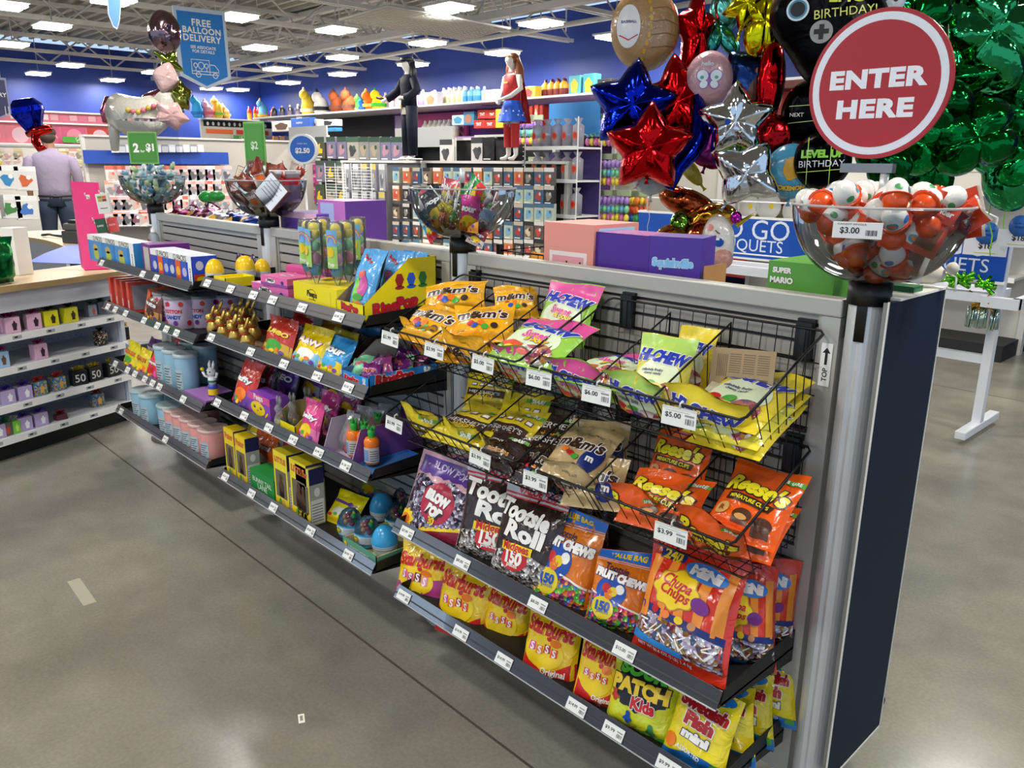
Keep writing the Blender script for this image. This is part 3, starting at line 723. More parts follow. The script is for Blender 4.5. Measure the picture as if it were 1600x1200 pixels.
def d_fish(a, w, h, front=True):
    a.band(-w*.5, w*.5, lambda x: h*.0, lambda x: h*.16+.05*h*sin(x/w*5+1), mat('2078c8', .35), 0)
    a.ell(0, h*.92, w*.4, h*.09, mat('2078c8', .35), 0); a.ell(-w*.38, h*.25, w*.1, h*.09, ORG, 2, rot=.8); a.ell(w*.38, h*.12, w*.1, h*.06, GRN, 2)
    rd = mat('b81f26', .3)
    a.text('Swedish', 0, h*.75, w*.82, rd, 3, bold=.07, rot=-.1, hz=h*.15, out=WT, ob=.05); a.text('Fish', w*.0, h*.57, w*.5, rd, 4, bold=.07, rot=-.1, hz=h*.17, out=WT, ob=.05)
    a.text('mini', w*.0, h*.39, w*.46, WT, 4, bold=.07, rot=-.1, hz=h*.11, out=DKB, ob=.06); a.text('ASSORTED', -w*.05, h*.2, w*.42, WT, 3, bold=.02, rot=-.15)
def d_blow(a, w, h):
    a.band(-w*.5, w*.5, lambda x: h*.06, lambda x: h*.72+.03*h*sin(x/w*14), CANDY_B, 0)
    a.band(-w*.45, w*.4, lambda x: h*.76+.015*h*sin(x/w*40), lambda x: h*.95, mat('5a3a94', .3), 0); a.text('BLOW POP', 0, h*.86, w*.5, mat('d8c8e8', .4), 3, bold=.03, rot=-.1)
    a.ell(w*.03, h*.5, w*.23, h*.22, mat('b81f44', .3), 2, rot=-.2)
    a.text('BLOW', w*.03, h*.55, w*.34, WT, 4, bold=.1, rot=-.15, hz=h*.12, out=BLK, ob=.04); a.text('POP', w*.03, h*.41, w*.24, WT, 4, bold=.1, rot=-.15, hz=h*.12, out=BLK, ob=.04)
    a.ell(-w*.36, h*.23, w*.12, h*.11, YEL, 3, 30, fn=lambda t: 1+.15*sin(9*t)); a.ell(-w*.36, h*.23, w*.07, h*.06, ORG, 4)
    a.band(-w*.1, w*.5, lambda x: h*.0, lambda x: h*.2+x*.25, mat('8a1f3c', .35), 2); a.band(-w*.1, w*.5, lambda x: h*.19+x*.25, lambda x: h*.225+x*.25+.01*h*sin(x/w*90), YEL, 3, n=40)
    a.text('30', w*.03, h*.31, w*.1, YEL, 5, bold=.04)
def d_hersh(a, w, h, dark=False):
    if dark:
        a.text("HERSHEY'S", 0, h*.62, w*.8, mat('c8c4c0', .35), 2, bold=.02, hz=h*.15); a.text('miniatures', 0, h*.42, w*.6, mat('d89a4a', .4), 2, bold=.02)
    else:
        a.rect(-w*.42, w*.42, h*.3, h*.52, BROWN, 1); a.text("HERSHEY'S", 0, h*.42, w*.7, mat('c8c4c0', .35), 3, bold=.02, hz=h*.09); a.text('NUGGETS', 0, h*.33, w*.4, YEL, 3, bold=.02)
        for i in range(4): a.rect(-w*.34+i*w*.2, -w*.2+i*w*.2, h*.6, h*.7, mat('6a4a3a', .4), 1); a.rect(-w*.32+i*w*.2, -w*.22+i*w*.2, h*.62, h*.68, WT, 2)
    a.rect(w*.0, w*.5, h*.8, h*.88, mat('5a9a3a', .4), 1); a.text('SHARE', w*.25, h*.84, w*.3, WT, 3, bold=.03)
def bag3(bl, br, tc, base, draw, label_, t=.05, cat='candy bag', **k):
    """bag placed by its bottom corners and top centre (pixel x, pixel y, distance row Y)"""
    M, w, h = frame3(W3(bl), W3(br), W3(tc)); g = k.pop('group', None); nm = k.pop('name', 'candy_bag'); kw = k.pop('dk', {}); w *= k.pop('sw', 1.16); h *= k.pop('sh', 1.05)
    P = Pouch(w, h, t, base, **k); draw(P.art, w, h, **kw)
    return solo(P.mb, nm, label_, cat, M, g)
MY = film('f2b01e'); MT = film('c2a878'); HG = film('9ccf52'); HY = film('f0d838'); RO = film('ea5c16'); TB = film('33221e'); FC = film('e27a20')
CH = film('d8341e'); SY = film('f6cc1c'); SG = film('d6dc2c'); FY = film('f0da1e'); BPB = film('d8a8b4'); HYL = film('d9c424'); HDK = film('2c1a16'); MDB = film('34201a')
# upper left basket
bag3((667, 492, -.2), (752, 484, -.1), (730, 440, -.08), MY, d_mm, 'yellow bag of candy buttons propped at the back left of the upper left basket', .045, seed=2, curl=.05)
bag3((776, 500, -.13), (838, 497, -.05), (800, 452, -.05), MY, d_mm, 'yellow bag of candy buttons half hidden beside the pink and green bag', .04, seed=3, curl=-.08)
bag3((686, 566, -.3), (770, 572, -.24), (752, 522, -.14), MY, d_mm, 'yellow bag of candy buttons folded beneath the big middle one', .04, seed=4)
bag3((622, 528, -.315), (690, 547, -.3), (684, 476, -.2), MY, d_mm, 'leftmost yellow bag of candy buttons hanging over the basket rim', .05, seed=1, curl=.1, fold=-.25)
bag3((711, 538, -.27), (797, 534, -.17), (762, 478, -.14), MY, d_mm, 'large yellow bag of candy buttons on top in the middle of the pile', .05, seed=5, curl=.03)
bag3((834, 530, -.12), (905, 545, -.12), (893, 446, -.04), HG, d_hichew, 'pink and green fruit chew bag standing upright behind the others', .04, seed=6)
bag3((762, 560, -.31), (852, 582, -.31), (860, 502, -.14), HG, d_hichew, 'pink and green fruit chew bag leaning at the front of the left basket', .045, seed=7)
# upper right basket
bag3((870, 594, -.3), (962, 612, -.3), (970, 556, -.09), HG, d_hichew, 'green fruit chew bag lying flat at the left of the right hand basket', .05, seed=8, dk=dict(kind='ss'))
bag3((1046, 610, -.1), (1098, 620, -.1), (1085, 515, -.05), HY, d_hichew, 'yellow fruit chew bag standing behind the upright one', .04, seed=9, dk=dict(kind='tr'))
bag3((982, 640, -.27), (1060, 652, -.24), (1042, 530, -.17), film('e8e060'), d_hichew, 'pale yellow fruit chew bag with blue lettering standing upright', .05, seed=10, dk=dict(kind='fr'), flare=.0)
bag3((1068, 688, -.28), (1190, 722, -.28), (1262, 628, -.07), HY, d_hichew, 'bottom yellow fruit chew bag lying in the near compartment', .05, sw=.95, sh=.9, seed=11, dk=dict(kind='tr'))
bag3((1062, 672, -.29), (1186, 706, -.29), (1252, 610, -.06), film('e8dc4a'), d_hichew, 'middle yellow fruit chew bag of the flat stack', .05, sw=.95, sh=.92, seed=12, dk=dict(kind='tr'))
bag3((1060, 650, -.29), (1180, 680, -.29), (1245, 590, -.05), HY, d_hichew, 'top yellow fruit chew bag of the flat stack beside the post', .045, sw=1.0, sh=1.0, seed=13, dk=dict(kind='tr'))
def card(bl, br, tc, base, label_, draw, th=.0015, cat='card', name='product_card'):
    M, w, h = frame3(W3(bl), W3(br), W3(tc)); mb = MB(); mb.box(-w/2, w/2, 0, th, 0, h, base); draw(Art(mb, base=.0003, step=.0002), w, h)
    return solo(mb, name, label_, cat, M)
def d_kraft(a, w, h):
    for i in range(3):
        for k in range(9): a.rect(w*(-.2+i*.22), w*(-.02+i*.22), h*(.85-k*.055), h*(.875-k*.055), mat('7a6a54', .7), 1)
    for k in range(6): a.rect(-w*.4+k*w*.03, -w*.385+k*w*.03, h*.3, h*.85, mat('7a6a54', .7), 1)
    a.rect(w*.2, w*.42, h*.1, h*.3, mat('7a6a54', .7), 1)
    for k in range(9): a.rect(w*(.21+k*.022), w*(.22+k*.022), h*.11, h*.29, INK, 2)
card((1107, 604, -.14), (1206, 616, -.14), (1154, 545, -.12), mat('a58f70', .8), 'brown kraft card back with printed text standing above the yellow bags', d_kraft)
def d_clouds(a, w, h):
    a.rect(-w*.3, w*.45, h*.1, h*.6, mat('5ac0cc', .4), 0)
    for x in (-.05, .2): a.ell(w*x, h*.6, w*.16, h*.25, mat('f6ece8', .4), 2, 30, fn=lambda t: 1+.08*sin(9*t)); a.ell(w*x, h*.66, w*.12, h*.14, mat('e88a7a', .4), 3)
card((1098, 612, -.21), (1190, 628, -.17), (1150, 596, -.1), mat('e8e4cc', .6), 'teal and cream card with two pink icing swirls lying on the yellow bags', d_clouds)
# lower left basket
bag3((728, 630, -.08), (792, 640, -.08), (790, 590, -.05), HYL, d_hersh, 'yellow chocolate bag at the very back beneath the upper basket', .03, seed=20)
bag3((780, 690, -.13), (838, 700, -.13), (842, 620, -.06), HYL, d_hersh, 'yellow and green chocolate bag with a SHARE flash at the basket back', .04, seed=21)
bag3((665, 683, -.31), (742, 708, -.31), (748, 635, -.13), HYL, d_hersh, 'yellow chocolate bag lying at the left of the lower basket', .05, seed=22)
bag3((735, 702, -.3), (800, 720, -.27), (812, 640, -.12), HYL, d_hersh, 'yellow chocolate bag beside the brown one in the lower basket', .05, seed=23)
bag3((744, 722, -.32), (794, 742, -.32), (796, 678, -.24), HDK, d_hersh, 'small dark brown chocolate bag with pale lettering behind the price tag', .04, seed=24, dk=dict(dark=True))
bag3((796, 752, -.32), (850, 772, -.3), (862, 700, -.2), MDB, d_mm, 'dark brown bag with white lettering in the lower basket', .04, seed=25)
bag3((815, 705, -.2), (885, 722, -.18), (872, 650, -.08), HDK, d_hersh, 'dark brown bag with nut pictures at the back of the lower basket', .04, seed=26, dk=dict(dark=True))
bag3((800, 728, -.26), (868, 744, -.24), (868, 672, -.13), HDK, d_hersh, 'dark brown bag with nut pictures in the middle of the lower basket', .04, seed=27, dk=dict(dark=True))
# tan bags
bag3((892, 745, -.2), (972, 752, -.14), (950, 662, -.1), MT, d_mm, 'tan bag of candy buttons at the back right of the tan pile', .05, seed=30, dk=dict(tan=True))
bag3((880, 790, -.3), (962, 800, -.26), (944, 720, -.2), MT, d_mm, 'tan bag of candy buttons at the bottom of the tan pile', .05, seed=31, dk=dict(tan=True))
bag3((845, 740, -.315), (922, 762, -.28), (923, 672, -.15), MT, d_mm, 'tan bag of candy buttons lying on top of the pile', .045, seed=32, dk=dict(tan=True))
# orange bags
bag3((1010, 762, -.16), (1090, 776, -.16), (1072, 676, -.08), RO, d_reese, 'orange chocolate cup bag at the upper left of the orange pile', .045, seed=33)
bag3((966, 815, -.3), (1070, 842, -.3), (1058, 745, -.2), RO, d_reese, 'orange chocolate cup bag at the lower left of the orange pile', .05, seed=34)
bag3((1102, 852, -.26), (1196, 882, -.26), (1210, 790, -.14), RO, d_reese, 'orange chocolate cup bag beneath the one in the near compartment', .05, seed=35)
bag3((1100, 828, -.28), (1200, 862, -.27), (1208, 738, -.12), RO, d_reese, 'orange chocolate cup bag lying on top in the near compartment', .05, seed=36)
# upper bottom shelf
bag3((700, 810, -.14), (770, 822, -.14), (750, 718, -.1), BPB, d_blow, 'second lollipop bag tucked behind the pink and purple one', .06, seed=39)
bag3((626, 838, -.3), (720, 880, -.27), (704, 722, -.17), BPB, d_blow, 'pink and purple lollipop bag at the left end of the shelf', .08, seed=40)
bag3((860, 838, -.09), (945, 862, -.09), (905, 740, -.06), TB, d_toot, 'dark brown wrapped chew bag at the back under the wire basket', .06, seed=43)
bag3((716, 872, -.29), (826, 905, -.22), (800, 742, -.17), TB, d_toot, 'dark brown bag with a grey VALUE BAG band leaning behind its neighbour', .07, seed=41)
bag3((768, 905, -.3), (852, 940, -.29), (846, 772, -.2), TB, d_toot, 'dark brown bag with white lettering at the front of the shelf', .07, seed=42, curl=.03)
bag3((832, 948, -.3), (912, 976, -.27), (888, 800, -.19), FC, d_chews, 'orange fruit chew bag with a blue top standing left of its twin', .06, seed=44, fold=-.12)
bag3((916, 982, -.3), (1000, 1006, -.25), (968, 862, -.2), FC, d_chews, 'orange fruit chew bag with a slumped open blue top', .07, seed=45, curl=.12, fold=.1)
bag3((1138, 1000, -.1), (1232, 1010, -.02), (1200, 880, -.07), CH, d_chupa, 'red and orange lollipop bag farthest back beside the shelf end', .07, seed=47)
bag3((1098, 1042, -.2), (1205, 1050, -.11), (1165, 890, -.12), CH, d_chupa, 'red and orange lollipop bag second in the row', .08, seed=48)
bag3((992, 1022, -.31), (1122, 1074, -.3), (1108, 868, -.19), CH, d_chupa, 'large red and orange lollipop bag at the front of the shelf', .08, seed=49, curl=.02)
# bottom shelf
bag3((622, 935, -.29), (690, 962, -.26), (665, 850, -.22), SY, d_burst, 'yellow and magenta fruit chew bag at the left end of the bottom shelf', .06, seed=50, dk=dict(pink=True))
bag3((684, 985, -.3), (752, 1010, -.27), (722, 878, -.22), SY, d_burst, 'yellow and red fruit chew bag second from the left on the bottom shelf', .06, seed=51)
bag3((754, 1008, -.26), (816, 1030, -.22), (785, 905, -.19), SY, d_burst, 'yellow and red fruit chew bag turned sideways in the row', .06, seed=52)
bag3((818, 1058, -.3), (892, 1085, -.27), (866, 950, -.22), SY, d_burst, 'yellow and red fruit chew bag below the price of its orange neighbour', .06, seed=53)
bag3((896, 1098, -.3), (962, 1122, -.26), (942, 990, -.22), SY, d_burst, 'yellow and red fruit chew bag leaning against the green bag', .06, seed=54)
bag3((950, 1132, -.3), (1042, 1172, -.28), (1018, 1030, -.22), SG, d_sour, 'lime green sour candy bag on the bottom shelf', .06, seed=55)
for i, (bl, br, tc) in enumerate([((1180, 1125, -.05), (1240, 1140, -.03), (1225, 1035, .0-.012)), ((1138, 1158, -.12), (1205, 1172, -.1), (1200, 1060, -.05)), ((1090, 1185, -.2), (1175, 1200, -.17), (1165, 1080, -.11))]):
    bag3(bl, br, tc, FY, d_fish, ['yellow gummy fish bag farthest back by the slatwall', 'yellow gummy fish bag third from the front', 'yellow gummy fish bag right behind the front one'][i], .05, seed=56+i)
bag3((1038, 1178, -.31), (1122, 1222, -.29), (1114, 1082, -.22), FY, d_fish, 'yellow gummy fish bag at the front of the bottom shelf', .06, seed=60)

# bags filling the lower part of the baskets, seen through the wires
def fill(x, zb, base, draw, label_, seed, w=.19, h=.125, dk={}, yb=-.225, yt=-.3, lift=.008, dx=0):
    z0 = zb-.215+lift
    M, w_, h_ = frame3((x-w/2, yb, z0), (x+w/2, yb, z0-.005), (x+dx, yt, z0+h*.8)); P = Pouch(w, h_, .055, base, seed=seed, wr=1.6, top=.04); draw(P.art, w, h_, **dk)
    return solo(P.mb, 'candy_bag', label_, 'candy bag', M)
fill(-1.165, B1, MY, d_mm, 'yellow candy button bag seen through the wires at the basket left end', 70, .17)
fill(-.965, B1, MY, d_mm, 'yellow candy button bag seen through the wires under the big middle one', 71, .18)
fill(-.775, B1, HG, d_hichew, 'green fruit chew bag seen through the wires at the right end of the left basket', 72, .15)
fill(-.56, B1, HG, d_hichew, 'green fruit chew bag seen through the wires of the first right compartment', 73, .19)
fill(-.375, B1, film('e8dc5a'), d_hichew, 'yellow and red fruit chew bag seen through the wires of the middle compartment', 74, .16, dk=dict(kind='fr'))
fill(-.185, B1, HY, d_hichew, 'yellow fruit chew bag seen through the wires nearest the post', 75, .2, dk=dict(kind='tr'))
fill(-1.165, B2, HYL, d_hersh, 'yellow chocolate bag seen through the wires at the lower left', 76, .18)
fill(-.98, B2, HYL, d_hersh, 'yellow chocolate bag seen through the wires below the small brown one', 77, .15)
fill(-.8, B2, MDB, d_mm, 'dark brown candy button bag seen through the lower basket wires', 78, .18)
fill(-.57, B2, MT, d_mm, 'tan candy button bag seen through the lower basket wires', 79, .17, dk=dict(tan=True))
fill(-.36, B2, RO, d_reese, 'orange chocolate cup bag seen through the wires of the middle compartment', 80, .15)
fill(-.16, B2, RO, d_reese, 'orange chocolate cup bag at the bottom of the near compartment', 81, .17)
# ================================================================== middle and far shelves
def boxw(BL, BR, h, d, base, draw, label_, cat='candy box', name='candy_box', side=None, top=None, lidm=None, z0=0, group=None):
    """closed carton standing on its bottom front corners"""
    BL, BR = V(BL), V(BR); M, w, hh = frame3(BL, BR, (BL+BR)/2+V((0, 0, h)))
    mb = MB(); mb.box(-w/2, w/2, 0, d, 0, h, base)
    if lidm: mb.box(-w/2, w/2, 0, d, h, h+.0008, lidm)
    if draw: draw(Art(mb, base=.0005, step=.0003), w, h)
    if side: side(Art(mb, lambda x, z, o: (w/2+o, d/2+x, z), base=.0005, step=.0003), d, h)
    if top: top(Art(mb, lambda x, z, o: (x, d/2+z, h+.0008+o), base=.0003, step=.0003), w, d)
    return solo(mb, name, label_, cat, M, group)
def sp(p, zs):
    q = at(*p, Z=zs)
    if q.y < -.322: q = at(*p, Y=-.322); q.z = zs
    return q
def boxp(pl, pr, zs, h, d, base, draw, label_, **k): return boxw(sp(pl, zs), sp(pr, zs), h, d, base, draw, label_, **k)
S1, S2, S3, S4 = 1.078, .855, .577, .247
KR = mat('8a6f52', .8); BY = mat('f0dc1c', .35); BPK = mat('e86aa8', .35); CART = mat('d8cdb8', .7)
def traybox(x0, x1, y0, y1, z, lip, side, base, inner, label_, front=None, sideart=None, cat='display carton', name='display_carton', slope=0):
    """open cardboard display tray with a low front and higher sloped sides"""
    xc = (x0+x1)/2; a, b = x0-xc, x1-xc; d = y1-y0; t = .003
    mb = MB(); mb.box(a, b, 0, d, 0, t, inner); mb.box(a, b, 0, t, 0, lip, base); mb.box(a, b, d-t, d, 0, side, base)
    for x, s in ((a, 1), (b-t, -1)):
        pts = [(0, 0), (d, 0), (d, side), (d*slope if slope else d*.0, side), (0, lip)]
        vs = [(x, y, zz) for y, zz in pts]+[(x+t, y, zz) for y, zz in pts]; n = len(pts)
        mb.add(vs, [list(range(n))[::-1]], base if s > 0 else inner); mb.add(vs, [list(range(n, 2*n))], inner if s > 0 else base)
        mb.add(vs, [(i, (i+1) % n, (i+1) % n+n, i+n) for i in range(n)], inner)
    if front: front(Art(mb, base=.0005, step=.0003), b-a, lip)
    if sideart: sideart(Art(mb, lambda x, z, o: (b+o, x+d/2, z), base=.0005, step=.0003), d, side)
    return solo(mb, name, label_, cat, T(xc, y0, z))
RP = mat('c8202c', .35)
def d_rp_side(a, w, h):
    a.text('RingPop', -w*.08, h*.22, w*.62, RP, 1, bold=.06, shear=.1, rot=.12, out=DKB, ob=.03)
    for i, c in enumerate(['9a2a2a', '2a5ac8', '2a7a3a']):
        x = w*(-.02+.16*i); m_ = mat(c, .35); a._put([(x-.017, h*.66), (x-.009, h*.76), (x+.009, h*.76), (x+.017, h*.66), (x+.008, h*.55), (x-.008, h*.55)], [[0, 1, 2, 3, 4, 5]], m_, 2); a.ell(x, h*.53, .018, .006, m_, 2)
# yellow ring candy display with tall sloped sides
xr = -1.388
traybox(-1.545, xr, -.325, -.04, S1, .058, .19, BY, KR, 'large yellow display carton with sloped sides and ring candy pictures', lambda a, w, h: a.text('RingPop', 0, h*.68, w*.62, RP, 1, bold=.06, rot=-.04, out=DKB, ob=.03), d_rp_side, slope=.62)
def d_rpbag(a, w, h):
    a.text('Ring Pop', -w*.1, h*.84, w*.5, RP, 2, bold=.05, shear=.1, rot=-.4); a.ell(w*.1, h*.42, w*.22, h*.17, mat('c84a9a', .35), 2, rot=.2); a.ell(-w*.12, h*.34, w*.1, h*.22, mat('7ac83c', .35), 2, rot=.25)
    a.ell(-w*.05, h*.6, w*.16, h*.06, mat('e86a5a', .35), 2); a.ell(w*.05, h*.13, w*.25, h*.08, mat('d88a4a', .35), 2); a.ell(w*.05, h*.26, w*.2, h*.05, GRN, 3)
SB = film('5aa8e4')
def pouchw(BL, BR, TC, base, draw, label_, t=.05, cat='candy bag', name='candy_bag', group=None, **k):
    M, w, h = frame3(BL, BR, TC); dk = k.pop('dk', {}); P = Pouch(w, h, t, base, **k)
    if draw: draw(P.art, w, h, **dk)
    return solo(P.mb, name, label_, cat, M, group)
pouchw((-1.535, -.295, S1+.01), (-1.42, -.285, S1+.01), (-1.475, -.21, S1+.215), SB, d_rpbag, 'light blue ring candy bag at the front of the yellow display', .04, seed=1)
pouchw((-1.53, -.19, S1+.01), (-1.41, -.18, S1+.01), (-1.46, -.12, S1+.205), SB, d_rpbag, 'light blue ring candy bag at the back of the yellow display', .04, seed=2)
pouchw((-1.53, -.1, S1+.01), (-1.41, -.09, S1+.01), (-1.46, -.06, S1+.2), SB, d_rpbag, 'light blue ring candy bag squeezed against the slatwall', .03, seed=3)
# yellow carton with tubes standing on it
def d_peeps(a, w, h):
    a.text('Peeps', 0, h*.55, w*.5, INK, 1, bold=.03, shear=.1, rot=-.05); a.line([(w*.22*cos(t/8), h*.5+h*.3*sin(t/8)) for t in range(3, 22)], .0015, INK); a.line([(-w*.16, h*.36), (w*.18, h*.34)], .0018, INK)
boxp((461, 486), (528, 503), S1, .088, .14, BY, None, 'bright yellow carton with black script lettering under the candy tubes', side=lambda a, w, h: a.line([(-w*.5, h*.05), (-w*.5, h*.95)], .001, INK))
q = sp((461, 486), S1); q2 = sp((528, 503), S1)
YC = [mat(c, .4) for c in ('f0d63a', '8ed89a', 'e88ab0', '4ab8e0')]
def tube_kind():
    t = thing('candy_tube', '', 'candy tube')
    mb = MB()
    for i in range(4): mb.ball((0, 0, .035+.031*i), .0155, YC[(3-i)], 12)
    mb.ball((.0, 0, .142), .013, YC[0], 12)
    for i in range(4):
        for s in (-1, 1): mb.ball((s*.005, -.0145, .039+.031*i), .0015, INK, 5)
    mb.build('candy_balls', t)
    mb = MB(); mb.lathe([(.004, .0), (.016, .03), (.021, .06), (.022, .15), (.02, .158), (.0, .16)], mat('f4f8fa', .1, 0, 'clear', haze=.07), 20); mb.build('clear_wrap', t)
    mb = MB(); A = Art(mb, lambda x, z, o: ((.0215+o)*sin(x/.0215), -(.0215+o)*cos(x/.0215), z))
    A.band(-.012, .02, lambda x: .045, lambda x: .14, mat('a8d46a', .4), 0, n=8)
    A.band(-.012, .02, lambda x: .1, lambda x: .14, mat('7ab0e0', .4), 1, n=8)
    for k, c in enumerate(['e85a5a', 'f0d040', '6ab8e0', 'b07ad0']): A.line([(.004+(.014-.002*k)*cos(i/10*pi), .108+(.02-.003*k)*sin(i/10*pi)) for i in range(11)], .002, mat(c, .4), 2)
    A.ell(.004, .085, .008, .012, mat('f0c820', .4), 3, 14); A.text('Pop', .004, .054, .018, WT, 3, bold=.04)
    mb.build('printed_sleeve', t)
    return t
KT = Kind(tube_kind)
for i, (px, py, yy, rz) in enumerate([(484, 437, -.31, .2), (495, 443, -.325, -.3), (508, 432, -.25, .1), (528, 446, -.31, .2), (545, 441, -.28, -.2), (562, 430, -.23, .3)]):
    p = at(px, py, Z=S1+.089); KT.put(T(p.x, p.y, p.z, rz=rz, s=1.3), 'clear candy tube of pastel sweets standing on the yellow carton', 'clear candy tubes')
# carton lettering as a sticker on its front
M_, w_, h_ = frame3(q, q2, (q+q2)/2+V((0, 0, .075)))
def redo():
    o = bpy.data.objects['candy_box']; mb = MB(); w = (q2-q).length
    mb.box(-w/2, w/2, 0, .14, 0, .088, BY); mb.box(w*.36, w*.365, -.0003, 0, 0, .075, mat('b8a818', .5))
    A = Art(mb, lambda x, z, o: (x-w*.06, -o, z+.012), base=.0005, step=.0003); d_peeps(A, .13, .075)
    o.data = mb.mesh('candy_box')
redo()
# pink boxes
def d_pink(a, w, h):
    a.rect(-w*.5, w*.5, h*.0, h*.3, mat('8a4a9a', .35), 0); a.ell(-w*.12, h*.55, w*.18, h*.26, WT, 1); a.text('peeps', -w*.12, h*.55, w*.26, BLK, 2, bold=.03)
    a.ell(w*.32, h*.5, w*.05, h*.2, mat('3a2a7a', .4), 1)
DP = lambda a, w, h: (a.ell(0, 0, w*.2, h*.2, mat('f8c8dc', .35), 1), a.text('peeps', 0, 0, w*.25, BLK, 2, bold=.03))
boxp((395, 466), (452, 484), S1, .052, .1, mat('d864a8', .35), d_pink, 'pink flat candy box at the bottom of the low stack', side=d_pink)
def rotbox(p, w, h, d, base, lb, rz=0, rx=0, ry=0, draw=d_pink, top=DP, cat='candy box', side=d_pink, name='candy_box'):
    mb = MB(); mb.box(-w/2, w/2, -d/2, d/2, 0, h, base)
    if draw: draw(Art(mb, lambda x, z, o: (x, -d/2-o, z), base=.0005, step=.0003), w, h)
    if side: side(Art(mb, lambda x, z, o: (w/2+o, x, z), base=.0005, step=.0003), d, h)
    if top: top(Art(mb, lambda x, z, o: (x, z, h+o), base=.0005, step=.0003), w, d)
    return solo(mb, name, lb, cat, T(p[0], p[1], p[2], rz, rx, ry))
pp = at(430, 470, Z=S1); rotbox((pp.x+.005, pp.y+.05, S1+.053), .175, .034, .11, BPK, 'pink flat candy box on top of the low stack', .06)
rotbox((pp.x-.04, pp.y+.15, S1+.002), .15, .11, .03, mat('d85a9a', .35), 'pink candy box leaning upright behind the low stack', .1, .2, top=None)
rotbox((pp.x+.02, pp.y+.13, S1+.05), .13, .02, .07, BPK, 'pink candy box lying tilted across its neighbours', -.1, .1, .12)
for i in range(5): rotbox((pp.x+.1, pp.y+.17, S1+.002+.044*i), .07, .042, .06, mat('e870ac' if i % 2 else 'dc5c9c', .35), ['lowest', 'second lowest', 'middle', 'second highest', 'topmost'][i]+' of the small pink boxes stacked in a tower by the slatwall', .1*(i % 2)-.05, draw=d_pink, side=DP if False else d_pink)
# egg containers
def egg_kind(cb, ct, name='candy_egg', band=None, r=.034, hh=.085, dome=None):
    def f():
        t = thing(name, '', 'candy egg')
        pr = [(.0, 0), (r*.55, .002)]+[(r*(1-((z-.4)/.62)**2)**.5 if z > .4 else r*(.62+.38*sin(z/.4*pi/2)), z*hh) for z in [i/10 for i in range(1, 5)]]
        mb = MB(); mb.lathe(pr, cb, 20)
        if band: mb.lathe([(r*.99, hh*.12), (r*1.01, hh*.36)], band, 20)
        mb.build('lower_shell', t)
        pr = [(r*max(.0, (1-((z-.4)/.6)**2))**.5, z*hh) for z in [.4, .5, .6, .7, .8, .9, .96, 1]]
        mb = MB(); mb.lathe(pr, ct, 20); mb.build('upper_shell', t)
        return t
    return f
KE = Kind(egg_kind(mat('dfe4ea', .3), mat('f2c81a', .25), band=mat('c8ccd8', .3)))
for i, (px, py, dy, lb) in enumerate([(337, 440, 0, 'yellow topped candy egg at the left end of the middle top shelf'), (379, 440, .02, 'yellow topped candy egg in front of the two dark ones'), (364, 432, .05, 'yellow topped candy egg half hidden behind its neighbours'), (404, 436, .02, 'bright yellow candy egg beside the pink boxes')]):
    p = at(px, py, Z=S1); KE.put(T(p.x, max(p.y, -.28)+dy, S1+(.012 if i == 1 else 0), rz=i, s=1.12 if i < 2 else 1), lb)
KD = Kind(egg_kind(mat('c8c2cc', .3), mat('3c2350', .3), band=mat('e0dce4', .4)))
for i, (px, py) in enumerate([(392, 425), (407, 424), (372, 420)]):
    p = at(px, py, Z=S1); KD.put(T(p.x, p.y+.03, S1, rz=i), ['dark purple topped candy egg beside the pink boxes', 'dark purple topped candy egg nearest the pink tower', 'dark purple topped candy egg farthest left of its kind'][i])
pe = at(378, 445, Z=S1)
traybox(pe.x-.05, pe.x+.055, -.325, -.2, S1, .04, .04, BY, BY, 'low yellow tray under the candy eggs', lambda a, w, h: a.text('Cutie', 0, h*.5, w*.5, PUR, 1, bold=.04))
# ---- second shelf of the middle section
GOLD = mat('e6bc5c', .3, .75)
def rabbit_kind():
    t = thing('gold_rabbit', '', 'chocolate rabbit'); 
    mb = MB(); mb.loft([((0, 0, 0), .016, .022, 0), ((0, .002, .02), .02, .026, 0), ((0, .002, .04), .017, .02, 0), ((0, -.004, .052), .01, .012, 0)], GOLD, 14)
    mb.loft([((0, -.006, .048), .009, .011, 0), ((0, -.01, .058), .0135, .017, 0), ((0, -.01, .068), .012, .014, 0), ((0, -.007, .076), .006, .007, 0)], GOLD, 14)
    for s in (-1, 1): mb.tube([(s*.006, -.002, .072), (s*.009, .004, .085), (s*.008, .01, .1), (s*.006, .012, .106)], [.004, .0058, .005, .001], GOLD, 8)
    for s in (-1, 1): mb.ball((s*.009, -.024, .061), .0016, INK, 6)
    mb.ball((0, -.027, .056), .0015, INK, 6); mb.build('gold_body', t)
    mb = MB(); mb.tube([(.0145*cos(i*pi/8), -.004+.0145*sin(i*pi/8), .05) for i in range(16)], .0022, RED, 6, closed=True); mb.ball((0, -.02, .046), .004, RED, 8); mb.build('red_ribbon', t)
    return t
KR2 = Kind(rabbit_kind)
gl = 'gold foil chocolate rabbit with a red ribbon in the long carton'
for i, (px, py) in enumerate([(334, 522), (350, 530), (366, 538), (383, 545), (346, 512), (364, 518), (381, 526), (398, 532), (377, 508), (396, 514)]):
    p = at(px, py, Z=S2); KR2.put(T(p.x, max(-.31, p.y+.0), S2+(.004 if i < 4 else .004), rz=-.5+.1*(i % 3), s=1.12), gl, 'gold foil rabbits')
p = at(388, 500, Z=S2+.06); KR2.put(T(p.x, p.y, S2+.004, rz=-.4, s=1.5), 'gold foil chocolate rabbit raised on top of the group')
pa, pb = at(326, 528, Z=S2), at(386, 556, Z=S2)
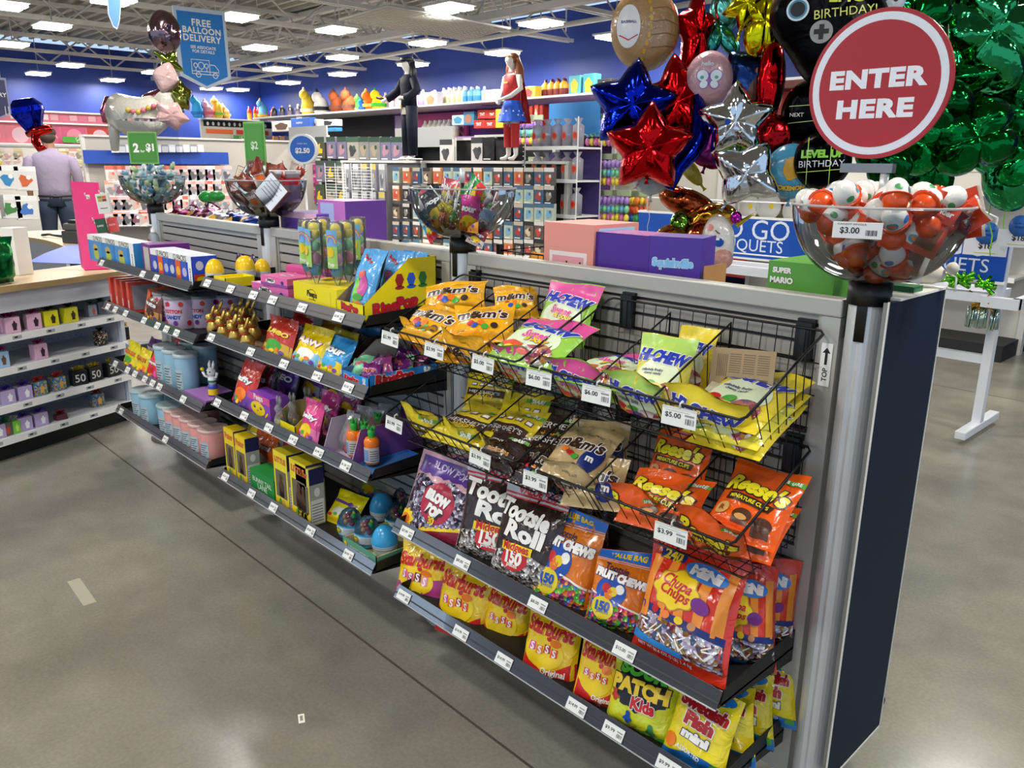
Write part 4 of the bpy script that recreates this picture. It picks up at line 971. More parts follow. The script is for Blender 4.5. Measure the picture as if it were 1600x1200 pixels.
traybox(pa.x, pb.x, -.328, -.14, S2, .022, .022, mat('a02a22', .4), KR, 'long red edged carton holding the gold rabbits')
def d_gen(c1, c2, txt, tm=WT, om=None):
    def f(a, w, h):
        a.band(-w*.5, w*.5, lambda x: h*.0, lambda x: h*.36+.05*h*sin(x/w*6), c1, 0); a.ell(0, h*.34, w*.3, h*.13, c2, 1)
        for i in range(5): a.ell(w*(-.3+.15*i), h*(.2+.05*(i % 2)), w*.07, h*.045, [RED, GRN, YEL, ORG, PUR][i], 3)
        a.text(txt, 0, h*.62, w*.8, tm, 2, bold=.05, shear=.1, rot=-.06, out=om or DKB, ob=.035, hz=h*.14)
    return f
def bagz(pl, pr, zs, h, base, draw, lb, lean=.3, t=.05, dy=0, **k):
    BL, BR = at(*pl, Z=zs), at(*pr, Z=zs); BL.y = max(BL.y, -.318)+dy; BR.y = max(BR.y, -.318)+dy
    return pouchw(BL, BR, (BL+BR)/2+V((0, h*lean, h)), base, draw, lb, t, **k)
bagz((398, 556), (432, 574), S2, .15, film('c83a2a'), d_gen(mat('d8b23a', .35), GRN, 'JUMBO', YEL), 'red jelly bean bag standing beside the gold rabbits', .35, seed=5)
bagz((418, 545), (450, 560), S2, .15, film('b8281c'), d_gen(mat('d8a02a', .35), RED, 'beans', WT), 'red jelly bean bag standing behind the first one', .3, dy=.08, seed=6)
bagz((433, 574), (474, 592), S2, .145, film('f4d418'), d_gen(mat('7ab8d8', .35), WT, 'A&W', WT, RED), 'yellow root beer candy bag with a white and red logo', .5, seed=7, curl=-.04)
for i, (a, b, dy) in enumerate([((468, 590), (508, 604), 0), ((475, 575), (512, 590), .06), ((488, 565), (525, 580), .12), ((470, 548), (500, 560), .17), ((520, 572), (555, 586), .15)]):
    bagz(a, b, S2, .13, film('3aa0e0' if i % 2 == 0 else 'd8cc3a'), d_gen(YEL, mat('4ab0e8', .35), 'sour', WT), ['blue and yellow candy bag at the front beside the cardboard wall', 'yellow and blue candy bag second in the slanted row', 'blue and yellow candy bag in the middle of the slanted row', 'yellow and blue candy bag under the upper shelf', 'blue and yellow candy bag against the brown cardboard wall'][i], .6, dy=dy, seed=10+i)
pa, pb = at(500, 598, Z=S2), at(540, 612, Z=S2)
traybox(pa.x+.01, -1.545, -.325, -.03, S2, .028, .13, mat('dcd4c4', .6), mat('4a3626', .8), 'brown cardboard carton with one tall side beside the blue ring candy box', slope=.5)
for i in range(6): rotbox((-1.585-.03*(i % 2), -.28+.035*i, S2+.005+.004*i), .06, .045, .014, mat('e88a1c' if i % 2 else 'd86a1a', .35), ['orange candy pack at the front of the brown carton', 'second orange candy pack in the brown carton', 'third orange candy pack in the brown carton', 'fourth orange candy pack in the brown carton', 'fifth orange candy pack in the brown carton', 'rearmost orange candy pack in the brown carton'][i], .3, .2, draw=lambda a, w, h: a.text('CHOC', 0, h*.5, w*.7, YEL, 1, bold=.03), side=None, top=None)
def d_rpbox(a, w, h):
    a.text('RingPop', -w*.14, h*.58, w*.56, RP, 1, bold=.07, shear=.1, out=WT, ob=.04); a.ell(w*.33, h*.45, w*.06, h*.28, WT, 1); 
    for s in (-1, 1): a.ell(w*.33+s*w*.03, h*.8, w*.02, h*.15, WT, 1)
    for i in range(4): a.ell(w*(-.35+.13*i), h*.22, w*.05, h*.12, mat('e8dc8a', .4), 1)
traybox(-1.53, -1.375, -.325, -.05, S2, .052, .06, mat('2a8ce0', .35), mat('4a6a9a', .6), 'bright blue ring candy carton on the second shelf', d_rpbox, d_rpbox)
for i in range(11):
    r_ = random.Random(i); x = -1.51+.12*r_.random(); y = -.3+.022*i
    c = ['7a2a7a', '8ad8a8', 'a84a8a', '5a2a6a', 'c05a9a'][i % 5]
    P = Pouch(.075, .07, .03, film(c), seed=i, nu=10, nv=10); P.art.text('RingPop', 0, .035, .05, RP, 1, bold=.05, out=WT)
    solo(P.mb, 'ring_candy_pack', 'small shiny ring candy pack lying in the blue carton', 'candy pack', T(x, y, S2+.03+.004*(i % 3), rz=r_.uniform(-.6, .6), rx=-.5-.3*r_.random(), ry=r_.uniform(-.4, .4)), 'ring candy packs in the blue carton')
# ---- third shelf of the middle section
bagz((344, 640), (375, 655), S3, .2, film('d83a2c'), d_gen(PUR, ORG, 'laffy', WT), 'red and purple taffy bag at the left end of the third shelf', .35, seed=20)
bagz((362, 632), (395, 645), S3, .19, film('8a1f3a'), d_gen(PUR, DKB, 'Skittles', WT), 'dark red bag with white lettering behind the yellow chick box', .3, dy=.06, seed=21)
bagz((392, 628), (430, 645), S3, .18, film('5a3a9a'), d_gen(mat('3a2a6a', .35), PUR, 'OREO', WT), 'dark purple bag behind the yellow chick box', .3, dy=.08, seed=22)
def d_chick(a, w, h):
    a.rect(-w*.5, w*.5, h*.72, h, PNK, 0); a.text('Peeps', 0, h*.86, w*.4, WT, 1, bold=.03); a.ell(-w*.05, h*.45, w*.32, h*.27, mat('f4d62a', .35), 1)
    for s in (-1, 1): a.ell(-w*.05+s*w*.14, h*.5, w*.05, h*.06, INK, 2); a.ell(-w*.04+s*w*.14, h*.52, w*.015, h*.02, WT, 3)
    a.ell(-w*.05, h*.38, w*.04, h*.04, ORG, 3); a.ell(w*.33, h*.32, w*.1, h*.05, mat('f4d62a', .35), 2, rot=.7)
pl, pr = at(374, 652, Z=S3), at(413, 668, Z=S3); boxw((pl.x, -.315, S3), (pr.x, -.315, S3), .105, .08, mat('8a4ac0', .35), d_chick, 'purple box with a big eyed yellow chick face')
def crabbit_kind():
    t = thing('clear_rabbit', '', 'candy rabbit')
    mb = MB(); mb.loft([((0, 0, 0), .02, .02, 0), ((0, 0, .04), .024, .022, 0), ((0, 0, .07), .012, .012, 0), ((0, -.004, .085), .016, .016, 0), ((0, -.004, .1), .008, .008, 0)], CLEARW, 14)
    for s in (-1, 1): mb.tube([(s*.007, 0, .095), (s*.01, 0, .12), (s*.009, 0, .135)], [.005, .006, .002], CLEARW, 8)
    mb.build('clear_body', t)
    mb = MB()
    for i in range(14): mb.ball((.01*cos(i*2.4), .01*sin(i*2.4), .008+.004*i), .005, [RED, YEL, GRN, ORG][i % 4], 6)
    mb.build('candy_filling', t); return t
KC = Kind(crabbit_kind)
for i, (px, py) in enumerate([(436, 672), (448, 668), (461, 660)]):
    p = at(px, py, Z=S3); KC.put(T(p.x, max(-.31, p.y)+.03*i, S3, rz=.3*i), ['clear plastic rabbit of candy at the front', 'clear plastic rabbit of candy in the middle', 'clear plastic rabbit of candy behind the other two'][i])
pl, pr = at(421, 672, Z=S3), at(452, 688, Z=S3)
traybox(pl.x, pr.x, -.32, -.15, S3, .045, .095, BY, mat('a89a6a', .7), 'yellow cut out display carton around the clear rabbits', slope=.4)
for i, (a, b, dy) in enumerate([((456, 690), (486, 704), 0), ((470, 678), (498, 690), .06), ((484, 664), (512, 676), .13), ((510, 660), (545, 672), .17)]):
    bagz(a, b, S3, .155, film(['e0408a', 'c83a8a', 'a83a86', 'b04a90'][i]), d_gen(mat('f07ab0', .35), YEL, 'jelly', WT, PUR), ['pink candy bag at the front left of the purple carton', 'pink candy bag second in the row by the purple carton', 'magenta candy bag third in the row by the purple carton', 'magenta candy bag at the back beside the slatwall'][i], .3, dy=dy, seed=30+i, t=.04)
traybox(-1.672, -1.49, -.325, -.03, S3, .028, .125, mat('7a4a94', .4), mat('b8aec0', .6), 'large purple display carton with high sides', lambda a, w, h: a.text('CHOC BUNNY', 0, h*.5, w*.5, mat('d8b8e8', .4), 1), slope=.12)
GUM = mat('d86a6a', .3); 
for i, (x, y, z, c, lb) in enumerate([(-1.62, -.265, .03, 'd8706c', 'coral gummy in clear wrap at the front of the purple carton'), (-1.585, -.2, .035, 'c8605c', 'coral gummy in clear wrap behind the front one'), (-1.64, -.19, .03, '6a9a4a', 'green gummy in clear wrap at the left of the purple carton'), (-1.57, -.13, .04, '3a2a3a', 'dark gummy in clear wrap at the back of the purple carton')]):
    t = thing('wrapped_gummy', lb, 'gummy candy', T(x, y, S3+z-.02, rz=.2*i, rx=-.25)); mb = MB(); mb.loft([((0, 0, 0), .022, .012, 0), ((0, 0, .04), .03, .015, 0), ((0, 0, .075), .02, .012, 0), ((0, 0, .095), .024, .01, 0), ((0, 0, .11), .006, .006, 0)], mat(c, .3), 14); mb.build('gummy', t)
    P = Pouch(.085, .14, .04, CLEARW, seed=i, nu=10, nv=12, wr=2); P.mb.build('clear_wrap', t)
traybox(-1.488, -1.372, -.325, -.1, S3, .01, .012, mat('3a7ad0', .4), mat('4a8ad8', .4), 'blue round holed tray under the orange carrot bottles')
def carrot_kind():
    t = thing('carrot_bottle', '', 'bottle'); OR = mat('f07814', .3)
    mb = MB(); mb.lathe([(0, 0), (.017, .001), (.0185, .006), (.0185, .045), (.0195, .06), (.014, .068), (.0, .069)], OR, 20); mb.build('bottle', t)
    mb = MB(); A = Art(mb, lambda x, z, o: ((.0187+o)*sin(x/.0187), -(.0187+o)*cos(x/.0187), z)); A.band(-.02, .024, lambda x: .008, lambda x: .046, mat('c8c2be', .4), 0, n=12)
    for k in range(5): A.band(.0, .02, lambda x, k=k: .012+.006*k, lambda x, k=k: .0135+.006*k, INK, 1, n=4)
    A.band(-.018, -.004, lambda x: .012, lambda x: .04, mat('7a9ac8', .4), 1, n=4); mb.build('label_sleeve', t)
    mb = MB(); mb.lathe([(.0085, .068), (.0085, .076), (.01, .08), (.008, .088), (.0, .09)], mat('2fae3c', .35), 12)
    for i in range(5): mb.tube([(0, 0, .082), (.008*cos(i*1.26), .008*sin(i*1.26), .093), (.01*cos(i*1.26), .01*sin(i*1.26), .098)], [.003, .0035, .001], mat('2fae3c', .35), 6)
    mb.build('green_cap', t); return t
KCB = Kind(carrot_kind)
for i, (px, py) in enumerate([(555, 712), (582, 724), (571, 715), (592, 700)]):
    p = at(px, py, Z=S3+.012); KCB.put(T(p.x, max(p.y, -.312), S3+.0125, rz=.3+.4*i, s=1.35), ['orange carrot bottle with a green cap standing leftmost', 'orange carrot bottle nearest the front corner', 'orange carrot bottle squeezed between two others', 'orange carrot bottle at the rear of the blue tray'][i])
# ---- lowest shelf of the middle section
def winbox(pl, pr, zs, h, d, lb, topc, label_='EASTER', txtc=ORG):
    BL, BR = at(*pl, Z=zs), at(*pr, Z=zs); BL.y = BR.y = -.315
    M, w, hh = frame3(BL, BR, (BL+BR)/2+V((0, 0, h))); t = thing('bunny_box', lb, 'candy box', M)
    mb = MB(); mb.box(-w/2, w/2, 0, d, 0, h, mat('c8b890', .6)); mb.box(-w/2, w/2, 0, d, h, h+.001, topc); A = Art(mb, base=.0005, step=.0003)
    A.rect(-w/2, w/2, 0, h, topc, 0); A.rect(-w*.4, w*.4, h*.2, h*.68, mat('6a6454', .3), 1); A.text(label_, 0, h*.86, w*.8, txtc, 2, bold=.04, out=DKB, ob=.03)
    A.rect(-w*.5, w*.5, 0, h*.1, mat('b89a3a', .4), 2)
    for i in range(4): A.ell(w*(-.35+.23*i), h*.13, w*.1, h*.05, [YEL, GRN, mat('d8a85a', .4), YEL][i], 3)
    A2 = Art(mb, lambda x, z, o: (w/2+o, d/2+x, z), base=.0005, step=.0003); A2.rect(-d*.5, d*.5, h*.0, h, mat('b8b4a8', .5), 0); A2.rect(-d*.45, d*.45, h*.02, h*.45, WT, 1)
    for k in range(7): A2.rect(-d*.4, d*.36, h*(.06+.05*k), h*(.075+.05*k), mat('7a7a78', .5), 2)
    A2.rect(-d*.5, d*.5, h*.72, h, mat('2a2a5a', .4), 2); A2.ell(0, h*.58, d*.2, h*.08, WT, 3)
    mb.build('carton', t)
    mb = MB(); mb.loft([((0, -.001, h*.22), w*.18, .0015, 0), ((0, -.001, h*.42), w*.2, .0015, 0), ((0, -.001, h*.5), w*.1, .0015, 0), ((0, -.001, h*.58), w*.13, .0015, 0), ((0, -.001, h*.64), w*.04, .0015, 0)], mat('4a2f1e', .35), 12); mb.build('chocolate_bunny', t)
    return t
winbox((350, 742), (366, 751), S4, .215, .06, 'tall yellow topped box with a window and chocolate bunny at the left end', YEL, 'Peter')
winbox((368, 752), (384, 762), S4, .21, .06, 'tall yellow topped window box beside the green box', YEL, 'Peter')
bagz((378, 735), (412, 752), S4, .19, film('e8641e'), d_gen(mat('c84a3a', .35), WT, 'gummi', WT), 'orange candy bag standing behind the green box', .2, dy=.05, seed=40)
pl, pr = at(384, 768, Z=S4), at(424, 790, Z=S4)
boxw((pl.x, -.318, S4), (pr.x, -.318, S4), .1, .09, mat('1f8a3c', .45), lambda a, w, h: (a.text('BUNNY TAIL', 0, h*.62, w*.8, mat('d8e8d0', .4), 1, bold=.01), a.text('LANE', 0, h*.38, w*.4, mat('d8e8d0', .4), 1, bold=.01)), 'plain green box with pale lettering in front of the orange bag')
winbox((428, 790), (452, 802), S4, .235, .07, 'tall yellow window box left of its twin', mat('f0dc2c', .4), 'LITTLE')
winbox((456, 805), (484, 820), S4, .235, .075, 'tall yellow window box with the printed side panel facing the aisle end', mat('f0dc2c', .4), 'LITTLE')
winbox((498, 800), (520, 812), S4, .225, .06, 'tall bunny window box set back beside the printed side panel', mat('d8cc5a', .4), 'BUNNY')
bagz((500, 815), (545, 832), S4, .1, film('e8dc1c'), d_gen(YEL, mat('d8d8c8', .4), 'candy', PUR), 'bright yellow candy bag lying behind the clear topped eggs', .9, dy=.02, seed=41)
bagz((560, 790), (610, 805), S4, .13, film('e4da2a'), d_gen(mat('7ab8e0', .35), GRN, 'EGGS', WT), 'yellow and blue candy bag leaning on the slatwall', .5, dy=.1, seed=42)
bagz((525, 785), (560, 798), S4, .1, film('8acc4a'), d_gen(mat('4a8ad0', .35), YEL, 'pops', WT), 'green and blue candy bag behind the eggs', .6, dy=.1, seed=43)
BL_ = mat('3aa4dc', .25)
def clearegg():
    t = thing('surprise_egg', '', 'candy egg'); r = .04; h = .1
    mb = MB(); mb.lathe([(0, 0), (r*.6, .001), (r*.86, .014), (r, .035), (r*1.0, .045)], mat('dfe6ea', .3), 22); mb.lathe([(r*.74, .004), (r*.9, .016)], BL_, 22)
    A = Art(mb, lambda x, z, o: ((r*.985+o)*sin(x/r), -(r*.985+o)*cos(x/r), z)); A.ell(.0, .032, .012, .009, mat('8a8a1c', .4), 0, 16); A.text('EGG', 0, .033, .014, mat('e8d83a', .4), 1, bold=.05); A.band(.02, .05, lambda x: .02, lambda x: .04, mat('b8c0c4', .4), 0)
    mb.build('lower_shell', t)
    mb = MB(); mb.lathe([(r*1.01, .045), (r*.98, .056), (r*.88, .072), (r*.68, .086), (r*.4, .096), (0, .1)], mat('c4e6f6', .05, 0, 'clear', haze=.05, hc='4ab0e8'), 22); mb.lathe([(r*1.02, .043), (r*1.02, .048)], BL_, 22); mb.build('clear_dome', t)
    mb = MB()
    for i in range(12): mb.ball((.015*cos(i*2.4), .015*sin(i*2.4), .05+.0028*i), .009, [RED, YEL, ORG, GRN, mat('b8383a', .4)][i % 5], 7)
    mb.build('candy_filling', t); return t
def blueegg():
    t = thing('surprise_egg', '', 'candy egg'); r = .04
    mb = MB(); mb.lathe([(0, 0), (r*.6, .001), (r*.86, .014), (r, .035), (r*1.0, .045)], mat('dfe6ea', .3), 22)
    for k in range(3): mb.lathe([(r*(.99+.005*k), .03+.004*k), (r*(.995+.005*k), .0315+.004*k)], INK, 22)
    mb.build('lower_shell', t); mb = MB(); mb.lathe([(r*1.02, .043), (r*1.0, .056), (r*.88, .072), (r*.68, .086), (r*.4, .096), (0, .1)], BL_, 22); mb.build('upper_shell', t); return t
KCE, KBE = Kind(clearegg), Kind(blueegg)
for k, px, py, dy, lb in [(KCE, 545, 838, 0, 'clear topped surprise egg at the left front of the green tray'), (KCE, 572, 852, 0, 'clear topped surprise egg in the middle front of the green tray'), (KBE, 602, 866, 0, 'solid blue topped surprise egg nearest the shelf corner'), (KBE, 590, 815, .02, 'solid blue topped surprise egg in the second row'), (KCE, 612, 832, .02, 'clear topped surprise egg in the second row'), (KCE, 622, 805, .02, 'clear topped surprise egg in the back row'), (KCE, 640, 828, .0, 'clear topped surprise egg at the right rear')]:
    p = at(px, py, Z=S4+.008); k.put(T(min(p.x, -1.41), max(p.y, -.275)+dy, S4+.006, rx=-.12 if k is KCE else 0, s=1.12), lb)
traybox(-1.58, -1.372, -.326, -.1, S4, .052, .045, mat('5a9a80', .45), mat('c8b88a', .7), 'low green carton tray holding the surprise eggs', lambda a, w, h: (a.text('JURASSIC WORLD', -w*.02, h*.5, w*.6, mat('e0e4d8', .4), 1, bold=.03), a.ell(-w*.4, h*.5, w*.04, h*.3, YEL, 1)))

# deeper rows of bags standing behind the front ones
for i, (px, py, zs, h, dy, c, c2, tx, lb) in enumerate([
    (440, 540, S2, .15, .2, 'c8382a', 'e8b02a', 'gummi', 'red and amber bag deep on the second shelf behind the rabbits'), (492, 560, S2, .15, .2, 'd8c83a', '3a9ad8', 'lemon', 'yellow and blue bag deep on the second shelf by the slatwall'), (520, 565, S2, .14, .2, '3a8ad8', 'e8d83a', 'sour', 'bright blue bag deep on the second shelf beside the brown carton'), (455, 555, S2, .14, .12, 'e8a01c', 'c8281c', 'beans', 'amber bag between the red and yellow bags'),
    (352, 615, S3, .2, .12, '6a2a8a', 'e03a3a', 'taffy', 'violet taffy bag deep behind the red one'), (380, 622, S3, .2, .16, '7a2a9a', '3a2a7a', 'chews', 'violet chew bag deep behind the chick box'), (420, 632, S3, .18, .16, '8a5ab8', 'c8c8d8', 'eggs', 'lilac bag deep behind the clear rabbits'), (450, 645, S3, .17, .18, '6a3a8a', 'b04a9a', 'treat', 'plum bag deep behind the clear rabbits'), (408, 610, S3, .15, .2, '4a2a5a', 'd8a03a', 'mini', 'dark violet bag against the slatwall on the third shelf'),
    (402, 742, S4, .2, .12, 'd8501c', 'f0b03a', 'chews', 'second orange bag deep behind the green box'), (420, 745, S4, .2, .06, 'e03a5a', 'f08ab0', 'hearts', 'rosy red bag beside the tall window boxes'), (340, 720, S4, .17, .14, 'b8a82a', '6a4a2a', 'egg', 'olive bag deep at the left end of the lowest middle shelf'),
    (300, 580, Z3 if False else .51, .14, .1, 'c83a4a', 'e87a8a', 'sweet', 'red bag in the shade behind the pale blue tubs')]):
    bagz((px, py), (px+30, py+12), zs, h, film(c), d_gen(mat(c2, .35), YEL, tx, WT), lb, .15, dy=dy, seed=80+i)
# ================================================================== far section of the slatwall run
Z1, Z2, Z3, Z4 = 1.042, .816, .51, .245
def d12(kind):
    def f(a, w, h):
        n = 3 if kind == 0 else 2
        a.rect(-w*.5, w*.5, h*.8, h, mat('efeee6', .4), 0)
        for i in range(n): a.text('12 PACKS', -w*.4+w*.85/n*(i+.5), h*.9, w*.6/n, INK, 2, bold=.01); 
        if kind == 0:
            for i in range(3):
                x = -w*.32+i*w*.28; a.rect(x-w*.13, x+w*.13, 0, h*.8, mat('2f86c8' if i % 2 else '3a90d0', .4), 1); a.ell(x, h*.3, w*.06, h*.22, mat('b8c04a', .4), 2); a.ell(x-w*.01, h*.55, w*.055, h*.13, mat('c8a85a', .4), 2)
        else:
            for i in range(6): a.rect(-w*.46+i*w*.145, -w*.34+i*w*.145, h*.0, h*.8, mat(['2a4aa0', 'e0542a', '2f5ab8'][i % 3], .4), 1); a.ell(-w*.4+i*w*.145, h*.45, w*.05, h*.15, mat(['c8c8d0', 'f0b02a', 'b8b8d8'][i % 3], .4), 2)
        a.rect(w*.42, w*.5, 0, h, mat('f2f4f4', .4), 3); a.text('12 PACKS', w*.46, h*.35, h*.55, BLK, 4, bold=.03, rot=pi/2)
    return f
def d12s(a, w, h): a.ell(-w*.2, h*.7, w*.15, h*.15, mat('c8c8e0', .4), 1); a.rect(-w*.45, w*.1, h*.1, h*.42, mat('e0421c', .4), 1); a.ell(-w*.15, h*.25, w*.2, h*.1, YEL, 2)
def row(pl, pr, zs, h, d, base, draw, lb, **k):
    a, b = at(*pl, Z=zs), at(*pr, Z=zs); return boxw((a.x, -.318, zs), (b.x, -.318, zs), h, d, base, draw, lb, **k)
row((160, 404), (226, 424), Z1, .135, .1, mat('2f86c8', .4), d12(0), 'blue and white twelve pack carton at the far end', side=lambda a, w, h: None, lidm=mat('dfe6ee', .4))
row((242, 432), (302, 450), Z1, .13, .11, mat('1f4ad0', .4), d12(1), 'blue and orange twelve pack carton near the shelf end', side=d12s, lidm=mat('dcdff0', .4))
a_, b_ = at(228, 425, Z=Z1), at(241, 430, Z=Z1)
boxw((a_.x+.0, -.29, Z1), (b_.x, -.3, Z1), .14, .18, mat('7a2a80', .4), lambda a, w, h: a.rect(-w*.3, w*.3, h*.1, h*.9, mat('c8c0b0', .4), 1), 'narrow purple box between the two twelve pack cartons', lidm=mat('7a2a80', .4))
rotbox((-3.1, -.13, Z1), .14, .1, .08, mat('3a9ad8', .35), 'light blue box behind the twelve pack cartons', .1, draw=None, side=None, top=None)
# hand sanitiser bottle
t = thing('pump_bottle', 'clear hand gel bottle with a white pump beside the far post', 'bottle', T(-3.72, -.09, Z1))
mb = MB(); mb.loft([((0, 0, 0), .036, .026, 0, .8), ((0, 0, .12), .036, .026, 0, .8), ((0, 0, .145), .026, .022, 0), ((0, 0, .155), .012, .012, 0)], mat('dde8f0', .08, 0, 'clear', haze=.25), 20); mb.build('bottle_body', t)
mb = MB(); A = Art(mb, lambda x, z, o: (x, -.0265-o, z), L=.02); A.rect(-.024, .024, .03, .08, mat('4a7ac8', .4)); A.rect(-.018, .018, .1, .12, RED); mb.build('body_label', t)
mb = MB(); mb.lathe([(.013, .155), (.013, .17), (.005, .172), (.005, .19), (.0, .19)], WHITE, 14); mb.tube([(0, 0, .19), (0, -.025, .192), (0, -.032, .186)], .005, WHITE, 8); mb.build('pump', t)
# second shelf: red boxes, snack bag, candy tubs
for i in range(4): 
    p = at(172+i*9, 478+i*3.5, Z=Z2); rotbox((p.x+.02, -.23, Z2), .032, .155, .16, mat(['d8483c', 'e05a46', 'cc4038', 'd8503e'][i], .4), ['leftmost', 'second', 'third', 'fourth'][i]+' of the upright red candy boxes', 0, draw=lambda a, w, h: a.text('bites', 0, h*.3, h*.25, WT, 1, bold=.04, rot=pi/2), side=lambda a, w, h: a.rect(-w*.4, w*.4, h*.1, h*.9, mat('9a9aa2', .4), 1), top=None)
p = at(212, 497, Z=Z2); rotbox((p.x+.06, -.23, Z2+.02), .032, .155, .16, mat('e86a3c', .4), 'orange red candy box leaning to the right', ry=.6, draw=lambda a, w, h: a.text('bites', 0, h*.3, h*.25, WT, 1, bold=.04, rot=pi/2), side=lambda a, w, h: a.rect(-w*.4, w*.4, h*.1, h*.9, mat('9a9aa2', .4), 1), top=None)
bagz((232, 500), (252, 510), Z2, .15, film('6a3a24'), d_gen(mat('b8853a', .4), BROWN, 'nuts', WT), 'brown snack bag beside the front candy tub', .1, seed=60)
bagz((228, 490), (248, 500), Z2, .15, film('7a4a2c'), d_gen(mat('b8853a', .4), BROWN, 'nuts', WT), 'brown snack bag set behind the first one', .1, dy=.07, seed=61)
def tub_kind(body, lid, r=.058, h=.135, txt=True, clearlid=True):
    def f():
        t = thing('candy_tub', '', 'candy tub')
        mb = MB(); mb.lathe([(0, 0), (r*.9, 0), (r*.93, .004), (r, h*.93), (r*1.0, h*.94)], body, 28)
        A = Art(mb, lambda x, z, o: ((r*(.93+.07*z/h)+o)*sin(x/r), -(r*(.93+.07*z/h)+o)*cos(x/r), z), base=.0006, step=.0004)
        if txt:
            A.L = .03; A.text('COTTON', .0, h*.56, r*1.25, RED, 1, bold=.05); A.text('CANDY', .0, h*.38, r*1.1, BLU, 1, bold=.05); A.L = None
            A.ell(-r*.4, h*.76, r*.22, h*.1, mat('5a5a5a', .4), 1, 3)
            for i in range(9): A.ell(r*(-1.5+.42*i), h*(.78 if i % 2 else .2), r*.15, r*.16, [RED, PUR, mat('e0403a', .4)][i % 3], 1, 12)
        else:
            A.band(-r*.5, r*.35, lambda x: h*.12, lambda x: h*.62, mat('b4c4cc', .4), 1)
            for k in range(6): A.band(-r*.45, r*.05+.1*r*(k % 3), lambda x, k=k: h*(.16+.07*k), lambda x, k=k: h*(.185+.07*k), mat('4a5a66', .5), 2, n=4)
        mb.build('tub_body', t)
        mb = MB(); mb.lathe([(r*1.04, h*.91), (r*1.06, h*.93), (r*1.05, h*.985), (r*1.0, h), (r*.9, h*.985), (0, h*.98)], lid, 28); mb.build('lid', t); return t
    return f
LC = mat('c8ccd0', .15, 0, 'clear', haze=.45, hc='b8bcc0')
KTub = Kind(tub_kind(mat('d6c2dc', .35), LC, .075, .15))
for px, py, dy, lb in [(270, 513, 0, 'lilac spotted candy tub in front of its twin'), (252, 506, .03, 'lilac spotted candy tub half hidden on the left'), (312, 510, .12, 'lilac spotted candy tub standing clear to the right'), (352, 508, .16, 'lilac spotted candy tub in the shade by the slatwall')]:
    p = at(px, py, Z=Z2); KTub.put(T(min(p.x, -2.72), max(p.y, -.25)+dy*.2, Z2, rz=.55), lb)
# third shelf
rotbox((-3.76, -.17, Z3), .08, .1, .2, mat('9a9ca4', .4), 'grey printed box at the far end of the third shelf', draw=None, side=lambda a, w, h: a.rect(-w*.4, w*.4, h*.3, h*.7, mat('6a6c74', .4), 1), top=None)
bagz((192, 573), (208, 583), Z3, .14, film('d8cc1c'), d_gen(YEL, GRN, 'SOUR', ORG), 'yellow sour candy bag on the third far shelf', .3, seed=62)
bagz((207, 583), (222, 592), Z3, .13, film('e0c820'), d_gen(ORG, YEL, 'PATCH', ORG), 'yellow and orange sour candy bag beside the first one', .3, seed=63)
bagz((212, 572), (228, 580), Z3, .15, film('5a2a7a'), d_gen(PUR, BLK, 'sour', WT), 'purple sour candy bag behind the yellow ones', .2, dy=.06, seed=64)
bagz((225, 592), (241, 601), Z3, .14, film('e03a4a'), d_gen(PNK, RED, 'gummi', WT), 'red candy bag beside the pale blue tubs', .3, seed=65)
bagz((240, 570), (262, 578), Z3, .15, film('d83a5a'), d_gen(RED, PNK, 'taffy', WT), 'crimson candy bag at the back of the third shelf', .2, dy=.1, seed=66)
pb_ = mat('9cc8dc', .25)
KTu = Kind(tub_kind(pb_, mat('b8c8cc', .3), .055, .19, False))
for px, py, lb in [(263, 597, 'tall pale blue tub at the left of the trio'), (277, 604, 'tall pale blue tub in the middle of the trio'), (296, 612, 'tall pale blue tub at the right of the trio'), (305, 590, 'tall pale blue tub behind the trio'), (325, 596, 'tall pale blue tub deepest in the shelf')]:
    p = at(px, py, Z=Z3); KTu.put(T(p.x, max(p.y, -.265), Z3, rz=.4), lb)
a_, b_ = at(289, 621, Z=Z3), at(318, 633, Z=Z3); boxw((a_.x, -.318, Z3), (-2.675, -.318, Z3), .035, .16, mat('a878c0', .35), None, 'flat lilac box under the white rabbit dispenser')
t = thing('rabbit_dispenser', 'white toy rabbit candy dispenser standing on the lilac box', 'candy toy', T(-2.74, -.255, Z3+.036, rz=.5, s=1.1))
mb = MB(); mb.lathe([(0, 0), (.02, 0), (.02, .04), (.018, .045), (0, .046)], mat('3a4ab0', .3), 14); mb.lathe([(.0205, .005), (.0205, .03)], YEL, 14); mb.build('barrel', t)
mb = MB(); mb.loft([((0, 0, .045), .014, .013, 0), ((0, 0, .07), .018, .016, 0), ((0, 0, .085), .008, .008, 0)], mat('efeff2', .3), 12); mb.ball((0, -.003, .1), .019, mat('efeff2', .3), 12)
for s in (-1, 1): mb.tube([(s*.008, 0, .113), (s*.01, .003, .13), (s*.009, .006, .145)], [.005, .006, .002], mat('efeff2', .3), 8); mb.tube([(s*.014, 0, .075), (s*.028, -.008, .082), (s*.034, -.01, .1)], [.006, .005, .006], mat('efeff2', .3), 8)
mb.ball((-.034, -.012, .11), .008, YEL, 8); mb.build('rabbit_figure', t)
mb = MB()
for s in (-1, 1): mb.ball((s*.007, -.02, .103), .003, INK, 8)
mb.lathe([(.0185, .058), (.019, .066)], mat('2a7a6a', .4), 12); mb.build('eyes_and_vest', t)
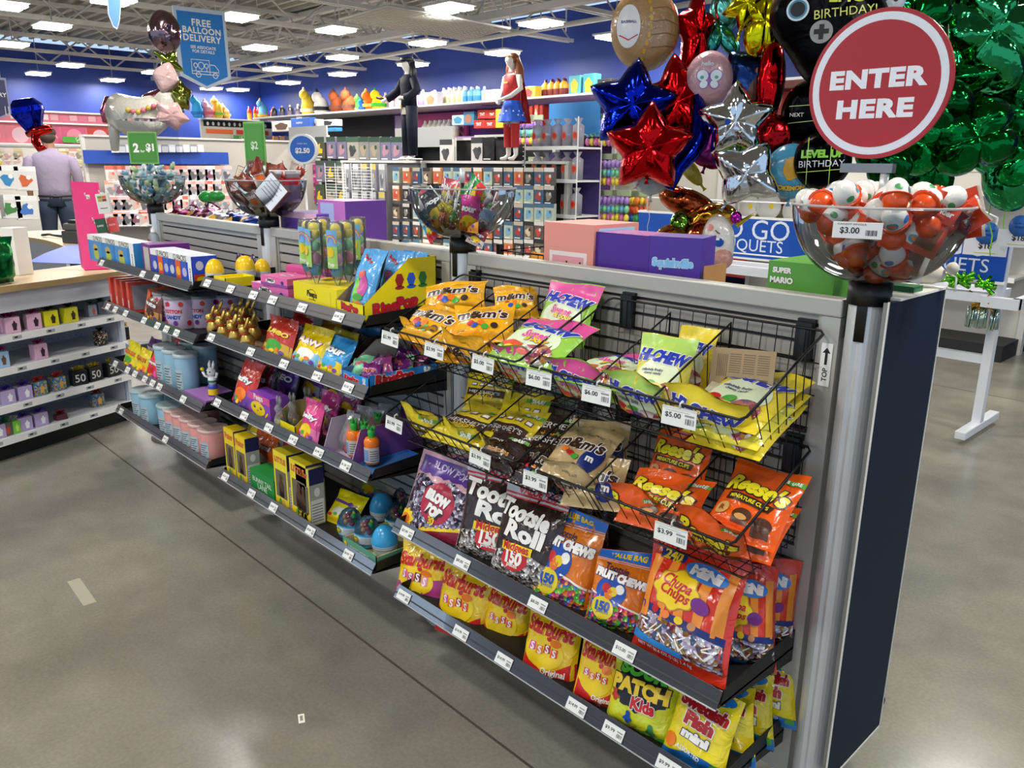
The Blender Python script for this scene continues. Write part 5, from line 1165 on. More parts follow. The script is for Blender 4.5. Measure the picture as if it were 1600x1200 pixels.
# lowest shelf: buckets
KBu = Kind(tub_kind(mat('9ccbe2', .3), mat('a9c4c8', .3), .068, .155, False)); KPk = Kind(tub_kind(mat('f0a6a0', .3), mat('d8b8b4', .3), .064, .15, False))
for k, px, py, lb in [(KBu, 209, 654, 'pale blue candy bucket at the far end of the lowest shelf'), (KBu, 226, 662, 'pale blue candy bucket second in the row'), (KBu, 262, 700-22, 'pale blue candy bucket tipped toward the pink ones'), (KBu, 258, 655, 'pale blue candy bucket hidden behind the front one'), (KPk, 278, 682, 'pink candy bucket at the left of the pink row'), (KPk, 290, 690, 'pink candy bucket second of the pink row'), (KPk, 303, 698, 'pink candy bucket in the middle of the pink row'), (KPk, 318, 706, 'pink candy bucket fourth of the pink row'), (KPk, 333, 716, 'pink candy bucket nearest the aisle end'), (KPk, 325, 680, 'pink candy bucket behind the pink row')]:
    p = at(px, py, Z=Z4); k.put(T(min(p.x, -2.735), max(p.y, -.265), Z4, rz=.4, rx=.0), lb)
# ================================================================== checkout counter with gift shelves on the left
GM = Matrix(((-.363, -.932, 0, -4.065), (.932, -.363, 0, -.872), (0, 0, 1, 0), (0, 0, 0, 1)))
def gp(px, py, z, inset=.03):
    """point on a gondola shelf (local x, y) seen at a pixel"""
    p = GM.inverted() @ at(px, py, Z=z); return p.x, max(inset, p.y)
WSH = mat('c9cbd2', .4); WOOD = mat('d8c19a', .45, 0, 'noise', c2='cdb389', s=3); WOODE = mat('a58a5c', .5)
t = thing('gift_gondola', 'white shelving unit of gift boxes under the wooden checkout counter', 'shelving', GM)
mb = MB(); mb.box(-1.2, .84, .36, .4, 0, .86, mat('b4b8c4', .5)); mb.box(-1.2, .84, .05, .38, 0, .09, BLACK)
for i in range(44):
    for k in range(20): mb.box(-.9+.04*i-.003, -.9+.04*i+.003, .3585, .3605, .17+.035*k-.003, .17+.035*k+.003, mat('70747e', .6))
mb.build('back_panel', t)
for z in (.1, .27, .47, .64):
    mb = MB(); mb.box(-1.2, .84, .0, .36, z+.022, z+.032, WSH); mb.box(-1.2, .84, -.012, .0, z-.004, z+.034, WHITE)
    for k in range(9): mb.box(-.8+.19*k, -.75+.19*k, -.0126, -.012, z+.006, z+.024, mat('a8acb2', .5)); mb.box(-.79+.19*k, -.772+.19*k, -.013, -.0126, z+.012, z+.02, INK)
    mb.build('shelf_board', t)
mb = MB(); mb.box(-1.2, .84, -.0, .03, .79, .9, WSH); mb.box(.82, .845, 0, .4, 0, .9, WSH); mb.build('apron', t)
t2 = thing('checkout_counter', 'pale wooden checkout counter top curving round an open well', 'counter')
mb = MB(); pts = [GM @ V((x, y, 0)) for x, y in ((-1.25, -.04), (.88, -.04), (1.0, .1), (1.0, .42), (-1.25, .42))]
def slab(mb, P, z0, z1, top, edge):
    n = len(P); vs = [(p.x, p.y, z0) for p in P]+[(p.x, p.y, z1) for p in P]
    mb.add(vs, [list(range(n, 2*n))], top); mb.add(vs, [list(range(n))[::-1]]+[(i, (i+1) % n, (i+1) % n+n, i+n) for i in range(n)], edge)
slab(mb, pts, .9, .932, WOOD, WOODE); mb.build('front_worktop', t2)
far = [at(px, py, Z=.9) for px, py in ((-60, 352), (38, 362), (104, 360), (140, 362), (140, 386), (100, 386), (88, 381), (72, 376), (55, 373), (38, 371), (-60, 368))]
mb = MB(); slab(mb, [p for p in far], .87, .905, WOOD, WOODE); mb.build('rear_worktop', t2)
mb = MB()
for a, b in zip(far[5:-1], far[6:]): mb.add([(a.x, a.y, 0), (b.x, b.y, 0), (b.x, b.y, .87), (a.x, a.y, .87)], [(0, 1, 2, 3)], mat('8d8f93', .5))
mb.build('well_panel', t2)
mb = MB(); c0 = [at(px, py, Z=.934) for px, py in ((43, 410), (132, 413), (131, 382), (103, 384), (70, 396))]; slab(mb, c0, .9335, .936, mat('164fc0', .5), mat('164fc0', .4)); solo(mb, 'counter_mat', 'glossy blue mat lying on the checkout counter', 'mat')
# boxes on the counter
KX = at(30, 425, Z=.934)
def onc(px, py, z=.934): p = at(px, py, Z=z); return p
p = onc(27, 429); rotbox((p.x-.02, p.y+.02, .934), .1, .26, .09, mat('f0ede6', .5), 'tall white printed carton standing on the counter', .45, draw=lambda a, w, h: [a.rect(-w*.3, w*.2, h*(.5-.04*k), h*(.52-.04*k), mat('a8a49c', .5), 1) for k in range(4)], side=None, top=None)
pouchw(onc(-25, 448), onc(22, 440), onc(6, 442)+V((.01, .05, .24)), foil('1c7a3c', .25), None, 'green shiny bag at the left edge of the counter', .1, seed=4)
t = thing('card_display', 'tall pink easel display holding gift cards on hooks', 'display stand')
PKM = mat('e0387c', .4); q = [at(112, 284, D=4.95), at(133, 423, D=4.85), at(178, 421, D=4.75), at(155, 286, D=4.95)]
q = [V((-4.86, -.1, 1.43)), V((-4.75, -.16, .934)), V((-4.62, .06, .934)), V((-4.78, .02, 1.43))]
q = [at(112, 285, X=-4.86), at(133, 423, Z=.934), at(176, 421, Z=.934), at(155, 287, X=-4.74)]
mb = MB(); n_ = (q[1]-q[0]).cross(q[3]-q[0]).normalized()*.012
mb.add(q+[a+n_ for a in q], [(0, 1, 2, 3), (7, 6, 5, 4), (0, 4, 5, 1), (1, 5, 6, 2), (2, 6, 7, 3), (3, 7, 4, 0)], PKM); mb.build('pink_board', t)
s0 = q[1]+V((-.0, -.0, 0)); mb = MB(); mb.add([q[0]+n_, q[1]+n_, q[1]+n_+V((-.16, .03, 0)), q[0]+n_+V((-.01, .0, -.0)), ], [(0, 1, 2, 3)], PKM); mb.build('back_strut', t)
for i, (px, py, sx, c, lb) in enumerate([(161, 318, .075, 'e8e6e0', 'white gift card pack'), (157, 353, .055, '2a5a3c', 'dark green gift card pack'), (175, 351, .055, 'e85a5a', 'coral gift card pack')]):
    p = at(px, py, X=-4.36); mb = MB(); hh = sx*1.5; mb.box(-sx/2, sx/2, 0, .02, -hh/2, hh/2, mat(c, .4)); A = Art(mb, base=.0005, step=.0003)
    if i == 0:
        for k in range(4): A.rect(-sx*.35+(k % 2)*sx*.35, -sx*.02+(k % 2)*sx*.35, hh*(.1+.15*(k//2)), hh*(.23+.15*(k//2)), mat(['c8a03a', '8a3a2a', '7a9a3a', 'd86a3a'][k], .4), 1)
        A.rect(-sx*.3, sx*.3, -hh*.25, -hh*.22, INK, 1)
    else: A.text('DELTA' if i == 2 else 'CARD', 0, 0, sx*.7, WT, 1, bold=.02)
    solo(mb, 'gift_card_pack', lb+' hanging on a hook of the pink easel', 'gift cards', T(p.x, p.y, p.z, rz=.75, ry=-.15 if i else -.1))
for px, py in ((138, 308), (160, 304), (150, 346), (172, 344)):
    p = at(px, py, X=-4.42); mb = MB(); mb.tube([p, p+V((.05, -.03, .012)), p+V((.06, -.035, .025))], .003, WHITE, 6); mb.box(p.x-.008, p.x, p.y-.008, p.y+.008, p.z-.012, p.z+.012, WHITE); o = mb.build('peg_hook', t)
p = at(116, 380, Z=.906); t = thing('cash_register', 'grey receipt printer and scanner block on the rear counter', 'register', T(p.x, p.y+.1, .906, rz=.5))
mb = MB(); mb.box(-.14, .14, -.12, .12, 0, .1, mat('45443f', .5), b=.01); mb.box(-.13, .13, -.11, .11, .1, .16, mat('5c5a54', .5), b=.015); mb.build('body', t); mb = MB(); mb.box(-.1, .1, -.08, .08, .16, .185, BLACK, b=.005); mb.build('lid', t)
p = at(80, 371, Z=.906); mb = MB(); mb.tube([(-.12, 0, .015), (-.04, .01, .025), (.06, 0, .02), (.14, .02, .015)], [(.02, .012), (.014, .01), (.012, .01), (.028, .012)], BLACK, 10); solo(mb, 'handset', 'black phone handset lying on the rear counter', 'phone', T(p.x, p.y, .906, rz=.3))
# gift boxes and tinsel tufts
def gift_kind(c, c2, tc, w=.065, h=.075, d=.05, txt=None, spark=False):
    def f():
        t = thing('gift_box', '', 'gift box')
        m_ = mat(c, .35) if not spark else mat(c, .3, 0, 'mix', cols=spark, s=160, mt=.5)
        mb = MB(); mb.box(-w/2, w/2, -d/2, d/2, 0, h, m_, b=.003); A = Art(mb, lambda x, z, o: (x, -d/2-o, z), base=.0006, step=.0004)
        if c2: A.ell(w*.1, h*.45, w*.16, h*.3, mat(c2, .4), 1, 14, fn=lambda t: 1+.2*sin(5*t))
        if txt: A.text(txt, 0, h*.5, w*.7, mat('c8c8c8', .3), 1, bold=.01)
        mb.build('box', t)
        mb = MB(); r_ = random.Random(3); tm = mat(tc, .25, .7)
        for i in range(34):
            a = r_.uniform(0, 6.28); l = r_.uniform(.2, 1); mb.tube([(0, 0, h), (cos(a)*w*.3*l, sin(a)*d*.3*l, h+.016), (cos(a)*w*.55*l, sin(a)*d*.55*l, h+r_.uniform(.002, .028))], .0017, tm, 3, caps=False)
        mb.build('tinsel_tuft', t)
        mb = MB(); mb.tube([(w*.3*cos(k*pi/8), 0, h+.03*sin(k*pi/8)) for k in range(9)], .0016, tm, 5); mb.build('handle', t)
        return t
    return f
GK = dict(pink=Kind(gift_kind('dcaec8', '3a2030', 'a01a6a', .075, .085)), yel=Kind(gift_kind('e0d828', '3a2a14', '1a1a1c', .08, .085)), clr=Kind(gift_kind('8a98a0', 'c84a4a', '6a7078', .05, .07)),
          blu=Kind(gift_kind('9cc0e0', '6a4a34', 'a01a6a', .07, .085)), conf=Kind(gift_kind('2a2424', None, '1a1a1c', .06, .085, spark='1a1414 2a2020 1a1414 c8a06a 1a1010 d8d0c0 2a1c1c')), gold=Kind(gift_kind('1c1a18', None, 'd8b820', .035, .08, .035)),
          lil=Kind(gift_kind('b4a2cc', 'f0f0f4', '4a2a9a', .075, .075)), col=Kind(gift_kind('4a9ad8', 'd8a04a', 'd83a2a', .075, .08, spark='5aa0e0 c8903a 5a8a3a 4a90d8 e0c05a 3a7ac0')), fif=Kind(gift_kind('17171a', None, 'd8b820', .085, .085, txt='50')),
          mon=Kind(gift_kind('5a5e5a', 'c84a2a', '2a9a3a', .07, .075)), grn=Kind(gift_kind('7ac84a', 'c8e86a', 'd8d8d8', .05, .07)), bowl=Kind(gift_kind('5a2a38', None, 'a01a3a', .06, .03)))
for px, py, z, k, lb in [(10, 519, .672, 'pink', 'pale pink gift box cut by the picture edge on the top shelf'), (35, 522, .672, 'pink', 'pale pink gift box at the front of the top shelf'), (56, 514, .672, 'pink', 'pale pink gift box beside the yellow ones'), (88, 510, .672, 'yel', 'yellow gift box with black tinsel beside the pink ones'), (117, 504, .672, 'yel', 'yellow gift box with black tinsel farther along the shelf'),
        (143, 494, .672, 'clr', 'small grey blue gift box next to the yellow ones'), (157, 489, .672, 'clr', 'small grey blue gift box in the middle of three'), (168, 485, .672, 'clr', 'small grey blue gift box deepest under the counter'),
        (17, 576, .502, 'blu', 'light blue gift box with a brown shape on it'), (72, 562, .502, 'pink', 'pale pink gift box alone in the middle of the second shelf'), (171, 541, .502, 'conf', 'black confetti patterned gift bag'), (200, 531, .502, 'gold', 'narrow black gift bag with gold tinsel'),
        (25, 633, .302, 'lil', 'lilac gift box with a white animal shape on the third shelf'), (52, 626, .302, 'lil', 'lilac gift box second from the left on the third shelf'), (82, 621, .302, 'col', 'blue and gold patterned gift box on the third shelf'), (111, 613, .302, 'col', 'blue and gold patterned gift box beside the black ones'),
        (137, 603, .302, 'fif', 'black gift box with a silver 50 at the left of its row'), (162, 597, .302, 'fif', 'black gift box with a silver 50 in the middle of its row'), (186, 589, .302, 'fif', 'black gift box with a silver 50 at the right of its row'),
        (4, 686, .132, 'lil', 'lilac gift box cut by the picture edge on the lowest shelf'), (18, 683, .132, 'mon', 'grey gift box with green tinsel on the lowest shelf'), (31, 678, .132, 'grn', 'lime green gift box on the lowest shelf'), (49, 674, .132, 'lil', 'lilac gift box in the middle of the lowest shelf'), (76, 667, .132, 'lil', 'lilac gift box right of its twin on the lowest shelf'), (101, 656, .132, 'bowl', 'low dark red tinsel bowl on the lowest shelf'), (152, 634, .132, 'col', 'blue and gold patterned gift box at the far end of the lowest shelf')]:
    x, y = gp(px, py, z, .045); q = GM @ V((x, y, z)); GK[k].put(T(q.x, q.y, q.z, rz=math.atan2(.932, -.363)-.1*(px % 3)), lb)
# blue and white end boards between gondola and fixture
mb = MB(); mb.box(-4.42, -4.36, -.02, .02, 0, .86, mat('1c6ac8', .4)); solo(mb, 'end_board', 'narrow blue upright board between the gift shelves and the candy shelves', 'panel', T(-.03, -.1, 0, rz=0))
# ---- the shopper seen from behind
def person():
    D = at(86, 300, D=11.2); base = V((D.x, D.y, 0)); yaw = math.atan2(CPOS.y-D.y, CPOS.x-D.x)+pi/2   # back towards the camera
    t = thing('person', 'man in a pale mauve shirt and dark jeans standing with his back turned', 'person', T(base.x, base.y, 0, rz=yaw, s=1.12))
    SK = mat('b8856a', .5); SH = mat('8c8196', .7, 0, 'cloth'); JE = mat('2a3444', .8, 0, 'cloth'); HR = mat('3a2a20', .7)
    # body: one skinned surface
    me = bpy.data.meshes.new('body'); bm = bmesh.new()
    J = {'p': (0, 0, .98, .13), 'c': (0, 0, 1.25, .15), 'n': (0, 0, 1.52, .06), 'h0': (0, .01, 1.6, .075), 'h': (0, .015, 1.68, .095), 'h2': (0, .01, 1.77, .075)}
    for s, k in ((-1, 'L'), (1, 'R')):
        J.update({k+'s': (s*.19, 0, 1.44, .065), k+'e': (s*.27, -.02, 1.16, .048), k+'w': (s*.27, .1, .95, .032), k+'m': (s*.265, .13, .9, .034), k+'hp': (s*.1, 0, .9, .095), k+'k': (s*.12, .01, .5, .06), k+'a': (s*.13, 0, .09, .045), k+'t': (s*.14, .12, .03, .035)})
    vv = {k: bm.verts.new(q[:3]) for k, q in J.items()}
    E = [('p', 'c'), ('c', 'n'), ('n', 'h0'), ('h0', 'h'), ('h', 'h2')]+[(a+b, a+c) for a in 'LR' for b, c in (('s', 'e'), ('e', 'w'), ('w', 'm'), ('hp', 'k'), ('k', 'a'), ('a', 't'))]+[('c', 'Ls'), ('c', 'Rs'), ('p', 'Lhp'), ('p', 'Rhp')]
    fr = []
    for s, k in ((-1, 'L'), (1, 'R')):
        mx, my, mz, _ = J[k+'m']
        for i in range(4):
            a = (mx+s*(-.012+.0*i), my+.02+.0*i, mz-.02-.0*i); b1 = bm.verts.new((mx+(i-1.5)*.017, my+.035, mz-.03)); b2 = bm.verts.new((mx+(i-1.5)*.018, my+.05, mz-.062+abs(i-1.5)*.006)); b3 = bm.verts.new((mx+(i-1.5)*.017, my+.04, mz-.085+abs(i-1.5)*.008)); fr += [b1, b2, b3]
            bm.edges.new((vv[k+'m'], b1)); bm.edges.new((b1, b2)); bm.edges.new((b2, b3))
        b1 = bm.verts.new((mx-s*.035, my+.02, mz-.01)); b2 = bm.verts.new((mx-s*.045, my+.035, mz-.04)); fr += [b1, b2]; bm.edges.new((vv[k+'m'], b1)); bm.edges.new((b1, b2))
    for a, b in E: bm.edges.new((vv[a], vv[b]))
    bm.verts.index_update(); idx = {k: v.index for k, v in vv.items()}; fidx = [v.index for v in fr]; bm.to_mesh(me); bm.free()
    o = bpy.data.objects.new('body', me); COL.objects.link(o); o.parent = t
    o.modifiers.new('skin', 'SKIN'); o.modifiers.new('sub', 'SUBSURF').levels = 1; o.modifiers['sub'].render_levels = 1
    if not me.skin_vertices: me.skin_vertices if False else bpy.context.view_layer.update()
    lay = me.skin_vertices[0] if len(me.skin_vertices) else None
    if lay:
        for k, i in idx.items(): lay.data[i].radius = (J[k][3], J[k][3]*(.8 if k in 'pc' else 1))
        for i in fidx: lay.data[i].radius = (.009, .009)
        lay.data[idx['p']].use_root = True
    me.materials.append(SK)
    return t, SH, JE, HR, SK
t, SH, JE, HR, SK = person()
mb = MB(); mb.loft([((0, 0, .93), .185, .12, 0), ((0, 0, 1.05), .18, .115, 0), ((0, 0, 1.2), .2, .125, 0), ((0, 0, 1.36), .24, .125, 0), ((0, 0, 1.43), .235, .105, 0), ((0, 0, 1.475), .17, .09, 0), ((0, 0, 1.5), .1, .075, 0), ((0, .005, 1.54), .07, .065, 0)], SH, 24)
for s in (-1, 1): mb.tube([(s*.17, 0, 1.43), (s*.225, 0, 1.385), (s*.265, -.01, 1.25), (s*.275, 0, 1.14), (s*.275, .04, 1.06)], [(.05, .05), (.075, .07), (.068, .064), (.062, .058), (.054, .052)], SH, 16)
mb.build('shirt', t)
mb = MB(); mb.loft([((0, 0, .84), .18, .125, 0), ((0, 0, .95), .178, .12, 0), ((0, 0, .985), .175, .118, 0)], JE, 20)
for s in (-1, 1): mb.tube([(s*.09, 0, .9), (s*.1, 0, .75), (s*.115, .005, .5), (s*.125, 0, .3), (s*.13, 0, .06)], [.105, .1, .082, .072, .075], JE, 16)
mb.build('jeans', t)
mb = MB(); mb.tube([(.181*cos(i*pi/10), .123*sin(i*pi/10), .965) for i in range(20)], .013, BLACK, 6, closed=True); mb.build('belt', t)
mb = MB(); mb.ball((0, -.005, 1.73), .1, HR, 18, (1, 1.05, .85)); mb.ball((0, -.035, 1.67), .088, HR, 16, (1, .8, .9)); mb.build('hair', t)
for s in (-1, 1): mb = MB(); mb.ball((s*.098, .01, 1.66), .022, SK, 10, (.45, .8, 1.2)); mb.build('ear', t)
mb = MB(); mb.ball((0, .108, 1.655), .014, SK, 8, (.8, 1, 1.3)); mb.box(-.025, .025, .1, .104, 1.612, 1.618, mat('8a4a40', .5))
for s in (-1, 1): mb.ball((s*.034, .098, 1.685), .009, WHITE, 8); mb.ball((s*.034, .105, 1.685), .004, INK, 6)
mb.build('face', t)
for s in (-1, 1):
    mb = MB(); mb.tube([(s*.13, -.06, .04), (s*.135, .04, .045), (s*.14, .16, .035)], [(.045, .04), (.05, .04), (.042, .03)], BLACK, 12); mb.build('shoe', t)
# ================================================================== foil balloons, hanging signs
def facing(p, yaw=0, roll=0, pitch=0):
    d = (CPOS-p); d.z *= .3; a = math.atan2(d.y, d.x)+pi/2      # local -y towards the viewer's side
    return Matrix.Translation(p) @ Matrix.Rotation(a+yaw, 4, 'Z') @ Matrix.Rotation(pitch, 4, 'X') @ Matrix.Rotation(roll, 4, 'Y')
def star(n=5, k=.6, soft=.1):
    def f(t):
        a = ((t-pi/2) % (2*pi/n))/(2*pi/n); a = abs(a-.5)*2       # 1 at the tips
        return k+(1-k)*(a**1.45)*(1-soft*.3)
    return f
RND = lambda t: 1
def rrect(t): return min(1.35, 1/max(abs(cos(t)), abs(sin(t))))**.85
def clover(t): return .62+.38*abs(sin(2*t))**.55
def heartf(t):
    return .72+.24*abs(cos(t))-.22*max(0, sin(t))**8+.1*max(0, -sin(t))**3
class Foil:
    def __init__(s, rx, rz, th, m, fn=RND, back=None, seed=0, nt=60, nr=9, wr=1.0):
        s.rx, s.rz, s.th, s.fn, s.seed, s.wr = rx, rz, th, fn, seed, wr; s.mb = MB()
        for side, mm in ((-1, m), (1, back or m)):
            vs = [s.P(0, 0, side)]; fs = []
            for j in range(1, nr+1):
                for i in range(nt): vs.append(s.P(2*pi*i/nt, (j/nr)**.8, side))
            q = 1 if side < 0 else -1
            fs += [(0, 1+i, 1+(i+1) % nt)[::q] for i in range(nt)]
            for j in range(nr-1):
                for i in range(nt):
                    a = 1+j*nt+i; b = 1+j*nt+(i+1) % nt; fs.append((a, a+nt, b+nt, b)[::q])
            s.mb.add(vs, fs, mm, True)
        s.art = Art(s.mb, s.S, max(rx, rz)/7, base=.002, step=.001)
    def depth(s, t, q):
        r = s.fn(t); e = max(0, 1-q**3.4)**.55
        return s.th*e*(1-.55*(1-r)*(1-q)*0)*(.75+.25*min(1, r+.0))
    def P(s, t, q, side, off=0):
        r = s.fn(t)*q; k = noise.noise(V((cos(t)*2.6*q+s.seed, sin(t)*2.6*q, s.seed*1.7)))
        w = sin(t*23+s.seed*5+4*k)*.045*s.wr*s.th*q**5*(1-q**9)+k*.08*s.wr*s.th*(1-q*q)
        return V((s.rx*r*cos(t), side*(s.depth(t, q)+w+off), s.rz*r*sin(t)))
    def S(s, x, z, off):
        t = math.atan2(z/s.rz, x/s.rx); q = min(1, math.hypot(x/s.rx, z/s.rz)/max(.05, s.fn(t)))
        p = s.P(t, q, -1, off); return V((x, p.y, z))
def balloon(px, py, rx, rz, D, m, label_, fn=RND, yaw=0, roll=0, pitch=0, th=.34, art=None, seed=None, tail=True, ribbon=None, cat='balloon', group=None, back=None, wr=1.0):
    """rx, rz in photo pixels"""
    k = D/CF; p = at(px, py, D=D); F_ = Foil(rx*k, rz*k, min(rx, rz)*k*th*1.25, m, fn, back, seed if seed is not None else px % 17, wr=wr)
    t = thing('foil_balloon', label_, cat, facing(p, yaw, roll, pitch), group)
    if art: art(F_.art, rx*k, rz*k)
    F_.mb.build('foil_body', t)
    if tail:
        mb = MB(); b = -rz*k*fn(-pi/2); mb.loft([((0, 0, b+.004), .008, .004, 0), ((0, 0, b-.02), .006, .002, 0), ((0, 0, b-.035), .012, .002, 0)], m, 8); mb.build('filling_neck', t)
    if ribbon:
        mb = MB(); b = V((0, 0, -rz*k*fn(-pi/2)-.03)); mb.tube([b+V((.03*sin(i*.8)*(i > 0), .01*cos(i), -i*.1)) for i in range(int(ribbon/.1)+1)], .0016, mat('e8ecd0', .4), 4); mb.build('ribbon', t)
    return t
fR, fB, fS, fG, fK = foil('c80f14', .12), foil('0c1f9c', .12), foil('d8dade', .08), foil('0d7a34', .14), foil('0c0c0e', .25)
PB = film('a8855a', .25)
def a_glove(a, w, h):
    a.ell(-w*.55, -h*.0, w*.32, h*.5, mat('e8e8ea', .3), 1); a.text('BASEBALL', -w*.55, h*.1, w*.42, DKB, 3, bold=.02); a.line([(-w*.8, -h*.2), (-w*.55, -h*.32), (-w*.3, -h*.2)], w*.03, RED, 3)
    for i in range(9): a.ell(w*(-.05+.12*sin(i*.5)), h*(.75-.19*i), w*.05, h*.07, mat('c89a2a', .4), 2, 10)
    for i in range(4): a.line([(w*.1, h*(.4-.3*i)), (w*.5, h*(.45-.3*i)), (w*.85, h*(.3-.25*i))], w*.015, mat('6a4c2a', .5), 2)
balloon(1008, 46, 54, 62, 4.2, PB, 'big tan foil balloon with yellow stitches and a white oval at the top', art=a_glove, seed=1, th=.5, yaw=.15)
balloon(988, 165, 74, 72, 4.1, fB, 'dark blue foil star balloon left of the red ones', star(), roll=.1, seed=2)
balloon(1058, 162, 70, 76, 4.15, fR, 'red foil star balloon pointing up beside the blue star', star(), roll=-.12, seed=3)
balloon(1014, 232, 72, 72, 3.95, fR, 'red foil star balloon lowest of the three near stars', star(), roll=.02, seed=4)
def a_ball(a, w, h):
    for s in (-1, 1):
        a.line([(s*w*(.75-.3*sin(i/8*pi)), h*(-.7+1.4*i/8)) for i in range(9)], w*.02, RED, 1)
        for i in range(9): a.line([(s*w*(.75-.3*sin(i/8*pi))-w*.08, h*(-.7+1.4*i/8)), (s*w*(.75-.3*sin(i/8*pi))+w*.08, h*(-.7+1.4*i/8)+h*.03)], w*.02, RED, 2)
    a.rect(-w*.2, w*.2, -h*.25, -h*.05, DKB, 2)
balloon(1018, 272, 33, 32, 4.15, film('b8c0c8', .25), 'white baseball printed balloon hanging beneath the red star', art=a_ball, th=.6)
balloon(1086, 52, 34, 72, 4.2, fR, 'tall narrow red foil star turned sideways at the top', star(5, .6), seed=5, yaw=.5, th=.5)
def a_bfly(a, w, h):
    wm = mat('dce4ec', .3); a.text('hello', -w*.1, h*.5, w*.5, wm, 1, bold=.02)
    for s in (-1, 1):
        a.ell(s*w*.28, h*.08, w*.28, h*.22, mat('8a5ab0', .35), 1, rot=s*.5); a.ell(s*w*.28, h*.08, w*.24, h*.19, wm, 2, rot=s*.5); a.ell(s*w*.22, -h*.22, w*.2, h*.16, mat('8a5ab0', .35), 1, rot=-s*.5); a.ell(s*w*.22, -h*.22, w*.17, h*.13, wm, 2, rot=-s*.5); a.ell(s*w*.3, h*.02, w*.08, h*.06, mat('4aa89a', .35), 3)
    a.ell(0, -h*.05, w*.04, h*.22, mat('8a5ab0', .35), 3)
balloon(1108, 124, 36, 42, 4.05, film('bd929c', .25), 'dusty pink balloon printed with a pale butterfly', art=a_bfly, th=.5)
balloon(1134, 14, 24, 34, 4.3, foil('4a8c84', .2), 'teal green foil balloon at the top edge', th=.5)
balloon(1113, 62, 14, 24, 4.25, foil('2f7a6c', .2), 'small teal wing balloon leaning left', roll=.2); balloon(1138, 64, 13, 26, 4.25, foil('2f7a6c', .2), 'small teal wing balloon leaning right', roll=-.6)
balloon(1168, 6, 40, 44, 4.0, foil('d8c80c', .15), 'yellow foil star balloon cut by the top edge', star(6, .6), roll=.2, seed=7)
balloon(1197, 34, 38, 60, 4.0, foil('d4c410', .15), 'tall yellow foil balloon beside the black controller shaped one', clover, seed=8, art=lambda a, w, h: a.line([(w*.1, -h*.5), (w*.15, h*.1), (w*.3, h*.15), (w*.32, -h*.4)], w*.02, INK, 1))
balloon(1175, 128, 44, 44, 4.15, foil('1b2f5c', .2), 'dark blue square picture balloon with brown shapes', rrect, art=lambda a, w, h: (a.ell(w*.3, -h*.1, w*.3, h*.6, mat('6a3c28', .35), 1, rot=-.5), a.ell(w*.35, h*.35, w*.3, h*.16, mat('c8805a', .35), 2)), roll=.1, wr=1.4)
balloon(1204, 128, 22, 62, 4.05, fR, 'red foil balloon arm rising behind the black one', seed=9, th=.7)
balloon(1150, 190, 62, 62, 3.9, fS, 'silver foil star balloon with a small blue sticker', star(), roll=-.05, seed=11, art=lambda a, w, h: a.ell(-w*.2, -h*.02, w*.07, h*.07, BLU, 1))
balloon(1166, 272, 62, 56, 3.8, fS, 'silver foil star balloon tilted below the other silver one', star(4, .6), roll=.55, seed=12)
balloon(1208, 214, 30, 34, 4.0, foil('9c1216', .14), 'dark red round foil balloon behind the silver stars', th=.55)
mb = MB(); a_ = [at(px, py, D=4.05) for px, py in ((1088, 150), (1094, 185), (1092, 215), (1078, 240), (1058, 262), (1046, 295))]
mb.tube([a_[0]]+a_+[a_[-1]], [.01, .03, .045, .05, .048, .042, .026, .008], fB, 14); solo(mb, 'foil_balloon', 'curved blue foil balloon arm between the red star and the purple one', 'balloon')
balloon(1112, 232, 30, 42, 4.1, foil('7a2a6c', .3), 'purple foil balloon edge left of the green one', star(3, .7), roll=.3)
balloon(1146, 246, 24, 40, 4.0, film('7cb82c', .25), 'lime green balloon with a leaf print between purple and silver', art=lambda a, w, h: a.line([(-w*.4, -h*.5), (w*.4, h*.3)], w*.08, INK, 1), th=.5)
balloon(1075, 262, 12, 34, 4.3, film('e0c83c', .3), 'narrow yellow printed balloon behind the blue curve', roll=-.7)
def a_poke(a, w, h): a.ell(0, h*.1, w*.3, h*.42, mat('d8a42a', .35), 1, 16, fn=lambda t: 1+.08*sin(6*t)); a.text('POKEMON', 0, -h*.6, w*1.1, mat('e0b83c', .3), 2, bold=.07, out=DKB, ob=.05, arc=-.15)
balloon(1236, 268, 40, 42, 3.9, film('4a9cc0', .25), 'light blue round balloon with yellow lettering at its foot', art=a_poke, th=.45)
def a_lvl(a, w, h):
    g = mat('b8e06a', .3)
    for k in (-.45, .3): a.line([(w*k, -h*.8), (w*k-.05*w, h*.8)], w*.025, g, 1)
    a.line([(-w*.8, -h*.4), (w*.8, -h*.25)], w*.025, g, 1); a.text('LEVEL UP', 0, h*.25, w*1.4, mat('8ad03a', .3), 2, bold=.06, rot=.03); a.text('BIRTHDAY', 0, -h*.08, w*1.5, mat('d8d8dc', .3), 2, bold=.0, rot=.05)
balloon(1284, 252, 44, 44, 3.8, fK, 'black round balloon with green and white birthday lettering', art=a_lvl, th=.5, wr=1.3, ribbon=.3)
balloon(1262, 178, 40, 50, 3.95, fK, 'black round balloon with thin pale lines behind the red sign', art=lambda a, w, h: (a.line([(-w*.7, h*.2), (w*.6, h*.25)], w*.02, mat('c8e08a', .3), 1), a.line([(-w*.7, -h*.3), (w*.6, -h*.2)], w*.02, mat('c8e08a', .3), 1), a.text('NEXT', -w*.4, -h*.05, w*.5, WT, 2)), th=.5)
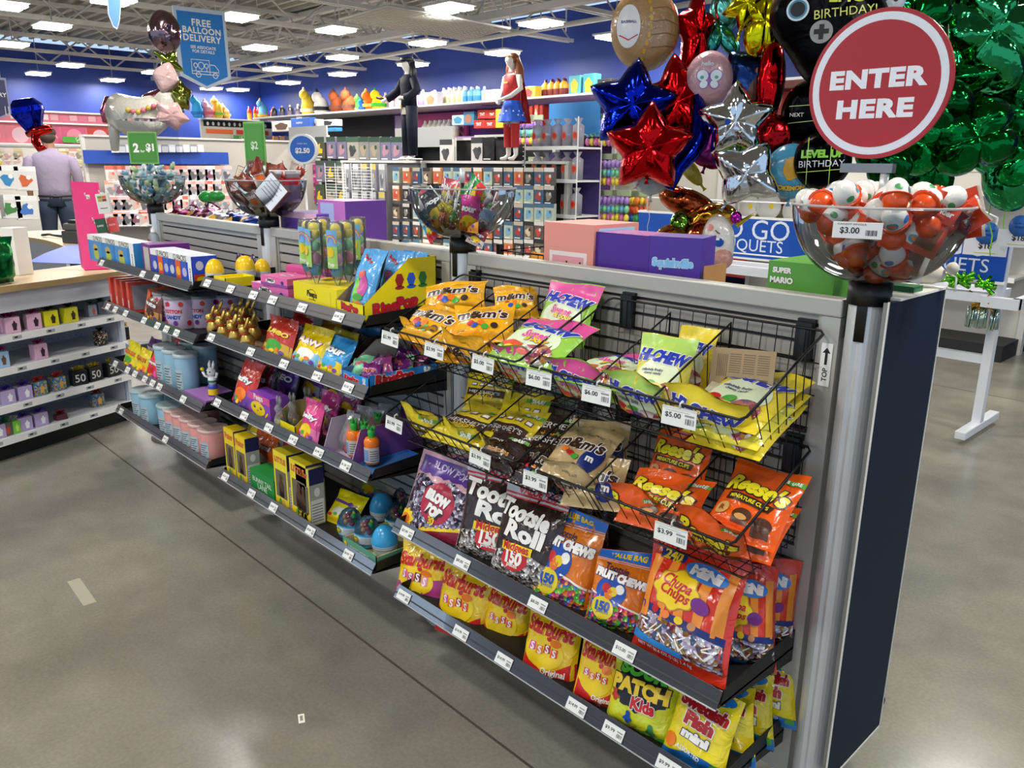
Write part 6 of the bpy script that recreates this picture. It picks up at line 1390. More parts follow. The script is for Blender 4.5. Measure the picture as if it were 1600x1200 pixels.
def a_ctrl(a, w, h):
    a.ell(-w*.48, h*.1, w*.17, h*.17, mat('d8eef4', .3), 1); a.ell(-w*.48, h*.1, w*.14, h*.14, mat('4a8aa8', .3), 2); a.ell(-w*.48, h*.1, w*.11, h*.11, INK, 3)
    a.ell(-w*.1, -h*.24, w*.17, h*.17, mat('9a9a98', .4), 1); a.rect(-w*.21, w*.01, -h*.27, -h*.2, INK, 3); a.rect(-w*.135, -w*.065, -h*.35, -h*.13, INK, 3)
    a.text('EPIC', w*.22, h*.27, w*.5, mat('d8e83c', .3), 2, bold=.03); a.text('BIRTHDAY!', w*.22, h*.04, w*.9, mat('e8ec7a', .3), 2, bold=.0, rot=.08)
def ctrl(t): return .93+.12*sin(2*t+.6)*-1+.0*t+.05*cos(4*t)
balloon(1296, 30, 98, 98, 3.7, foil('111113', .28), 'large black controller shaped balloon with buttons and yellow birthday lettering', ctrl, art=a_ctrl, th=.35, wr=1.2)
balloon(1392, -2, 22, 24, 3.6, film('c8ccd0', .25), 'pale balloon with dark round eyes above the red sign', art=lambda a, w, h: (a.ell(-w*.4, 0, w*.2, h*.25, DKB, 1), a.ell(w*.35, 0, w*.2, h*.25, INK, 1)))
GG = [foil('0b6a2c', .13, .5), foil('0e8a3e', .1, .5), foil('0a5424', .16, .6), foil('2f9a5a', .08, .4)]
gl = [(1420, 40, 70, 70, 0, clover), (1545, 50, 110, 80, 3, clover), (1480, 130, 80, 80, 1, star(5, .55)), (1590, 170, 80, 90, 2, clover), (1520, 215, 70, 60, 0, clover), (1425, 215, 60, 60, 1, clover), (1560, 260, 78, 50, 3, heartf), (1455, 262, 58, 46, 0, clover), (1380, 250, 40, 50, 2, clover), (1500, 20, 60, 60, 2, star(5, .55)), (1600, 60, 60, 90, 0, clover), (1385, 40, 50, 60, 2, clover), (1445, 150, 50, 80, 2, clover), (1600, 245, 50, 50, 1, clover)]
nm = ['upper left near the black balloon', 'large and pale at the top right', 'star shaped in the middle', 'at the right picture edge', 'below the star shaped one', 'just right of the red sign', 'smooth and heart shaped at the lower right', 'lowest above the orange candy wrappers', 'half hidden behind the red sign', 'dark and star shaped at the top', 'cut by the right edge near the top', 'dark behind the sign top', 'dark between the sign and the star', 'at the right edge low down']
for i, (px, py, rx, rz, c, fn) in enumerate(gl):
    balloon(px, py, rx, rz, 3.9+.12*(i % 4), GG[c], 'green foil balloon '+nm[i], fn, yaw=.3*sin(i*2.1), roll=i*.7, seed=i*3, wr=2.2, th=.45, ribbon=.45 if i in (4, 7) else None)
# ribbons bunch and bouquet weights
for i, (px, y0, y1) in enumerate([(1010, 290, 400), (1240, 205, 300), (1543, 250, 400), (1564, 90, 370), (1558, 100, 300)]):
    a, b = at(px, y0, D=4.2), at(px+6, y1, D=4.3); mb = MB(); n_ = 14
    mb.tube([a.lerp(b, j/n_)+V((.006*sin(j*1.3), .006*cos(j*1.1), 0)) for j in range(n_+1)], .0018 if i < 2 else .0032, mat('e8ecd0' if i < 2 else '8ad03c', .3), 4)
    solo(mb, 'balloon_ribbon', ['thin white ribbon hanging under the baseball balloon', 'thin white ribbon beside the round red balloon', 'green curled ribbon reaching down to the white stand', 'long green ribbon in front of the green balloons', 'second long green ribbon right of the first'][i], 'ribbon')
# copper and gold balloons, unicorn head over the blue sign
balloon(1075, 318, 48, 22, 4.3, foil('b0502c', .14), 'copper foil balloon lying over the blue sign', roll=.35, th=.8); balloon(1105, 345, 46, 26, 4.25, foil('c8862a', .14), 'golden orange foil balloon above the unicorn head', roll=-.3, th=.8, wr=2)
balloon(1052, 378, 30, 26, 4.2, foil('c8902c', .12), 'gold foil balloon tail behind the purple box', roll=.4, th=.8, wr=2); balloon(1062, 352, 16, 22, 4.2, foil('5a8a2c', .12), 'green gold foil balloon curl above the gold one', th=.8, wr=2)
balloon(1090, 375, 22, 30, 4.15, foil('c8552c', .12), 'orange foil mane balloon behind the unicorn head', roll=.3, wr=3, th=.8)
def a_uni(a, w, h): a.line([(-w*.15, h*.35), (w*.0, h*.25), (w*.12, h*.22)], w*.06, INK, 2); a.ell(-w*.45, h*.45, w*.2, h*.12, mat('d88a8a', .35), 1); a.ell(w*.05, -h*.1, w*.3, h*.16, BLU, 2); a.rect(-w*.2, w*.3, -h*.02, h*.06, WT, 3)
balloon(1122, 372, 25, 42, 4.0, film('d8d4cc', .2), 'white unicorn head balloon with a closed eye', art=a_uni, th=.9, roll=-.1, fn=lambda t: 1-.15*sin(t))
balloon(1128, 404, 17, 17, 3.97, film('c08a80', .2), 'dusty pink muzzle balloon of the unicorn', th=1, tail=False)
mb = MB(); mb.lathe([(.017, 0), (.012, .03), (.003, .1), (0, .105)], foil('c8b03a', .1), 12); solo(mb, 'unicorn_horn', 'gold pointed horn balloon on the unicorn head', 'balloon', facing(at(1150, 352, D=3.95), 0, .95))
balloon(1150, 340, 9, 10, 3.95, foil('a82a9a', .15), 'small purple foil bow on the unicorn head', tail=False, wr=2, th=.8)
# ---- left balloon cluster
IR = foil('a89aa0', .12); 
balloon(257, 50, 25, 32, 6.6, foil('8a7078', .15), 'round iridescent balloon partly behind the blue delivery sign', yaw=.6, th=.6); balloon(264, 96, 26, 20, 6.5, foil('8a9a3c', .1), 'multicoloured foil star under the round balloon', star(4, .45), roll=.6)
balloon(259, 121, 20, 24, 6.4, film('b89a98', .2), 'pale pink star balloon in the left cluster', star(4, .8), roll=.3); balloon(284, 150, 16, 26, 6.45, foil('8a8a3a', .1), 'gold green foil star balloon right of the pink one', star(5, .7))
balloon(268, 180, 28, 22, 6.2, film('c49a98', .2), 'large pale pink star balloon at the foot of the cluster', star(5, .7), roll=.5)
t = thing('horse_balloon', 'white horse balloon with pink mane and tail and flower garland', 'balloon'); WH = film('c0bcb0', .2); PK2 = foil('b8647c', .2, .5)
def bt(pts, r, m, nm_, n=14):
    mb = MB(); mb.tube([at(px, py, D=d) for px, py, d in pts], r, m, n); mb.build(nm_, t)
bt([(178, 178, 6.6), (186, 175, 6.6), (205, 182, 6.55), (230, 184, 6.5), (250, 172, 6.5), (262, 165, 6.5)], [.06, .15, .16, .16, .13, .04], WH, 'body', 18)
bt([(182, 185, 6.6), (178, 205, 6.6), (180, 235, 6.6)], [.07, .045, .03], WH, 'leg'); bt([(238, 188, 6.45), (236, 208, 6.45)], [.1, .05], WH, 'leg')
bt([(186, 157, 6.6), (172, 158, 6.6), (166, 175, 6.6), (164, 192, 6.6)], [.03, .05, .05, .02], PK2, 'tail'); bt([(214, 168, 6.5), (230, 155, 6.5), (250, 149, 6.5), (266, 150, 6.5)], [.02, .045, .05, .03], PK2, 'mane')
bt([(255, 152, 6.5), (268, 168, 6.5), (275, 172, 6.5)], [.1, .08, .03], WH, 'head')
mb = MB()
for i in range(7): mb.ball(at(200+i*8, 172+4*sin(i*.9)-.4*i, D=6.35), .022, mat(['c8a83c', 'c86a7a'][i % 2], .4), 8)
mb.build('garland', t)
t = thing('ring_balloon', 'giant ring balloon with a blue gem on a red band', 'balloon')
def gem():
    mb = MB(); c = at(45, 180, D=8.5); M = facing(c, .2, -.2); n = 8
    pr = [(.0, .17), (.1, .165), (.17, .09), (.17, .04), (.06, -.2), (0, -.22)]
    vs = [(r*cos(2*pi*j/n), r*sin(2*pi*j/n)*.6, z) for r, z in pr for j in range(n)]
    mb.add(vs, [(i*n+j, i*n+(j+1) % n, (i+1)*n+(j+1) % n, (i+1)*n+j) for i in range(len(pr)-1) for j in range(n)], foil('0f22b0', .1), False, M)
    return mb
gem().build('blue_gem', t)
mb = MB(); mb.tube([at(px, py, D=8.5) for px, py in ((42, 210), (60, 205), (80, 200))], [.03, .06, .04], foil('b8241c', .15), 12); mb.tube([at(px, py, D=8.5) for px, py in ((55, 208), (56, 222), (62, 232), (72, 230))], [.04, .045, .04, .02], foil('b8241c', .15), 12); mb.build('red_band', t)
# ---- hanging signs
def hsign(c, pts_px, X, art, lb, base, edge, rods=(), nm='hanging_sign', zr=3.9):
    P = [at(px, py, X=X) for px, py in pts_px]; cy = sum(p.y for p in P)/len(P); cz = sum(p.z for p in P)/len(P)
    M = Matrix.Translation((X, cy, cz)) @ Matrix.Rotation(pi/2, 4, 'Z'); L = [(p.y-cy, p.z-cz) for p in P]
    t = thing(nm, lb, 'sign', M); mb = MB(); mb.plate([(x*1.0, z*1.0) for x, z in L], .012, edge); A = Art(mb, base=.001, step=.0008); s = .88
    A.poly([(x*s, z*(1-(1-s)*.8)) for x, z in L], base); 
    w = max(x for x, z in L)-min(x for x, z in L); h = max(z for x, z in L)-min(z for x, z in L); art(A, w, h); mb.build('board', t)
    mb = MB()
    for r in rods: mb.tube([(w*r, .006, h*.45), (w*r, .006, zr-cz)], .003, ALU, 4)
    if rods: mb.build('hanging_wire', t)
    return t
def a_del(a, w, h):
    a.text('FREE', 0, h*.36, w*.36, WT, 2, bold=.03, space=1.1); a.text('BALLOON', 0, h*.265, w*.72, WT, 2, bold=.03, space=1.1); a.text('DELIVERY', 0, h*.17, w*.72, WT, 2, bold=.03, space=1.1)
    a.text('SEE ASSOCIATE', 0, h*.06, w*.48, WT, 2, bold=.02); a.text('FOR DETAILS', 0, h*.01, w*.42, WT, 2, bold=.02)
    q = w*.5; z = -h*.2; L = lambda p: a.line([(x*q, z+y*q) for x, y in p], w*.012, WT, 2)
    L([(-.5, -.2), (-.5, .3), (.18, .3), (.18, -.2)]); L([(.18, .15), (.38, .15), (.52, -.02), (.52, -.2), (-.5, -.2)]); L([(-.5, -.1), (.52, -.1)])
    for x in (-.27, .38): L([(x+.09*cos(t), -.22+.09*sin(t)) for t in [i*pi/8 for i in range(17)]])
    for x, r in ((-.35, .07), (-.14, .11), (.06, .07)): L([(x+r*cos(t), .1+r*1.1*sin(t)) for t in [i*pi/8 for i in range(17)]]); L([(x, .1-r), (x, -.1)])
hsign(None, [(269, 8), (351, 18), (361, 124), (324, 140), (282, 118)], -7.6, a_del, 'blue hanging pennant sign about balloon delivery with a white van outline', mat('1f7fd0', .4), mat('c8d4e4', .4), (-.3, .3))
hsign(None, [(-30, 118), (9, 122), (18, 178), (-12, 190), (-36, 182)], -7.6, lambda a, w, h: (a.text('DELIVERY', 0, h*.15, w*.8, WT, 2, bold=.02), a.line([(w*.3, -h*.1), (w*.3, -h*.3), (w*.4, -h*.3), (w*.4, -h*.1)], w*.02, WT, 2)), 'dark purple hanging sign cut by the left picture edge', mat('3c3a68', .4), mat('9a9ac0', .4), (.3,))
hsign(None, [(167, -12), (189, -10), (189, 10), (187, 34), (183, 46), (177, 42), (169, 22)], -5.6, lambda a, w, h: None, 'narrow light blue pennant tip at the top edge', mat('5a8ad8', .4), mat('d4dcec', .4))
# round ENTER HERE sign on the near bowl rod
t = thing('enter_sign', 'round red sign with a white ring reading ENTER HERE above the egg bowl', 'sign', T(-.033, -.004, 1.713))
SR = mat('ae2426', .18); mb = MB(); mb.lathe([(0, 0), (.139, 0), (.139, .006), (0, .006)], mat('a82226', .3), 64, M=Matrix.Rotation(pi/2, 4, 'X'), smooth=False)
A = Art(mb, base=.0062, step=.0004); A.ell(0, 0, .137, .137, mat('b0262a', .2), 0, 64); A.ell(0, 0, .131, .131, mat('e4e8f2', .3), 1, 64); A.ell(0, 0, .117, .117, SR, 2, 64)
A.text('ENTER', 0, .012, .19, mat('eef0f8', .3), 3, bold=.055, space=1.1, hz=.036); A.text('HERE', 0, -.044, .15, mat('eef0f8', .3), 3, bold=.055, space=1.1, hz=.036); mb.build('red_disc', t)
mb = MB(); mb.box(-.055, .05, -.006, .012, -.166, -.148, mat('8e8e8c', .3, .8)); mb.tube([(.03, .004, -.15), (.03, .004, -.2)], .006, ALU, 8); mb.tube([(-.053, .004, -.15), (-.053, .004, -.12)], .002, CLEAR, 5); mb.build('sign_clamp', t)
# green price signs over the far bowls
def gsign(c, w, h, art, lb, rz=0, base='4a8c34', edge='7ab05a'):
    t = thing('price_sign', lb, 'sign', T(*c, rz=rz)); mb = MB(); mb.box(-w/2, w/2, 0, .004, -h/2, h/2, mat(edge, .4)); A = Art(mb, base=.0008, step=.0005); A.rect(-w*.46, w*.46, -h*.46, h*.46, mat(base, .4), 0)
    A.line([(-w*.4, -h*.4), (w*.4, -h*.4), (w*.4, h*.4), (-w*.4, h*.4), (-w*.4, -h*.4)], .001, mat('2a5a1c', .4), 1); art(A, w, h); mb.build('board', t)
    mb = MB(); mb.tube([(0, .004, -h/2), (0, .004, -h/2-.06)], .005, ALU, 8); mb.build('clip', t); return t
p = at(223.5, 231, Y=-.13); gsign((p.x-.0, -.13, p.z), .15, .155, lambda a, w, h: (a.text('2', -w*.24, 0, w*.2, WT, 2, bold=.05), a.text('for', -w*.02, -h*.1, w*.15, WT, 2, bold=.02), a.text('$1', w*.24, 0, w*.28, WT, 2, bold=.05)), 'green square sign reading 2 for $1 on the farthest bowl', .75)
p = at(398, 228, Y=0); gsign((p.x, 0, p.z), .13, .2, lambda a, w, h: (a.text('$2', 0, 0, w*.34, mat('c8d8b8', .4), 2, bold=.03)), 'green tall sign reading $2 on the third bowl', .25)
# tall clear chute above the farthest bowl
t = thing('acrylic_chute', 'tall clear acrylic box standing on the farthest bowl', 'display box', T(-3.9, 0, BZ+.14)); mb = MB(); mb.box(-.16, .16, -.1, .1, 0, .3, mat('f6f8fa', .03, 0, 'clear', ior=1.06)); mb.build('clear_walls', t)
mb = MB(); mb.tube([(-.16, -.1, .0), (.16, -.1, 0), (.16, .1, 0), (-.16, .1, 0)], .003, mat('e8eef2', .1, 0, 'clear', haze=.4), 5, closed=True); mb.build('edge_frame', t)
# ================================================================== things in the bowls and behind the fixture
rb = random.Random(11)
def in_bowl(cx, n, R=.125, z0=.03, z1=.17, gap=.04, layers=None):
    """spots for pieces heaped in a bowl centred on a post"""
    out = []
    tries = 0
    while len(out) < n and tries < 9000:
        tries += 1; z = rb.uniform(z0, z1); k = min(1, max(.0, (z-.0)/.155)); r = R*min(1, (k**.5)*1.02)*sqrt(rb.random()); a = rb.uniform(0, 2*pi)
        p = V((cx+r*cos(a), r*sin(a), BZ+z+(.02 if False else 0)))
        if r < .02: continue
        if all((p-q).length > gap for q in out): out.append(p)
    return sorted(out, key=lambda q: q.z)
def kegg():
    t = thing('chocolate_egg', '', 'chocolate egg'); W_, O_ = mat('f0ede6', .25), mat('e2511a', .25)
    mb = MB(); pr = [(0, -.03), (.012, -.028), (.02, -.02), (.0232, -.005), (.0235, .0)]; mb.lathe(pr, O_, 18); mb.build('orange_half', t)
    mb = MB(); mb.lathe([(.0235, 0), (.0232, .01), (.0215, .02), (.0165, .029), (.009, .035), (0, .037)], W_, 18)
    A = Art(mb, lambda x, z, o: ((.0236+o)*sin(x/.0236)*cos(max(0, z)*30*.9), -(.0236+o)*cos(x/.0236)*cos(max(0, z)*30*.9), z))
    A.L = .006; A.ell(.0, .012, .011, .008, mat('4aa0b8', .3), 0, 12); A.text('egg', .0, .0125, .013, ORG, 1, bold=.06); A.ell(.03, .01, .009, .006, mat('3c78c8', .3), 0, 10); A.ell(-.03, .012, .008, .006, mat('4a9a5a', .3), 0, 10)
    mb.build('white_half', t)
    mb = MB(); mb.lathe([(.0235, -.0015), (.0285, -.001), (.0285, .0005), (.0235, .001)], mat('e8522a', .2), 18); mb.build('seam_rim', t)
    return t
KG = Kind(kegg)
eggs = in_bowl(0, 44, .13, .03, .175, .042)
for p in eggs: KG.put(T(p.x, p.y, p.z, rb.uniform(0, 6), rb.uniform(-1.2, 1.2), rb.uniform(-1, 1)), 'orange and white chocolate egg in the near bowl', 'chocolate eggs in the near bowl')
for i, (px, py, ya) in enumerate([(1266, 318, -.05), (1305, 314, -.03), (1345, 310, -.05), (1385, 316, -.05), (1330, 326, -.09), (1268, 325, -.09), (1400, 345, -.1), (1300, 345, -.12), (1350, 308, .05)]):
    p = at(px, py, Y=ya); KG.put(T(p.x, p.y, p.z, i*1.1, .9-.4*(i % 3), .6*(i % 2)-.3), 'orange and white chocolate egg in the near bowl', 'chocolate eggs in the near bowl')
def d_bar(a, w, h): a.rect(-w*.5, w*.5, h*.55, h*.97, mat('d8401c', .35), 0); a.text('kinder', 0, h*.72, w*.7, WT, 1, bold=.04); a.rect(-w*.3, w*.3, h*.1, h*.45, mat('7a4a2c', .4), 0)
for i, (px, py, ya, rz, ry, lb) in enumerate([(1430, 335, .02, .3, .6, 'orange and white candy bar wrapper sticking out at the bowl front right'), (1455, 318, .06, -.1, .85, 'orange and white candy bar wrapper leaning far right'), (1410, 325, .09, .2, .35, 'brown and white candy bar wrapper behind the eggs'), (1440, 330, -.04, .5, .4, 'orange candy bar wrapper standing at the rim'), (1418, 372, -.02, .5, .3, 'orange wrapper pressed against the bowl side'), (1380, 300, .1, .0, 1.3, 'large orange wrapper lying at the back of the bowl')]):
    p = at(px, py+25, Y=ya); P = Pouch(.06 if i < 5 else .1, .12 if i < 5 else .2, .02, film('ece6dc' if i != 3 else 'd8421c'), seed=i, nu=10, nv=14); d_bar(P.art, P.w, P.h)
    solo(P.mb, 'candy_wrapper', lb, 'candy bar', T(p.x, p.y, p.z-.05, rz, -.1, ry))
mb = MB(); mb.box(-.043, .043, 0, .0012, -.015, .015, WHITE, b=.0005); A = Art(mb, base=.0004, step=.0002); A.text('$3.00', -.013, -.001, .034, INK, 1, bold=.02); A.text('CANDY SINGLE', -.01, .011, .05, INK, 1, hz=.003)
for i in range(9): A.rect(.015+i*.0022, .0158+i*.0022+.0004*(i % 3), -.009, .001, INK, 1)
q_ = at(1340, 360, Y=-.17); solo(mb, 'price_card', 'white $3.00 price card on the front of the near bowl', 'price card', T(q_.x-.0, -.172, q_.z, rz=.28))
# bowl 2: lollipops and small bags
def lolly(c):
    def f():
        t = thing('lollipop', '', 'lollipop'); mb = MB(); mb.ball((0, 0, 0), .0145, mat('808080', .2, 0, 'mix', cols=c, s=150, mt=.2), 12); mb.loft([((0, 0, .01), .009, .009, 0), ((0, 0, .018), .004, .004, 0), ((0, 0, .024), .008, .008, 0)], mat(c.split()[0], .25), 10); mb.build('wrapped_head', t)
        mb = MB(); mb.tube([(0, 0, .01), (0, 0, .09)], .0019, WHITE, 6); mb.build('stick', t); return t
    return f
LK = [Kind(lolly(c)) for c in ('c8b428 e0d060 a8962a', 'a83a4a d8d0d0 c84a5a', 'd8785a e8a08a c85a3a', '4a9a5a 8ac88a 3a7a4a', 'b8a8c0 e0dce8 8a7a98')]
for i, p in enumerate(in_bowl(-1.3, 34, .125, .03, .1, .031)): LK[(0, 0, 1, 0, 2, 3, 4)[i % 7]].put(T(p.x, p.y, p.z, rb.uniform(0, 6), rb.uniform(-.9, .9), rb.uniform(-.6, .6)), 'wrapped lollipop on a white stick in the second bowl', 'lollipops in the second bowl')
for i, (px, py, ya, c, s_, rz, ry, lb) in enumerate([(668, 318, -.08, '1c1c20', (.085, .12), .3, -.5, 'black candy bag with coloured print tilted in the second bowl'), (655, 345, -.06, '3ab0e0', (.07, .1), .2, -.6, 'bright blue candy bag under the black one'), (690, 292, .03, 'd85a6a', (.07, .08), 0, .2, 'pinkish red candy bag at the top of the second bowl'), (727, 290, .05, 'd8586a', (.08, .07), .4, .6, 'watermelon pink candy bag peaking over the rim'), (748, 292, -.02, '2a9a4a', (.08, .07), .1, -.9, 'green candy bag leaning over the rim'), (765, 300, .03, 'd0d4e8', (.06, .07), .2, -.7, 'white and blue candy bag at the right rim'), (742, 330, -.07, 'c82a8a', (.07, .11), .3, .1, 'magenta candy bag pressed against the bowl'), (762, 345, .0, '9ac8e8', (.07, .1), .6, .4, 'pale blue candy bag at the right inside the bowl'), (756, 365, -.02, '8a2a3a', (.06, .06), .6, .4, 'dark red candy bag low in the second bowl')]):
    p = at(px, py, Y=ya); P = Pouch(s_[0], s_[1], .02, film(c), seed=i, nu=10, nv=12); d_gen(mat(['e8a03a', 'e83a3a', 'e8e8e8'][i % 3], .35), YEL, ['pop', 'nerd', 'sour', 'airs'][i % 4], WT)(P.art, *s_)
    q = V((-1.3+(p.x+1.3)*.72, p.y*.8, p.z-.01)); solo(P.mb, 'small_candy_bag', lb, 'candy bag', T(q.x, q.y, q.z, rz, 0, ry) @ T(0, 0, -s_[1]/2))
# bowl 3: foil packs and white cards
def pack(c, txt):
    def f():
        P = Pouch(.06, .08, .018, film(c), nu=10, nv=12, seed=3); P.art.ell(0, .035, .02, .016, mat('d86a2a', .35), 0); P.art.text(txt, 0, .06, .045, WT, 1, bold=.04, out=RED)
        return solo(P.mb, 'candy_pack', '', 'candy pack')
    return f
PK = [Kind(pack('8a4a34', 'duo')), Kind(pack('a89a94', 'choc')), Kind(pack('9a3a2a', 'nut'))]
for i, p in enumerate(in_bowl(-2.6, 40, .125, .03, .2, .035)): PK[i % 3].put(T(p.x, p.y, p.z-.03, rb.uniform(0, 6), rb.uniform(-.8, .8), rb.uniform(-.9, .9)), ['brown', 'greyish', 'dark red'][i % 3]+' wrapped candy pack in the third bowl', ['brown', 'greyish', 'dark red'][i % 3]+' candy packs in the third bowl')
for i, (px, py, s_, lb) in enumerate([(391, 284, .12, 'white printed carton tilted on the left of the third bowl'), (423, 300, .12, 'white printed carton tilted on the right of the third bowl'), (380, 278, .09, 'cream printed carton behind the tilted ones')]):
    p = at(px, py, Y=-.05+.05*(i == 2)); mb = MB(); mb.box(-s_/2, s_/2, 0, .02, -s_/2, s_/2, mat('5a3a34', .4)); A = Art(mb, base=.0006, step=.0004); A.rect(-s_*.47, s_*.47, -s_*.47, s_*.47, mat('dde4ee' if i < 2 else 'd8c8b0', .5), 0)
    for k in range(5): A.rect(-s_*.35, s_*.3-.01*(k % 2), s_*(.3-.12*k), s_*(.33-.12*k), mat('8a929a', .5), 1)
    A.rect(-s_*.4, -s_*.15, s_*.15, s_*.4, INK, 1) if i == 0 else None
    solo(mb, 'printed_carton', lb, 'candy box', T(p.x, p.y, p.z, .5, -.2, [.6, .75, .3][i]))
mb = MB(); mb.lathe([(0, 0), (.06, 0), (.062, .11), (.066, .112), (.066, .125), (0, .126)], mat('b8b0b4', .3), 22); mb.lathe([(.0625, .07), (.0635, .1)], RED, 22); mb.lathe([(.0667, .126), (.0667, .13), (0, .131)], WHITE, 22); p = at(447, 300, Y=.05); solo(mb, 'candy_jar', 'red and white labelled jar at the right of the third bowl', 'jar', T(p.x, p.y, p.z-.04))
# bowl 4: little bottles
def lb_kind(c):
    def f():
        t = thing('little_bottle', '', 'candy bottle'); mb = MB(); mb.lathe([(0, 0), (.012, 0), (.0125, .028), (.006, .034)], mat(c, .3), 10); mb.build('bottle', t); mb = MB(); mb.lathe([(.0062, .032), (.0062, .042), (0, .043)], mat('e8e8e4', .3), 10); mb.build('cap', t); return t
    return f
LBK = [Kind(lb_kind(c)) for c in ('8ac8c8', 'b8d8e0', '6aa0c8', 'c8d8a0', 'd8e4e8')]; LN = ['teal', 'pale blue', 'mid blue', 'pale green', 'whitish']
for i, p in enumerate(in_bowl(-3.9, 70, .14, .02, .2, .024)): LBK[i % 5].put(T(p.x, p.y, p.z-.01, rb.uniform(0, 6), rb.uniform(-1.4, 1.4), rb.uniform(-1, 1)), LN[i % 5]+' little candy bottle heaped in the farthest bowl', LN[i % 5]+' bottles in the farthest bowl')
# ---- rear ledge shelves carrying the boxes behind the slatwall
for i, lb in enumerate(['white rear shelf behind the wire basket section', 'white rear shelf behind the middle section', 'white rear shelf behind the far section']):
    mb = MB(); mb.box(-PW*i-1.24, -PW*i-.06, .021, .36, 1.17, 1.185, WHITE); mb.box(-PW*i-1.24, -PW*i-.06, .021, .03, 1.05, 1.17, WHITE); solo(mb, 'rear_shelf', lb, 'shelf')
def px_box(p1, p2, ytop, Y, d, base, lb, draw=None, side=None, top=None, name='carton', cat='box', rz=0):
    a, b, c = at(*p1, Y=Y), at(*p2, Y=Y), at(p1[0], ytop, Y=Y); a.z = b.z = 1.186
    return boxw(a, b, c.z-1.186, d, base, draw, lb, cat, name, side=side, top=top)
px_box((849, 450), (925, 450), 346, .05, .2, mat('e8988a', .45), 'salmon pink carton with a printed picture panel on the rear shelf', lambda a, w, h: (a.rect(-w*.38, w*.38, h*.0, h*.62, mat('f0e0dc', .5), 0), a.rect(-w*.32, w*.32, h*.0, h*.56, mat('e8a0a8', .5), 1), a.ell(-w*.05, h*.22, w*.2, h*.12, mat('26201f', .5), 2, rot=.3), [a.ell(w*(-.2+.09*i), h*(.38+.05*(i % 3)), w*.02, w*.02, INK, 2, 8) for i in range(6)]), side=lambda a, w, h: a.rect(-w*.4, w*.4, h*.55, h*.95, mat('a8d8e8', .4), 1))
px_box((926, 470), (1010, 470), 362, .06, .14, mat('4a2690', .35), 'big purple carton with bubbly white lettering on the rear shelf', None, name='purple_carton', top=lambda a, w, d: a.rect(-w*.5, w*.5, -d*.5, d*.4, mat('b85ab0', .3), 0))
a0, b0 = at(1010, 440, Y=.06), at(1093, 440, Y=.10); a0.z = b0.z = 1.186
boxw(a0, b0, at(1010, 368, Y=.06).z-1.186, .12, mat('50309c', .35), lambda a, w, h: (a.text('Squishville', -w*.02, h*.64, w*.78, mat('8ac8f4', .3), 1, bold=.07, hz=h*.16, out=WT, ob=.03), a.text('by SQUISH', -w*.02, h*.4, w*.46, mat('e0a0c8', .4), 1, bold=.04)), 'purple carton end with pale blue bubble lettering', name='purple_carton')
mb = MB(); mb.box(-.08, .08, .0, .004, 0, .13, mat('b08050', .7)); mb.lathe([(0, -.002), (.035, -.002), (.035, .002), (0, .002)], mat('b08050', .7), 16, M=T(-.05, .002, .12, rx=pi/2)); p = at(1050, 362, Y=.24); solo(mb, 'cardboard_flap', 'brown scalloped cardboard flap behind the purple carton', 'cardboard', T(p.x, p.y, 1.186))
mb = MB(); mb.box(-.002, .002, 0, .1, 0, .125, mat('b08050', .7)); solo(mb, 'cardboard_flap', 'brown cardboard side flap at the right of the purple carton', 'cardboard', T(b0.x+.012, .1, 1.186))
px_box((1197, 460), (1300, 468), 406, .1, .2, mat('5aa03c', .4), 'green carton with white block lettering beneath the egg bowl', lambda a, w, h: (a.text('SUPER', -w*.28, h*.87, w*.3, WT, 1, bold=.06, out=mat('3a6a2a', .4), ob=.04), a.text('MARIO', -w*.28, h*.72, w*.36, WT, 1, bold=.06, out=mat('3a6a2a', .4), ob=.04), [a.ell(w*(-.3+.14*i), h*.22, w*.035, h*.12, mat(['c82a2a', 'e8c8a0', 'd85a2a', '3a2a6a', '1a1a1c', 'd87a2a'][i], .4), 1, 10) for i in range(6)]))
mb = MB(); mb.ball((0, 0, .03), .03, mat('d8d0c0', .6), 12, (1.3, 1, .8)); mb.ball((.05, 0, .045), .014, mat('d8d0c0', .6), 8); solo(mb, 'small_figure', 'cream coloured rounded toy on the white ledge behind the post', 'toy', T(.03, .22, 1.303))
mb = MB(); mb.box(-.07, .05, .0, .05, 0, .012, mat('1c6a3a', .4)); mb.box(-.07, -.02, .0, .05, .0, .0125, mat('e0902a', .4)); solo(mb, 'flat_pack', 'flat orange and green pack on the ledge beneath the egg bowl', 'pack', T(-.0, .1, 1.303))
